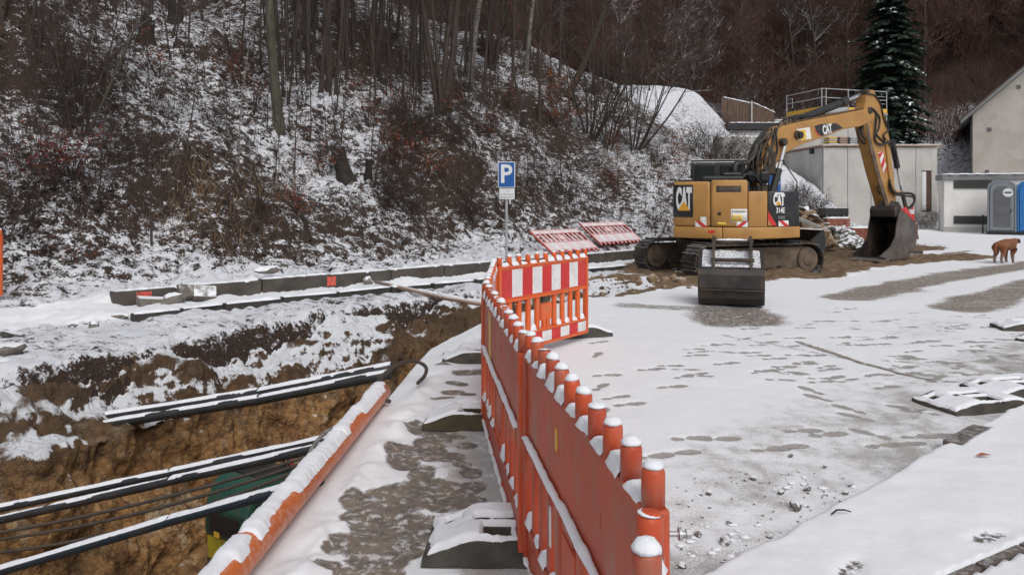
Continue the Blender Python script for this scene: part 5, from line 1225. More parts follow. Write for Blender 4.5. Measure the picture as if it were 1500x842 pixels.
# brown board fence
fn = thing('board_fence', 'brown vertical-board fence in two runs above the snow bank', 'fence', (12.4, 45.2, 5.0))
r_ = random.Random(3)
for i in range(18):
    px = 1059 + i * 4.35; run2 = px > 1100
    top = (143 + (px - 1059) * .22) if not run2 else (150.5 + (px - 1101) * .44)
    p = AT(px, top, 45.2); zb = 5.6
    o = bt(fn, 'board', (p.x, 45.2 + (.012 if i % 2 else 0), (p.z + zb) / 2), (.168, .025, p.z - zb), 'wood_brown', .004)
p = AT(1101, 148, 45.12); bt(fn, 'post', (p.x, 45.12, (p.z + 5.4) / 2), (.09, .09, p.z - 5.4), 'concrete', .01)
for z in (6.1, 6.9): bt(fn, 'rail', (14.3, 45.25, z), (3.0, .05, .08), 'wood_brown', .01)
snow_strip('snow_ridge', fn, AT(1059, 142.5, 45.2) - Vector(fn.location), AT(1100, 151.5, 45.2) - Vector(fn.location), .09, .05, 30, 5); snow_strip('snow_ridge', fn, AT(1103, 150.5, 45.2) - Vector(fn.location), AT(1136, 165.5, 45.2) - Vector(fn.location), .09, .05, 30, 6)

# scaffold guard rails on the roof
sf = thing('scaffold', 'galvanised scaffold guard rails with yellow toe boards on the concrete roof', 'scaffold', (16.9, 40.5, ZT))
def st(name, p, q, r=.026, mat='galv'): return MB().cyl(Vector(p) - sf.location, Vector(q) - sf.location, r, n=8).build(name, M[mat], sf)
A_, B_, C_ = Vector((15.95, 43.6, 0)), Vector((16.75, 40.6, 0)), Vector((20.9, 41.9, 0))
B2 = Vector((17.0, 40.65, 0)); ztop = 7.55
for P_, Q_, cols in ((A_, B_, (0, 1)), (B2, C_, (0, .36, .68, 1))):
    for c in cols:
        p = P_.lerp(Q_, c); st('standard', (p.x, p.y, ZT), (p.x, p.y, ztop), .028)
    for z in (ztop - .04, ztop - .52): st('guard_rail', (P_.x, P_.y, z), (Q_.x, Q_.y, z))
    tb = MB().bar(Vector((P_.x, P_.y, ztop - 1.12)) - sf.location, Vector((Q_.x, Q_.y, ztop - 1.12)) - sf.location, .04, .24); 
    tb.build('toe_board', M['scaf_yellow'] if P_ is A_ else M['galv'], sf)
    tb = MB().bar(Vector((P_.x, P_.y + .3, ztop - 1.28)) - sf.location, Vector((Q_.x, Q_.y + .3, ztop - 1.28)) - sf.location, .6, .06); tb.build('deck_board', M['wood_pale'] if P_ is A_ else M['galv'], sf)
for c0, c1 in ((.36, .6), (.80, 1.0)):
    MB().bar(B2.lerp(C_, c0) + Vector((0, -.04, ztop - 1.12)) - sf.location, B2.lerp(C_, c1) + Vector((0, -.04, ztop - 1.12)) - sf.location, .04, .22).build('toe_board', M['scaf_yellow'], sf)
p = B2.lerp(C_, .8); st('standard', (p.x, p.y + .2, ztop - 1.1), (p.x, p.y + .2, ztop - .1), .02); st('guard_rail', (p.x, p.y + .2, ztop - .3), (C_.x, C_.y + .2, ztop - .3), .02); st('guard_rail', (p.x, p.y + .2, ztop - .7), (C_.x, C_.y + .2, ztop - .7), .02)
p = A_ + Vector((.15, -.5, 0)); st('standard', (p.x, p.y, ztop - .8), (p.x, p.y, ztop - .25), .02); st('guard_rail', (p.x, p.y, ztop - .25), (A_.x, A_.y, ztop - .25), .02)
st('ledger', (B_.x, B_.y, ztop - .04), (B2.x, B2.y, ztop - .04), .02); st('ledger', (B_.x, B_.y, ztop - .5), (B2.x, B2.y, ztop - .5), .02)
st('brace', (B2.x, B2.y, ZT + .2), (B2.lerp(C_, .36).x, B2.lerp(C_, .36).y, ZT + 1.9), .018)
# building material stored on the roof
r_ = random.Random(8)
for i, (px, lab, mt) in enumerate([(1216, 'yellow formwork beams stacked on the roof edge under the boom', 'scaf_yellow'), (1230, 'pale board stack on the roof behind the excavator boom', 'wood_pale'), (1244, 'grey panel stack on the roof between timber stacks', 'galv'), (1256, 'brown timber stack on the roof nearest the excavator stick', 'wood_brown')]):
    p = AT(px, 205, 39.6); t = thing('material_stack', lab, 'stack', (p.x, 39.6, ZT + .05), .1 * i, 'building material on the roof')
    for k in range(5):
        MB().box((r_.uniform(-.03, .03), 0, .05 + k * .105), (.42, .8, .085)).build('board', M[mt if k % 2 == 0 else ('wood_pale' if i % 2 else 'galv')], t, bevel=.008)

# low white annex
la = thing('annex_building', 'low flat-roofed off-white annex with two dark ventilation louvres', 'building', (20.2, 35.1, 0))
la.rotation_euler = (0, 0, R(-20))
def lb(name, c, d, mat, bev=0.0, parent=None): return MB().box(c, d).build(name, M[mat], parent or la, bevel=bev)
lb('wall', (4.0, .75, 1.22), (8.0, 1.5, 2.44), 'white_wall', .01); lb('roof', (4.0, .75, 2.56), (8.2, 1.7, .26), 'tin', .015); lb('plinth', (4.0, -.012, .12), (8.02, .04, .26), 'concrete', .005)
for z, h in ((2.22, .36), (.58, .38)):
    f = lb('louvre', (1.15, -.012, z), (1.55, .03, h), 'tin', .008)
    n = 7
    for k in range(n):
        s_ = MB().box((1.15, -.04, z - h / 2 + h * (k + .5) / n), (1.47, .05, h / n * .55), Matrix.Rotation(R(35), 3, 'X')).build('slat', M['louvre'], f)
snow_strip('snow_ridge', la, (-.1, .1, 2.69), (8.1, .1, 2.69), .5, .05, 80, 98)
sv = lb('roof_snow', (4.0, .85, 2.71), (8.0, 1.4, .05), 'snow', .02)

# house with a steep roof
hs_ = thing('house', 'beige rendered house gable with steep snow-edged roof at the right edge', 'building', (27.3, 44.5, 0), R(-30))
gx, gw, ez = 0.0, 9.6, 6.55; rg_ = ez + (gw / 2) * math.tan(R(42.6))
MB().prism([(0, -1), (gw, -1), (gw, ez), (gw / 2, rg_), (0, ez)], 0, 10, lambda u, v, w_: (u, w_, v)).build('wall', M['stucco'], hs_, bevel=.01)
dx, dz = math.cos(R(42.6)), math.sin(R(42.6))
for sgn in (1, -1):
    o_ = (gw / 2, rg_ + .02)
    e_ = (-.62, ez - .62 * math.tan(R(42.6)) + .02) if sgn == 1 else (gw + .62, ez - .62 * math.tan(R(42.6)) + .02)
    th_ = .22
    rf = MB().prism([o_, e_, (e_[0], e_[1] + th_), (o_[0], o_[1] + th_ * 1.2)], -.45, 10.4, lambda u, v, w_: (u, w_, v)).build('roof', M['tin'], hs_, bevel=.01)
    MB().prism([(o_[0], o_[1] + th_ * 1.2 + .003), (e_[0], e_[1] + th_ + .003), (e_[0] - .03 * sgn, e_[1] + th_ + .07), (o_[0], o_[1] + th_ * 1.2 + .09)], -.5, 10.4, lambda u, v, w_: (u, w_, v)).build('tile_cover', M['roof_tile'], rf)
for (px, py) in ((1492, 128), (1449, 190), (1446, 252)):
    p = AT(px, py, 44.5 - (px - 1430) * .016) - Vector(hs_.location); p = Matrix.Rotation(R(30), 3, 'Z') @ p; f = MB().box((p.x, -.015, p.z), (.21, .05, .23)).build('vent', M['tin'], hs_, bevel=.008)
    for k in range(3): MB().box((p.x, -.045, p.z - .06 + k * .06), (.17, .02, .025)).build('slat', M['louvre'], f)

# ---------------------------------------------------------------- portable toilets
def toilet(label, loc, rz, mat, side):
    t = thing('portable_toilet', label, 'toilet', loc, rz, 'portable toilets')
    MB().box((0, 0, .08), (1.12, 1.16, .12)).build('base', M['black'], t, bevel=.02)
    MB().box((0, .01, 1.06), (1.06, 1.10, 1.86)).build('cabin', M[side], t, bevel=.03)
    # arched front frame and door
    n = 14; a_ = [(-.53, .14), (.53, .14)] + [(.53 * math.cos(math.pi * i / n) if abs(math.cos(math.pi * i / n)) < .0 else .53 * (abs(math.cos(math.pi * i / n)) ** .55) * (1 if math.cos(math.pi * i / n) >= 0 else -1), 1.92 + .42 * math.sin(math.pi * i / n) ** .8) for i in range(n + 1)]
    MB().prism(a_, -.60, -.54, lambda u, v, w_: (u, w_, v)).build('front_frame', M[mat], t, bevel=.01)
    a2 = [(p * .82, .2 + (q - .14) * .94) for p, q in a_]
    MB().prism([(p * .87, .16 + (q - .14) * .96) for p, q in a_], -.606, -.60, lambda u, v, w_: (u, w_, v)).build('door_gap', M['black'], t)
    d = MB().prism(a2, -.622, -.605, lambda u, v, w_: (u, w_, v)).build('door', M[mat], t, bevel=.01)
    a3 = [(p * .60, .34 + (q - .14) * .80) for p, q in a_]
    MB().prism(a3, -.634, -.622, lambda u, v, w_: (u, w_, v)).build('door_panel', M['loo_dark' if mat == 'loo_grey' else mat], d, bevel=.012)
    MB().box((.33, -.645, 1.05), (.035, .04, .16)).build('handle', M['black'], d, bevel=.01)
    MB().cyl((.22, -.634, 1.83), (.22, -.645, 1.83), .19, n=24).build('sticker', M['sign_white'], d); MB().box((.22, -.648, 1.83), (.26, .004, .07)).build('sticker_band', M['bark_olive'], d)
    MB().prism([(-.56, 1.98), (.56, 1.98), (.5, 2.22), (.25, 2.36), (0, 2.40), (-.25, 2.36), (-.5, 2.22)], -.535, .56, lambda u, v, w_: (u, w_, v)).build('roof', M['loo_white' if side == 'loo_blue' else mat], t, bevel=.03)
    for x in (-.4, -.15, .15, .4): MB().box((x, -.548, 1.1), (.05, .03, 1.6)).build('rib', M[side], t, bevel=.01)
    return t
p = G(1468, 344); toilet('grey portable toilet with a round white sticker on its arched door', (p.x + .30, p.y + .50, 0), R(-32), 'loo_grey', 'loo_grey')
p = G(1468, 344) + Vector((.34 + 1.14 * math.cos(R(32)), .55 - 1.14 * math.sin(R(32)) + .12, 0)); toilet('blue portable toilet with white roof, cut by the right edge', (p.x, p.y, 0), R(-32), 'loo_blue', 'loo_blue')
ps = G(1382, 338); pp = thing('post', 'thin dark metal post in front of the annex wall', 'post', (ps.x, 33.6, 0)); MB().cyl((0, 0, -.1), (0, 0, .78), .03, n=8).ball((0, 0, .8), .05, 8, 5).build('shaft', M['dark_steel'], pp)
for i, (dx, c, ln, mt, lab) in enumerate([(0, .05, 1.45, 'wood_pale', 'pale plank leaning on the annex wall beside the grey toilet'), (.16, .02, 1.4, 'brick_red', 'reddish plank leaning between pale plank and grey toilet'), (-.22, -.25, .9, 'dark_steel', 'short dark bar leaning on the annex wall left of the planks')]):
    p = G(1442, 340); t = thing('plank', lab, 'plank', (p.x + dx, 33.6, 0)); MB().bar((c, -.12 + .3 * (i == 2), 0), (0, .30, ln), .09 if i < 2 else .04, .03, up=(0, 1, 0)).build('board', M[mt], t, bevel=.004)

# blue sign seen between the boom cylinders
bs_ = thing('blue_sign', 'tall blue sign board with a white curve half hidden behind the boom cylinder', 'sign', (AT(1135, 300, 27).x, 27, 0))
MB().cyl((0, .05, 0), (0, .05, 2.0), .03, n=8).build('post', M['galv'], bs_); MB().box((0, 0, 2.12), (.42, .03, 1.1)).build('face', M['sign_blue'], bs_, bevel=.01); 
MB().tube([(.04 + .10 * math.cos(t), -.02, 2.2 + .16 * math.sin(t)) for t in np.linspace(-1.4, 1.4, 12)], .03, 6).build('symbol', M['sign_white'], bs_)
# red and white beacon behind the working bucket
p = AT(1335.5, 318, 21.5); bcn = thing('warning_beacon', 'red and white striped beacon standing behind the working bucket', 'beacon', (p.x, 21.5, 0))
MB().box((0, 0, .05), (.5, .3, .1)).build('foot', M['rubber'], bcn, bevel=.02)
for k in range(8): MB().box((0, 0, .2 + k * .145), (.13, .04, .145)).build('band', M['foil_white' if k % 2 else 'foil_red'], bcn)
MB().tube([(0, 0, 1.28), (0, 0, 1.42)], [.05, .03], 10).build('tip', M['foil_red'], bcn)

# ================================================================ rubble, pallets and soil round the excavator
r_ = random.Random(21)
def heap(name, label, c, rx, ry, h, n, mats, smin, smax, flat=.55, seed=0):
    q = random.Random(seed); t = thing(name, label, 'rubble heap', c)
    core = MB().ball((0, 0, -.05), (rx * .85, ry * .85, h * .75), 14, 6, half=True, jit=.15, rnd=q).build('core', M['limestone'] if 'limestone' in mats else M['stone'], t)
    for i in range(n):
        a_ = q.uniform(0, 6.28); d = math.sqrt(q.random()); x, y = rx * d * math.cos(a_), ry * d * math.sin(a_)
        z = h * max(0, 1 - d * d) * .85 + q.uniform(0, .05); s_ = q.uniform(smin, smax)
        o = bpy.data.objects.new('chunk', (ROCKL if q.choice(mats) == 'limestone' else ROCKS)[q.randrange(4)]); link(o, t)
        o.location = (x, y, z); o.scale = (s_ * q.uniform(.8, 1.5), s_, s_ * q.uniform(flat * .6, flat * 1.2)); o.rotation_euler = (q.uniform(-.6, .6), q.uniform(-.6, .6), q.uniform(0, 6))
    return t
p = G(1232, 365); heap('rubble_heap', 'heap of broken snowy concrete between excavator blade and working bucket', (p.x, p.y + .6, 0), 1.0, .9, .75, 110, ['stone'], .07, .17, seed=4)
heap('rubble_heap', 'rubble and earth heap with a leaning slab behind the excavator blade', (9.0, 24.0, 0), 1.5, 1.6, 1.5, 110, ['stone', 'stone', 'limestone'], .09, .22, seed=5)
p = G(1285, 352); heap('rubble_heap', 'low reddish rubble left of the working bucket', (p.x + .0, p.y - .8, 0), .8, .6, .3, 40, ['stone'], .06, .14, seed=6)
sl_ = MB().box((0, 0, 0), (1.6, .5, .12)).build('concrete_slab', M['concrete'], None, bevel=.02); sl_.location = (8.55, 22.7, 1.02); sl_.rotation_euler = (0, R(24), R(-20)); props(sl_, 'long concrete slab lying tilted on the rubble behind the blade', 'slab')
def pallet(label, loc, rz, nx, ny, nz, mat, bw=(.24, .12, .085)):
    t = thing('brick_pallet', label, 'pallet', loc, rz)
    for i in range(3): MB().box((0, (i - 1) * ny * bw[1] * .42, .05), (nx * bw[0] + .05, .09, .1)).build('bearer', M['wood_brown'], t)
    me = MB().box((0, 0, 0), (bw[0] - .012, bw[1] - .01, bw[2] - .008)).mesh('brick', M[mat]); q = random.Random(nx * 7 + nz)
    for k in range(nz):
        for i in range(nx):
            for j in range(ny):
                if j not in (0, ny - 1) and i not in (0, nx - 1) and k < nz - 1: continue
                if k == nz - 1 and q.random() < .06: continue
                inst(me, 'brick', t, Matrix.Translation(((i - (nx - 1) / 2) * bw[0] + q.uniform(-.008, .008), (j - (ny - 1) / 2) * bw[1], .1 + bw[2] * (k + .5))))
    V = lambda u, v: Vector(((u - .5) * nx * bw[0] * .98, (v - .5) * ny * bw[1] * .98, .1 + bw[2] * nz + (-.01 if min(u, 1 - u, v, 1 - v) < .03 else .03 + .025 * math.sin(u * 7 + v * 5))))
    sheet_on(t, V, 16, 12, 2)
    return t
p = G(1228, 350); pallet('pallet of red paving bricks under snow, behind the rubble heap', (p.x, 27.2, 0), .06, 5, 6, 5, 'brick_red')
p = G(1268, 345); pallet('pallet of dark brown bricks under snow, left of the working bucket', (p.x + .1, 29.5, 0), -.05, 5, 6, 6, 'brick_dark')
p = G(1222, 340); pallet('small stack of red bricks behind the first pallet', (AT(1224, 330, 30.5).x, 30.5, 0), .1, 4, 4, 8, 'brick_red')
rk = thing('machine_rack', 'black machine frame dusted with snow standing behind the brick pallets', 'machine', (AT(1220, 318, 33).x, 33, 0))
MB().box((0, 0, 1.0), (1.05, .8, .34)).build('housing', M['black_snow'], rk, bevel=.03); MB().box((0, 0, .62), (1.1, .9, .08)).build('tray', M['black_snow'], rk, bevel=.01)
for x in (-.45, -.15, .2, .45):
    for y in (-.35, .35): MB().box((x, y, .42), (.07, .07, .84)).build('leg', M['black'], rk)
for i in range(4): MB().cyl((-.4 + i * .25, -.45, .75), (-.4 + i * .25, .45, .75), .08, n=10).build('roll', M['black_snow'], rk)
# soil bank and rocks between the barrier and the excavator
for i, (px, py, s_, lb) in enumerate([(956, 413, .16, 'pale brown rock, largest on the soil bank beside the excavator track'), (973, 416, .13, 'upright pale rock right of the largest on the soil bank'), (997, 416, .17, 'broad pale rock on the soil edge left of the spare bucket'), (988, 411, .11, 'small brown rock behind the broad pale one'), (936, 419, .10, 'small rock at the left end of the soil bank'), (1008, 379, .12, 'pale rock high in the soil under the excavator')]):
    p = G(px, py); rock('rock', lb, 'rock', (p.x, p.y, .06 if i < 5 else .35), (s_ * .85, s_ * .72, s_ * .62), ROCKL[i % 4])
for i in range(30):
    px, py = r_.uniform(865, 1025), 0; py = 421 - (px - 865) * .09 + r_.uniform(-16, 14); p = G(px, py)
    if inpoly(np.array([p.x]), np.array([p.y]), TPOLY)[0] and p.x < 2.6: p.z -= .25
    o = rock('rock', 'brown clod on the dug soil bank beside the excavator', 'rock', (p.x, p.y, p.z + .0), (r_.uniform(.03, .09), r_.uniform(.03, .08), r_.uniform(.02, .06)), ROCKL[i % 4], group='clods on the soil bank')
for i, px in enumerate((1168, 1176, 1187)):
    p = G(px, 394 - i * 2); o = MB().box((0, 0, 0), (.16, .16, .22)).build('stone_block', M['stone'], None, bevel=.015); o.location = (p.x, p.y, .09); o.rotation_euler = (0, .05, .4 + i); props(o, ['small square stone block by the track end, left of three', 'small square stone block by the track end, middle of three', 'small square stone block by the track end, right of three'][i], 'stone')
o = MB().box((0, 0, 0), (.45, .22, .05)).build('board_scrap', M['dark_steel'], None, bevel=.01); p = G(1127, 403); o.location = (p.x, p.y, .03); o.rotation_euler = (0, 0, .2); props(o, 'dark scrap plate lying by the track right of the spare bucket', 'plate')
# little stones and lumps on the road
for px, py, s_, lb in [(1104, 701, .022, 'reddish pebble near the grey crumbs on the road'), (1039, 723, .022, 'dark red pebble alone on the thin snow'), (1062, 795, .03, 'dark grey stone with a snow cap on the thin snow'), (1000, 830, .02, 'dark pebble close to the barrier foot'), (1093, 694, .011, 'tiny dark pebble above the reddish one'), (1092, 704, .012, 'tiny dark pebble left of the reddish one'), (1166, 744, .04, 'snowy stone with dark underside near the kerb'), (1239, 723, .018, 'dark pebble at the kerb beside the snow'), (1246, 712, .015, 'small dark stone just above the kerb'), (1209, 683, .014, 'small dark stone out on the snowy road'), (1127, 787, .016, 'small reddish stone low on the road near the kerb'), (1185, 764, .016, 'reddish stone touching the kerb snow'), (1040, 743, .009, 'tiny dark speck stone below the dark red pebble'), (1068, 766, .016, 'snow-capped pebble in the middle of the thin snow'), (1182, 717, .022, 'dark stone in the row of lumps, right end'), (1145, 722, .02, 'dark stone in the row of lumps, left end'), (1023, 783, .02, 'stone beside the brown print on the thin snow'), (1159, 668, .017, 'reddish chip lying on clean snow')]:
    p = G(px, py); rock('pebble', lb, 'pebble', (p.x, p.y, s_ * .35), (s_ * 1.1, s_, s_ * .8), ROCKS[rnd.randrange(8)])
lump = MB(); q = random.Random(5)
for px, py, n, sp in [(1165, 705, 26, 26), (1160, 735, 18, 22), (1080, 775, 20, 40), (1010, 800, 18, 30), (1060, 810, 16, 40), (1200, 715, 12, 26)]:
    for i in range(n):
        p = G(px + q.gauss(0, sp * .6), py + q.gauss(0, sp * .28)); s_ = q.uniform(.005, .017)
        if i % 5 < 3: continue
        lump.ball((p.x, p.y, -.002), (s_ * 1.5, s_ * 1.2, s_ * .7), 12, 5, half=True, jit=.10, rnd=q)
o = lump.build('snow_lumps', M['snow'], None, smooth=True); props(o, 'small frozen snow lumps scattered on the road near the kerb', 'snow', None, 'stuff')
cr = MB()
for i in range(130):
    p = G(q.uniform(985, 1260), q.uniform(690, 842)); kd_ = (p.x - .9) * -.643 + (p.y - 3.19) * .766
    if kd_ < .03: continue
    s_ = q.uniform(.003, .008); cr.ball((p.x, p.y, .002), (s_, s_, s_ * .8), 5, 3, jit=.3, rnd=q)
o = cr.build('gravel', M['stone'], None); props(o, 'fine grit lying on the dirty snow of the road', 'gravel', None, 'stuff')
tg = thing('twig', 'thin dark twig lying on the pavement snow at the kerb', 'twig', G(1232, 750, .09)); MB().tube([(-.055, -.02, .0), (-.02, .0, .012), (.02, .006, .01), (.05, .004, .002)], [.004, .005, .004, .003], 6).build('stem', M['bark'], tg)
lf = thing('leaf', 'brown leaf lying on the pavement snow by the bare kerb stones', 'leaf', G(1441, 667, .1)); MB().add([(-.05, 0, 0), (-.01, -.02, .012), (.05, .0, .004), (.0, .022, .012)], [(0, 1, 2, 3)]).build('blade', M['leaf_rust'], lf)

# ================================================================ the dog
dg = thing('dog', 'stocky brown dog with dark ears and grey muzzle, standing turned away on the snow', 'dog', G(1470, 385.5) + Vector((0, 0, .0)), R(0))
dg.rotation_euler = (0, 0, R(30)); dg.scale = (1.0, 1.1, .98)
dg.location.x += .03
# local x runs from rump to head
vs_ = []; ed = []
def dv(p, r, link_=None):
    vs_.append((Vector(p), r))
    if link_ is not None: ed.append((link_, len(vs_) - 1))
    return len(vs_) - 1
pel = dv((-.25, 0, .49), .14); lo = dv((-.05, 0, .47), .14, pel); ch = dv((.18, 0, .455), .16, lo); sh = dv((.30, 0, .49), .125, ch); nk = dv((.42, 0, .53), .088, sh); hd = dv((.53, 0, .55), .080, nk); mz = dv((.62, 0, .515), .046, hd); no = dv((.68, 0, .495), .034, mz)
tl = dv((-.36, 0, .50), .045, pel); t2 = dv((-.42, .0, .42), .034, tl); t3 = dv((-.43, .0, .30), .03, t2); dv((-.41, 0, .20), .014, t3)
for s_, fwd in ((1, .05), (-1, -.06)):
    h1 = dv((-.25, .085 * s_, .40), .095, pel); h2 = dv((-.20 + fwd, .10 * s_, .27), .062, h1); h3 = dv((-.31 + fwd, .10 * s_, .15), .032, h2); h4 = dv((-.29 + fwd, .10 * s_, .04), .030, h3); dv((-.24 + fwd, .10 * s_, .025), .032, h4)
    f1 = dv((.22, .09 * s_, .37), .075, ch); f2 = dv((.20 + fwd, .095 * s_, .22), .046, f1); f3 = dv((.22 + fwd, .095 * s_, .10), .033, f2); f4 = dv((.22 + fwd, .095 * s_, .035), .030, f3); dv((.27 + fwd, .095 * s_, .025), .032, f4)
me = bpy.data.meshes.new('body'); me.from_pydata([tuple(v) for v, _ in vs_], ed, []); body = link(bpy.data.objects.new('body', me), dg)
sk = body.modifiers.new('skin', 'SKIN'); me.skin_vertices[0].data[0].use_root = True
for i, (_, r__) in enumerate(vs_): me.skin_vertices[0].data[i].radius = (r__ * .92, r__ * .98)
ssb = body.modifiers.new('sub', 'SUBSURF'); ssb.levels = ssb.render_levels = 2; sk.use_smooth_shade = True
t = NT('dog_coat'); co = t.n('TexCoord').outputs['Object']; sx_ = t.n('SeparateXYZ', {'Vector': co}); n_ = t.noise(co, 9, 4); n2 = t.noise(co, 60, 3, .7)
c = t.mix(t.ss(n_, .35, .65), (0.22, 0.082, 0.032), (0.15, 0.055, 0.024)); c = t.mix(t.math('MULTIPLY', t.ss(n2, .5, .7), .4), c, (0.30, 0.15, 0.07))
c = t.mix(t.ss(sx_.outputs['Z'], .27, .12), c, (0.24, 0.19, 0.155)); c = t.mix(t.ss(sx_.outputs['X'], .545, .585), c, (0.42, 0.39, 0.35)); c = t.mix(t.ss(sx_.outputs['X'], .645, .67), c, (0.02, 0.018, 0.016))
me.materials.append(t.done(c, .85, t.bump(n2, .5, .02)))
t = NT('dark_ear'); M['ear'] = t.done((0.022, 0.016, 0.013), .85)
for s_ in (1, -1): MB().ball((0, 0, 0), (.035, .014, .06), 8, 6).build('ear', M['ear'], dg, smooth=True).matrix_local = Matrix.Translation((.505, .078 * s_, .555)) @ Matrix.Rotation(.35 * s_, 4, 'X') @ Matrix.Rotation(.3, 4, 'Y')
for s_ in (1, -1): MB().ball((.59, .045 * s_, .57), .010, 6, 5).build('eye', M['ear'], dg, smooth=True)
# ================================================================ trees, shrubs and undergrowth
def rand_perp(d, q):
    a = Vector((q.gauss(0, 1), q.gauss(0, 1), q.gauss(0, 1))); a -= d * a.dot(d); return a.normalized()
def limb(mb, p, d, L, r, segs, q, wob, up, n, taper=.25):
    P = [p.copy()]; Rr = [r]; d = d.normalized()
    for i in range(segs):
        d = (d + Vector((q.gauss(0, wob), q.gauss(0, wob), q.gauss(0, wob) + up))).normalized()
        P.append(P[-1] + d * (L / segs)); Rr.append(r * (1 - (1 - taper) * (i + 1) / segs))
    mb.tube(P, Rr, n, caps=False); return P, Rr
def along(P, Rr, t):
    k = t * (len(P) - 1); i = min(int(k), len(P) - 2); f = k - i
    return P[i].lerp(P[i + 1], f), (P[i + 1] - P[i]).normalized(), Rr[i] * (1 - f) + Rr[i + 1] * f
def twiggy(mb, P, Rr, q, level, maxl, L, nch, ang, up, rmin, t0=.25):
    if level > maxl: return
    for j in range(nch[level - 1]):
        p, d, r = along(P, Rr, q.uniform(t0, .98)); a_ = R(q.uniform(*ang)); dd = (d * math.cos(a_) + rand_perp(d, q) * math.sin(a_)).normalized()
        l_ = L * q.uniform(.55, 1.15); r_ = max(rmin, r * q.uniform(.4, .62))
        P2, R2 = limb(mb, p, dd, l_, r_, 4 if level == 1 else (3 if level == 2 else 2), q, .13, up, 5 if level == 1 else 3)
        twiggy(mb, P2, R2, q, level + 1, maxl, L * .5, nch, ang, up, rmin)
def bare_tree(name, seed, H, r, nch, t0, blen, maxl=3, lean=(0, 0), bark='bark', twig='twig', up=.10, rmin=.006, stems=1, spread=.0, ang=(28, 60), label='', cat='tree', straight=.035, link_root=True):
    q = random.Random(seed); tk = MB(); cr = MB()
    for s_ in range(stems):
        an = 6.28 * s_ / stems + q.uniform(-.4, .4); d = Vector((lean[0] + spread * math.cos(an) * q.uniform(.5, 1.2), lean[1] + spread * math.sin(an) * q.uniform(.5, 1.2), 1))
        h = H * (1 if s_ == 0 else q.uniform(.65, 1.0)); rr_ = r * (1 if s_ == 0 else q.uniform(.55, 1.0))
        p0 = Vector((.10 * spread * math.cos(an) * 3 * (stems > 1), .10 * spread * math.sin(an) * 3 * (stems > 1), -.25))
        P, Rr = limb(tk, p0, d, h, rr_, 10, q, straight, .03 if not stems > 1 else .05, 8, .16)
        # root flare
        if stems > 1: continue_flare = False
        else: tk.tube([p0, p0 + d * .18, p0 + d.normalized() * .55], [rr_ * 1.75, rr_ * 1.35, rr_ * .98], 8, caps=False)
        twiggy(cr, P, Rr, q, 1, maxl, blen, nch, ang, up, rmin, t0)
    t = thing(name, label, cat)
    tk.build('trunk' if cat == 'tree' else 'stems', M[bark], t, smooth=True, recalc=False)
    cr.build('crown' if cat == 'tree' else 'twigs', M[twig], t, recalc=False)
    return t
USED = set()
def place(proto, p, rz=0, scale=1.0, label=None, group=None, tilt=None):
    if proto.name not in USED:
        USED.add(proto.name); o = proto; o.location = p; o.rotation_euler = (tilt[0], tilt[1], rz) if tilt else (0, 0, rz)
        o.scale = (scale,) * 3 if not hasattr(scale, '__len__') else scale; return props(o, label, None, group)
    return dup(proto, p, rz, scale, label, group, tilt)
q = random.Random(77)
# --- trees one can single out
def sized(px_w, P): return .82 * px_w / FPX * P.y / 2
def one_tree(px, py, wpx, H, label, seed, **kw):
    P = HIT(px, py); t = bare_tree(kw.pop('name', 'tree'), seed, H, sized(wpx, P), kw.pop('nch', [14, 7, 4]), kw.pop('t0', .3), kw.pop('blen', 1.8), label=label, **kw); t.location = P; USED.add(t.name); return t
one_tree(410, 187, 19, 13, 'tall bare trunk with olive-grey bark, thickest on the snowy slope left of centre', 1, bark='bark_olive', lean=(-.10, 0), t0=.62, straight=.015)
one_tree(645, 165, 13, 11, 'clump of several dark stems fanning from one foot, left of the birches', 2, stems=4, spread=.13, t0=.3, blen=1.6)
one_tree(687, 118, 12, 12, 'leaning pale-topped birch behind the stem clump', 3, bark='bark_birch', lean=(.16, 0), t0=.5)
one_tree(770, 112, 9, 12, 'slim pale birch standing upright right of centre', 4, bark='bark_birch', lean=(.05, 0), t0=.5)
one_tree(832, 138, 13, 12, 'dark tree leaning strongly to the right with rust leaves at its foot', 5, lean=(.42, .05), t0=.35, twig='twig_snow')
one_tree(607, 92, 13, 12, 'straight dark trunk above the small cut stump', 6, t0=.45)
one_tree(548, 103, 14, 9, 'twin dark stems on the upper slope left of the straight trunk', 7, stems=2, spread=.12, t0=.4)
one_tree(504, 80, 15, 12, 'thick dark trunk high on the slope above the tree stump', 8, t0=.4)
one_tree(432, 90, 9, 10, 'thin dark tree just right of the thickest trunk', 9, lean=(.02, 0), t0=.3)
one_tree(480, 135, 9, 9, 'thin twisted dark tree between thickest trunk and stem clump', 10, lean=(-.05, 0), t0=.3, straight=.09)
one_tree(790, 178, 7, 6, 'slim dark stem beside the rust-leaved sapling', 12, t0=.3, blen=1.2)
one_tree(865, 200, 4.5, 5.5, 'many-stemmed hazel bush leaning right above the lying barriers', 13, stems=9, spread=.42, t0=.3, blen=1.1, nch=[8, 4, 2], name='hazel', bark='bark', lean=(.22, 0), twig='twig')
one_tree(930, 218, 4, 6.2, 'hazel bush with long arching stems in front of the smooth snow bank', 14, stems=8, spread=.4, lean=(.42, 0), t0=.3, blen=1.2, nch=[8, 4, 2], name='hazel', twig='twig_snow')
one_tree(890, 214, 3.5, 4.5, 'low hazel bush between the two arching ones', 15, stems=8, spread=.4, lean=(.15, 0), t0=.2, blen=.9, nch=[8, 4, 2], name='hazel')
one_tree(112, 195, 5, 4.5, 'bushy dark many-stemmed shrub on the upper left slope', 16, stems=7, spread=.28, t0=.2, blen=1.0, nch=[9, 4, 2], name='hazel', lean=(-.08, 0))
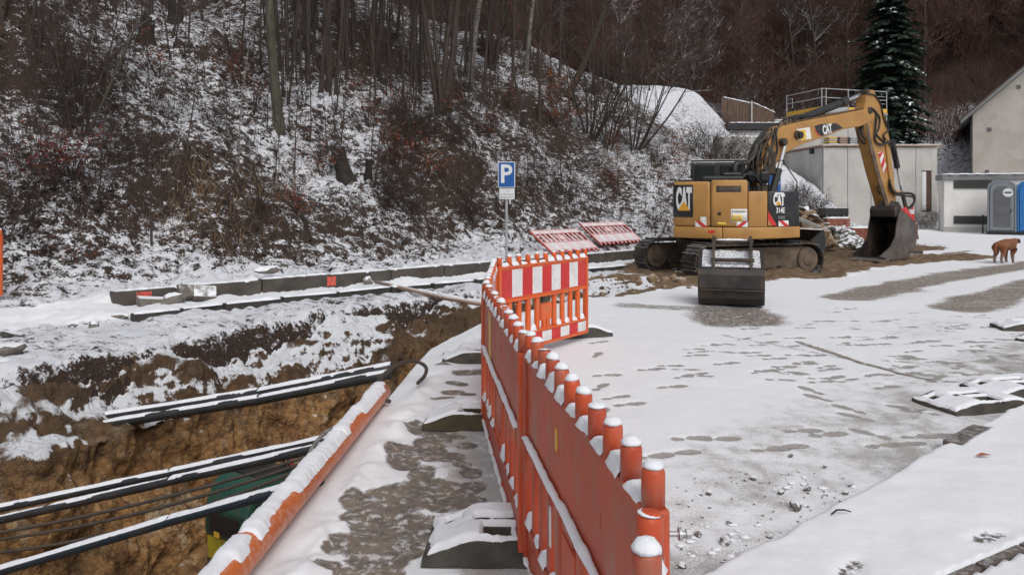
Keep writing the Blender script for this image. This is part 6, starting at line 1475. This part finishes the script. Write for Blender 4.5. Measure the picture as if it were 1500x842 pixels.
one_tree(122, 190, 6, 4.2, 'pale arching branch rising from the dark shrub at upper left', 17, lean=(.55, -.05), t0=.45, blen=.7, nch=[6, 3, 2], up=-.02, name='sapling', twig='twig_snow', bark='bark_olive')
one_tree(349, 250, 3.5, 4.4, 'thin pale sapling in front of the thickest trunk', 18, bark='bark_birch', t0=.3, blen=.6, nch=[9, 4, 2], rmin=.004, name='sapling')
one_tree(222, 355, 3.5, 2.0, 'bare sapling with fine twigs low on the slope near the left', 19, t0=.2, blen=.7, nch=[14, 6, 3], rmin=.004, name='sapling')
one_tree(690, 100, 7, 10, 'dark thin tree behind the leaning birch', 20, t0=.3)
one_tree(720, 105, 9, 4, 'young spruce-dark thicket stem by the slim birch', 22, stems=4, spread=.2, t0=.1, blen=.8, nch=[14, 6, 3], name='sapling')
# --- slender saplings and trees repeated over the slope
SL = [bare_tree('slender_tree', 100 + i, 9, .055, [11, 5, 3], .42, 1.0, maxl=3, lean=(q.uniform(-.05, .1), 0), label='slender bare tree among many on the snowy slope') for i in range(4)]
PO = [bare_tree('pole_tree', 160 + i, 7.5, .026, [9, 4], .35, .9, maxl=2, lean=(q.uniform(-.08, .14), 0), rmin=.006, straight=.05, label='thin pole-like young tree among many on the upper slope') for i in range(4)]
SP = [bare_tree('sapling', 120 + i, 3.6, .016, [10, 5], .12, .65, maxl=2, lean=(q.uniform(-.12, .15), 0), rmin=.0045, label='thin bare sapling among many on the snowy slope') for i in range(5)]
SH = [bare_tree('leafless_shrub', 140 + i, 1.5, .011, [7, 5, 3], .1, .55, maxl=3, stems=9, spread=.55, rmin=.004, up=.05, cat='shrub', label='leafless brown shrub among many on the snowy slope') for i in range(5)]
def onhill(px, py, ymax=60):
    P = HIT(px, py)
    return P if P.y < ymax and hillness(np.array([P.x]), np.array([P.y]))[0] > .9 else None
n = 0
while n < 44:
    px, py = q.uniform(400, 960), q.uniform(-30, 150) ** 1.0; P = onhill(px, py)
    if P is None or (px > 850 and py < 95): continue
    place(SL[n % 4], P - Vector((0, 0, .1)), q.uniform(0, 6), q.uniform(.75, 1.35), None, 'slender trees on the slope'); n += 1
n = 0
while n < 16:
    px, py = q.uniform(-40, 400), q.uniform(-60, 30); P = onhill(px, py)
    if P is None: continue
    place(SL[n % 4], P - Vector((0, 0, .1)), q.uniform(0, 6), q.uniform(.8, 1.4), None, 'slender trees on the slope'); n += 1
n = 0
while n < 110:
    px, py = (q.uniform(380, 960), q.uniform(-20, 170)) if n % 4 else (q.uniform(-20, 380), q.uniform(-30, 90)); P = onhill(px, py)
    if P is None or (px > 880 and py < 100): continue
    place(PO[n % 4], P - Vector((0, 0, .1)), q.uniform(0, 6), q.uniform(.7, 1.3), None, 'pole trees on the slope'); n += 1
n = 0
while n < 84:
    px, py = (q.uniform(390, 960), q.uniform(20, 300)) if n % 4 else (q.uniform(0, 400), q.uniform(10, 330)); P = onhill(px, py, 45)
    if P is None: continue
    place(SP[n % 5], P - Vector((0, 0, .05)), q.uniform(0, 6), q.uniform(.5, 1.15), None, 'saplings on the slope'); n += 1
n = 0
while n < 26:
    if n % 3: px, py = q.uniform(560, 1000), q.uniform(110, 335)
    else: px, py = q.uniform(0, 560), q.uniform(40, 350)
    P = onhill(px, py, 45)
    if P is None or (px > 920 and py < 190): continue
    s_, a_ = wall_sa(P.x, P.y)
    if 9.0 < a_ < 14.6 and s_ < 2.6: continue
    place(SH[n % 5], P - Vector((0, 0, .06)), q.uniform(0, 6), q.uniform(.5, 1.05), None, 'shrubs on the slope'); n += 1
# --- shrubs with leaves still on, tan grass
def leafy(name, label, px, py, h, w_, nl, mat, seed, leaf=.05):
    qq = random.Random(seed); P = HIT(px, py); t = thing(name, label, 'shrub', P); st_ = MB(); lv = MB()
    for i in range(7):
        d = Vector((qq.gauss(0, .35), qq.gauss(0, .35), 1)); Q, Rr = limb(st_, Vector((0, 0, -.08)), d, h * qq.uniform(.6, 1), .012, 5, qq, .12, .05, 4)
        twiggy(st_, Q, Rr, qq, 1, 2, w_ * .6, [6, 3], (30, 70), .03, .004, .2)
    tips = st_.v
    for i in range(nl):
        if mat == 'litter' and i % 4: continue
        c = Vector(tips[qq.randrange(len(tips))]) + Vector((qq.gauss(0, .05), qq.gauss(0, .05), qq.gauss(0, .05)))
        a_ = Vector((qq.gauss(0, 1), qq.gauss(0, 1), qq.gauss(0, .6))).normalized(); b_ = rand_perp(a_, qq); s_ = leaf * qq.uniform(.6, 1.3)
        lv.add([c - a_ * s_ * .6, c + b_ * s_ * .32, c + a_ * s_ * .6, c - b_ * s_ * .32], [(0, 1, 2, 3)])
    st_.build('stems', M['twig'], t, recalc=False); lv.build('leaves', M[mat], t, recalc=False); return t
leafy('beech_sapling', 'rust-leaved beech sapling beside the old stump, left of the parking sign', 582, 246, 1.5, .7, 420, 'leaf_rust', 1)
leafy('beech_sapling', 'rust-leaved beech sapling right of the slim dark stem, brightest of them', 815, 188, 2.4, .9, 520, 'leaf_rust', 2, .07)
leafy('beech_sapling', 'small rust-leaved sapling left of the stem clump, by the cut stump', 540, 185, 1.3, .7, 260, 'leaf_rust', 3)
leafy('beech_sapling', 'low rust-leaved sapling at the foot of the stem clump', 657, 175, 1.2, .7, 220, 'leaf_rust', 4)
leafy('beech_sapling', 'thin rust-leaved sapling between the cut stump and the stem clump', 590, 170, 1.0, .6, 160, 'leaf_rust', 41)
for k_, (px_, py_, h_, lb_) in enumerate([(715, 205, 1.2, 'rust-leaved sprig above the parking sign, left of it'), (748, 160, 1.3, 'rust-leaved sapling at the foot of the slim birch'), (905, 232, 1.1, 'rusty bush below the low hazel, near the lying barriers'), (470, 258, 1.0, 'rust-leaved sprig on the slope left of the leaning stump'), (350, 132, 1.2, 'rust-leaved sprig left of the thickest trunk, above the red one'), (232, 118, 1.3, 'rust-leaved bush in the hollow right of the dark shrub'), (432, 318, .8, 'rusty sprig low on the slope right of the bramble mass'), (985, 225, 1.2, 'tan-rust bush in front of the smooth snow bank'), (1012, 262, 1.3, 'rusty bush just above the excavator cab'), (640, 268, 1.1, 'rusty bush left of the parking sign plate')]):
    leafy('beech_sapling', lb_, px_, py_, h_, .7, 200, 'leaf_rust', 60 + k_, .05)
leafy('red_shrub', 'dark red-leaved shrub on the lower left slope', 78, 278, 1.3, .9, 460, 'leaf_red', 5)
leafy('red_shrub', 'smaller red-leaved shrub right of the dark red one', 105, 262, 1.0, .7, 240, 'leaf_red', 6)
leafy('red_shrub', 'red-leaved sprig at the foot of the thickest trunk', 372, 168, 1.0, .6, 160, 'leaf_red', 7)
leafy('red_shrub', 'single red sprig low on the snow near the left edge', 107, 388, .35, .25, 60, 'leaf_red', 8, .04)
leafy('red_shrub', 'brown-red leafy tuft beside the single red sprig', 68, 377, .4, .35, 60, 'leaf_red', 9, .04)
leafy('bramble', 'dark bramble thicket at the left foot of the slope', 45, 318, .9, 1.2, 420, 'litter', 10, .06)
leafy('bramble', 'dark bramble thicket below the red shrubs', 120, 310, .8, 1.2, 420, 'litter', 11, .06)
leafy('bramble', 'dark bramble at the left edge of the slope above the barrier', 12, 350, .7, 1.0, 360, 'litter', 12, .06)
leafy('bramble', 'dark bramble patch left of the parking sign near the slope foot', 600, 322, .8, 1.1, 380, 'litter', 13, .06)
leafy('bramble', 'dark bramble patch behind the parking sign post', 690, 335, .8, 1.2, 380, 'litter', 14, .06)
leafy('bramble', 'dark bramble right of the lying barriers near the excavator', 960, 335, .8, 1.0, 320, 'litter', 15, .06)
leafy('bramble', 'brown leafy thicket low behind the right lying barrier', 900, 275, .9, 1.0, 260, 'leaf_rust', 16, .05)
leafy('bramble', 'dark thicket under the dark many-stemmed shrub at upper left', 105, 195, .9, 1.2, 360, 'litter', 17, .07)
leafy('bramble', 'dark bramble thicket right of the thickest trunk', 445, 150, .9, 1.1, 360, 'litter', 18, .07)
leafy('bramble', 'brown bramble mass on the slope left of the stump', 380, 310, .9, 1.1, 300, 'litter', 19, .05)
# stumps
def stump(label, px, py, wpx, hpx, cut=True, lean=0.0, seed=1):
    P = HIT(px, py); s_ = P.y / FPX; r, h = .85 * wpx * s_ / 2, .85 * hpx * s_; qq = random.Random(seed); mb = MB(); nn = 14; rings = []
    for k, (z, f) in enumerate([(-.3, 1.5), (0, 1.25), (.25, 1.0), (.7, .92), (1.0, .88)]):
        rings.append([(f * r * (1 + .16 * math.sin(3 * t + seed) + qq.uniform(-.08, .08)) * math.cos(t) + lean * z * h, f * r * (1 + .14 * math.sin(4 * t + seed)) * math.sin(t), z * h + (0 if k < 4 or cut else qq.uniform(-.25, .25) * h)) for t in [6.283 * i / nn for i in range(nn)]])
    vs = [p for r_ in rings for p in r_]; fs = [(k * nn + i, k * nn + (i + 1) % nn, (k + 1) * nn + (i + 1) % nn, (k + 1) * nn + i) for k in range(4) for i in range(nn)] + [tuple(range(4 * nn, 5 * nn))]
    t = thing('tree_stump', label, 'stump', P); mb.add(vs, fs).build('wood', M['stump'], t)
    mb = MB().ball((lean * h, 0, h - .02), (r * .85, r * .85, .07), 12, 4, half=True); mb.build('snow_cap', M['snow'], t, smooth=True) if cut else None
    return t
stump('big dark broken stump standing high on the slope at upper left', 212, 62, 26, 42, False, .1, 1); stump('dark broken stump right of the highest one, at the top edge', 258, 30, 24, 34, False, -.05, 2)
stump('dark old stump leaning left, beside the snow-capped cut one', 508, 262, 26, 44, False, -.35, 3); stump('snow-capped cut stump with pale bark, right of the leaning one', 540, 262, 13, 34, True, .05, 4)
stump('small cut stump with snow on top, above the rust-leaved sapling', 554, 158, 14, 17, True, 0, 5); stump('narrow dark stump right of the stem clump', 766, 188, 11, 28, True, .05, 6); stump('small dark stump low on the slope left of the shrub row', 448, 70, 14, 20, False, .1, 7)
# stuff: dry grass, leaf litter, fine brush
def scatter(n, f, seed):
    qq = random.Random(seed); out = []
    xs = np.array([[qq.uniform(*f[0]), qq.uniform(*f[1])] for _ in range(n)]); return xs
def hits(pts):
    """many slope points at once"""
    t = np.geomspace(6, 90, 700); out = []
    for k in range(0, len(pts), 2000):
        p = pts[k:k + 2000]; X = ((p[:, 0] - 750) / FPX)[:, None] * t; Y = np.broadcast_to(t, X.shape); Z = CAM_H - ((p[:, 1] - HOR) / FPX)[:, None] * t
        H = height(X, Y); i = np.argmax(H > Z, axis=1); r_ = np.arange(len(p)); out.append(np.stack([X[r_, i], t[i], H[r_, i]], 1))
    return np.concatenate(out)
rs = np.random.RandomState(5)
def quads(name, P, size, mat, label, flat=.5, asp=.5, lift=.02):
    n = len(P); a = rs.normal(size=(n, 3)); a[:, 2] *= flat; a /= np.linalg.norm(a, axis=1, keepdims=True); b = rs.normal(size=(n, 3)); b[:, 2] *= flat; b -= a * (a * b).sum(1, keepdims=True); b /= np.linalg.norm(b, axis=1, keepdims=True)
    s = (size * rs.uniform(.5, 1.4, n))[:, None]; P = P + np.array([0, 0, lift])
    V = np.stack([P - a * s, P + b * s * asp, P + a * s, P - b * s * asp], 1).reshape(-1, 3); F = np.arange(n * 4).reshape(n, 4)
    o = np_mesh(name, V, F, M[mat], False); props(o, label, None, None, 'stuff'); return o
pts = np.concatenate([np.stack([rs.uniform(-60, 1000, 5200), rs.uniform(-20, 400, 5200)], 1)])
Pl = hits(pts); hl_ = hillness(Pl[:, 0], Pl[:, 1]); Pl = Pl[(hl_ > .7) & (Pl[:, 1] < 50)]
s_, a_ = wall_sa(Pl[:, 0], Pl[:, 1]); cl = fbm(Pl[:, 0] / 1.1, Pl[:, 1] / 1.1, o=3, seed=601); keep = (cl > -.15) & ~((a_ > 22) & (s_ > 1)); Pl = Pl[keep]
quads('leaf_litter', Pl + rs.normal(size=Pl.shape) * [.06, .06, .03], .055, 'litter', 'dark fallen leaves and bramble leaves lying over the snowy slope', .7, .5, .07)
def stems(name, P, h, mat, label, r=.004, bunch=1, droop=.3):
    n = len(P); d = rs.normal(size=(n, 3)) * [.35, .35, 0] + [0, 0, 1]; d /= np.linalg.norm(d, axis=1, keepdims=True); L = (h * rs.uniform(.4, 1.2, n))[:, None]
    b = rs.normal(size=(n, 3)) * [1, 1, 0]; b /= np.linalg.norm(b, axis=1, keepdims=True); c = np.cross(d, b); mid = P + d * L * .55; tip = P + d * L * .95 + b * L * droop * rs.uniform(.2, 1, (n, 1))
    def ring(p, w): return [p + b * w, p - b * w * .5 + c * w * .87, p - b * w * .5 - c * w * .87]
    V = np.stack(ring(P - [0, 0, .03], r) + ring(mid, r * .8) + [tip], 1).reshape(-1, 3); o_ = (np.arange(n) * 7)[:, None]
    F3 = np.concatenate([o_ + np.array(f) for f in ((0, 1, 4), (0, 4, 3), (1, 2, 5), (1, 5, 4), (2, 0, 3), (2, 3, 5), (3, 4, 6), (4, 5, 6), (5, 3, 6))])
    o = np_mesh(name, V, F3, M[mat], False); props(o, label, None, None, 'stuff'); return o
pts = np.concatenate([np.stack([rs.uniform(560, 1010, 3600), rs.uniform(120, 350, 3600)], 1), np.stack([rs.uniform(-30, 600, 1200), rs.uniform(0, 350, 1200)], 1)])
Pb = hits(pts); s_, a_ = wall_sa(Pb[:, 0], Pb[:, 1]); Pb = Pb[(hillness(Pb[:, 0], Pb[:, 1]) > .8) & (Pb[:, 1] < 45) & (fbm(Pb[:, 0] / 1.4, Pb[:, 1] / 1.4, o=2, seed=610) > -.1) & ~((a_ > 9.2) & (a_ < 14.4) & (s_ < 2.4)) & ~((a_ > 24) & (s_ > 3))]
stems('brushwood', Pb, .75, 'twig', 'fine bare brush and bramble canes covering the slope', .0055)
pts = np.concatenate([np.stack([rs.uniform(1330, 1500, 5500), rs.uniform(60, 215, 5500)], 1), np.stack([rs.uniform(700, 1330, 4500), rs.uniform(30, 150, 4500)], 1)])
Pf = hits(pts); Pf = Pf[(Pf[:, 1] > 47) & (Pf[:, 2] > 3.5)]
stems('brushwood', Pf, 1.3, 'twig_red', 'reddish brush growing over the far wooded slope', .013, droop=.5)
# tan grass tufts
tufts = [(380, 282), (392, 265), (290, 262), (285, 250), (300, 300), (360, 300), (410, 290), (430, 250), (270, 285), (60, 258), (330, 318), (900, 235), (985, 205), (1000, 230), (1015, 250), (960, 228), (940, 250), (1030, 225), (1040, 260), (880, 255), (970, 260), (995, 275), (725, 250), (660, 265), (625, 210), (755, 275), (310, 345), (250, 330)]
G_ = []
for px, py in tufts:
    c = HIT(px, py); k = 45; G_.append(np.array(c) + rs.normal(size=(k, 3)) * [.28, .28, 0.02])
Pg = np.concatenate(G_); Pg[:, 2] = height(Pg[:, 0], Pg[:, 1]); stems('dry_grass', Pg, .34, 'straw', 'tufts of tan dry grass on the slope', .006, droop=.8)
# bushes by the buildings
for px, py, sc, lb in [(1358, 338, .9, 'bare brown bush between the concrete building and the annex'), (1335, 333, .6, 'small bare bush at the foot of the concrete building')]:
    p = G(px, py); place(SH[1], Vector((p.x, p.y, 0)), 1.0, sc, lb)
for i, (px, py, d_, sc) in enumerate([(1160, 318, 28, 1.0), (1175, 300, 29, 1.1), (1150, 300, 29, 1.2), (1185, 312, 29.5, .9), (1060, 250, 33, 1.4), (1085, 245, 34, 1.3), (1045, 235, 34, 1.4), (1100, 262, 32, 1.2), (1035, 260, 31, 1.2)]):
    X = (px - 750) / FPX * d_; z = float(height(np.array([X]), np.array([float(d_)]))[0]); 
    place(SH[i % 5], Vector((X, d_, max(z, .3 if i < 4 else z))), i * 1.1, sc * 1.25, ['snow-dusted brush above the rubble behind the excavator', 'tallest brush in the rubble left of the concrete building', 'brush right behind the excavator corner', 'low brush at the concrete building corner', 'brush left on the snow bank above the cab', 'brush near the pale wall end above the cab', 'brush on the snow bank left of the pale wall end', 'brush hiding the pale wall end foot', 'brush low behind the cab'][i])
# --- the wooded valley side behind
FT = [bare_tree('forest_tree', 200 + i, 11 + i, .13, [26, 9, 5], .16, 3.0, maxl=3, bark='bark', twig=('twig_snow' if i == 4 else 'twig_red'), rmin=.013, up=.08, straight=.03, label='bare reddish-brown tree of the wood on the far valley side') for i in range(5)]
n = 0; tries = 0; pts = []
while n < 235 and tries < 6000:
    tries += 1
    X, Y = q.uniform(-22, 72), q.uniform(40, 96)
    if abs(X) / Y > .86: continue
    qq_ = .9 * Y + .30 * X - 49; s__, a__ = wall_sa(X, Y)
    if qq_ < 6.5 and not (X < 16 and s__ > 16 and Y > 46): continue
    if 24 < X < 39 and 43 < Y < 57: continue
    if any((X - a) ** 2 + (Y - b) ** 2 < 3.0 for a, b in pts): continue
    pts.append((X, Y)); z = float(height(np.array([X]), np.array([Y]))[0])
    place(FT[n % 5], Vector((X, Y, z - .2)), q.uniform(0, 6.28), q.uniform(.7, 1.15), None, 'trees of the far wood'); n += 1
FS = [bare_tree('undergrowth_bush', 230 + i, 3.6, .03, [9, 6, 4], .08, 1.3, maxl=3, stems=8, spread=.5, rmin=.009, bark='twig_red', twig='twig_red', cat='shrub', label='bare reddish bush of the undergrowth on the far valley side') for i in range(3)]
n = 0; tries = 0
while n < 240 and tries < 9000:
    tries += 1; X, Y = q.uniform(0, 75), q.uniform(38, 92)
    if n % 2: Y = q.uniform(54, 86); X = Y * q.uniform(.50, .74)
    if abs(X) / Y > .80: continue
    qq_ = .9 * Y + .30 * X - 49
    if not (5.5 < qq_ < 46) or (24 < X < 39 and 43 < Y < 57): continue
    z = float(height(np.array([X]), np.array([Y]))[0]); place(FS[n % 3], Vector((X, Y, z - .1)), q.uniform(0, 6.28), q.uniform(.9, 1.7), None, 'undergrowth of the far wood'); n += 1
# twiggy snow-dusted trees in front of the wood, above the roof
for i, (px, py, d_, H, lb) in enumerate([(1130, 178, 48, 6.0, 'bare tree with snow-dusted twigs above the board fence'), (1090, 150, 50, 6.5, 'bare tree with snow-dusted twigs left above the board fence'), (1175, 165, 52, 5.5, 'small snow-dusted bare tree behind the scaffold left corner'), (1020, 140, 46, 6.5, 'snow-dusted bare tree at the top of the smooth snow bank')]):
    X = (px - 750) / FPX * d_; z = float(height(np.array([X]), np.array([float(d_)]))[0]); t = bare_tree('tree', 250 + i, H, .07, [14, 7, 4], .15, 1.9, stems=4, spread=.3, twig='twig_snow', rmin=.008, label=lb); t.location = (X, d_, z)
# --- conifers
def conifer(label, base, H, Rw, seed, snow=True, dens=1.0, name='spruce_tree'):
    qq = random.Random(seed); t = thing(name, label, 'tree', base); tk = MB().tube([(0, 0, -.5), (0, 0, H * .5), (0, 0, H)], [H * .016, H * .009, .01], 8); tk.build('trunk', M['bark'], t, smooth=True)
    V = []; S = []; br = MB(); z = H * .06
    while z < H * .985:
        f = 1 - z / H; L0 = Rw * (min(f * 1.7, 1) ** .7) * qq.uniform(.72, 1.15) + .12; k = int((4 + 3 * f) * dens) + 2
        for j in range(k):
            an = 6.28 * j / k + qq.uniform(-.4, .4); L = L0 * qq.uniform(.6, 1.12); d = Vector((math.cos(an), math.sin(an), qq.uniform(-.05, .25) + .35 * (1 - f))); p = Vector((0, 0, z + qq.uniform(-.1, .1))); segs = 6; prev = p; dd = d.copy()
            for m_ in range(segs):
                dd.z -= .13; dd.normalize(); nx = prev + dd * L / segs; side = Vector((-math.sin(an), math.cos(an), 0)); w_ = L * .30 * (1 - (m_ / segs) ** 1.4) + .07
                br.tube([prev, nx], [.012, .008], 3, caps=False)
                for s2 in (-1, 1):
                    for u in range(4):
                        b0 = prev.lerp(nx, (u + qq.random()) / 4); tip = b0 + (side * s2 * w_ + dd * w_ * .7 + Vector((0, 0, -w_ * qq.uniform(.1, .55)))) * qq.uniform(.6, 1.15); ax = (tip - b0); cx = ax.cross(Vector((qq.gauss(0, .5), qq.gauss(0, .5), 1))).normalized() * ax.length * .20
                        V += [b0, b0 + ax * .45 + cx, tip, b0 + ax * .45 - cx]
                        if snow and m_ >= 2 and qq.random() < .20 * (0.05 + (math.sin(an * 2 + z * 1.3 + 2 * math.sin(z)) > .62)):
                            o_ = Vector((0, 0, .03)); S += [b0 + o_, b0 + ax * .4 + cx * .9 + o_, b0 + ax * .8 + o_, b0 + ax * .4 - cx * .9 + o_]
                prev = nx
        z += H * .020 + .11 * f
    br.build('branches', M['bark'], t, recalc=False)
    np_mesh('crown', np.array([tuple(v) for v in V]), np.arange(len(V)).reshape(-1, 4), M['needles'], False, None, t)
    if S: np_mesh('snow_load', np.array([tuple(v) for v in S]), np.arange(len(S)).reshape(-1, 4), M['snow'], False, None, t)
    return t
Xs = (1306 - 750) / FPX * 49; zs = float(height(np.array([Xs]), np.array([49.0]))[0])
conifer('tall dark green spruce with patches of snow behind the scaffold', (Xs, 49, zs - .3), 16.2, 2.55, 1, True, 1.5)
for i, (px, d_, H, lb) in enumerate([(1392, 72, 13, 'dark spruce high in the wood at the upper right, left of three'), (1450, 74, 14, 'dark spruce high in the wood at the upper right, middle of three'), (1505, 70, 14, 'dark spruce at the upper right corner above the house roof'), (1340, 76, 12, 'dark spruce far up behind the tall snowy one')]):
    X = (px - 750) / FPX * d_; z = float(height(np.array([X]), np.array([float(d_)]))[0]); conifer(lb, (X, d_, z - .3), H, 3.0, 10 + i, False, .8)
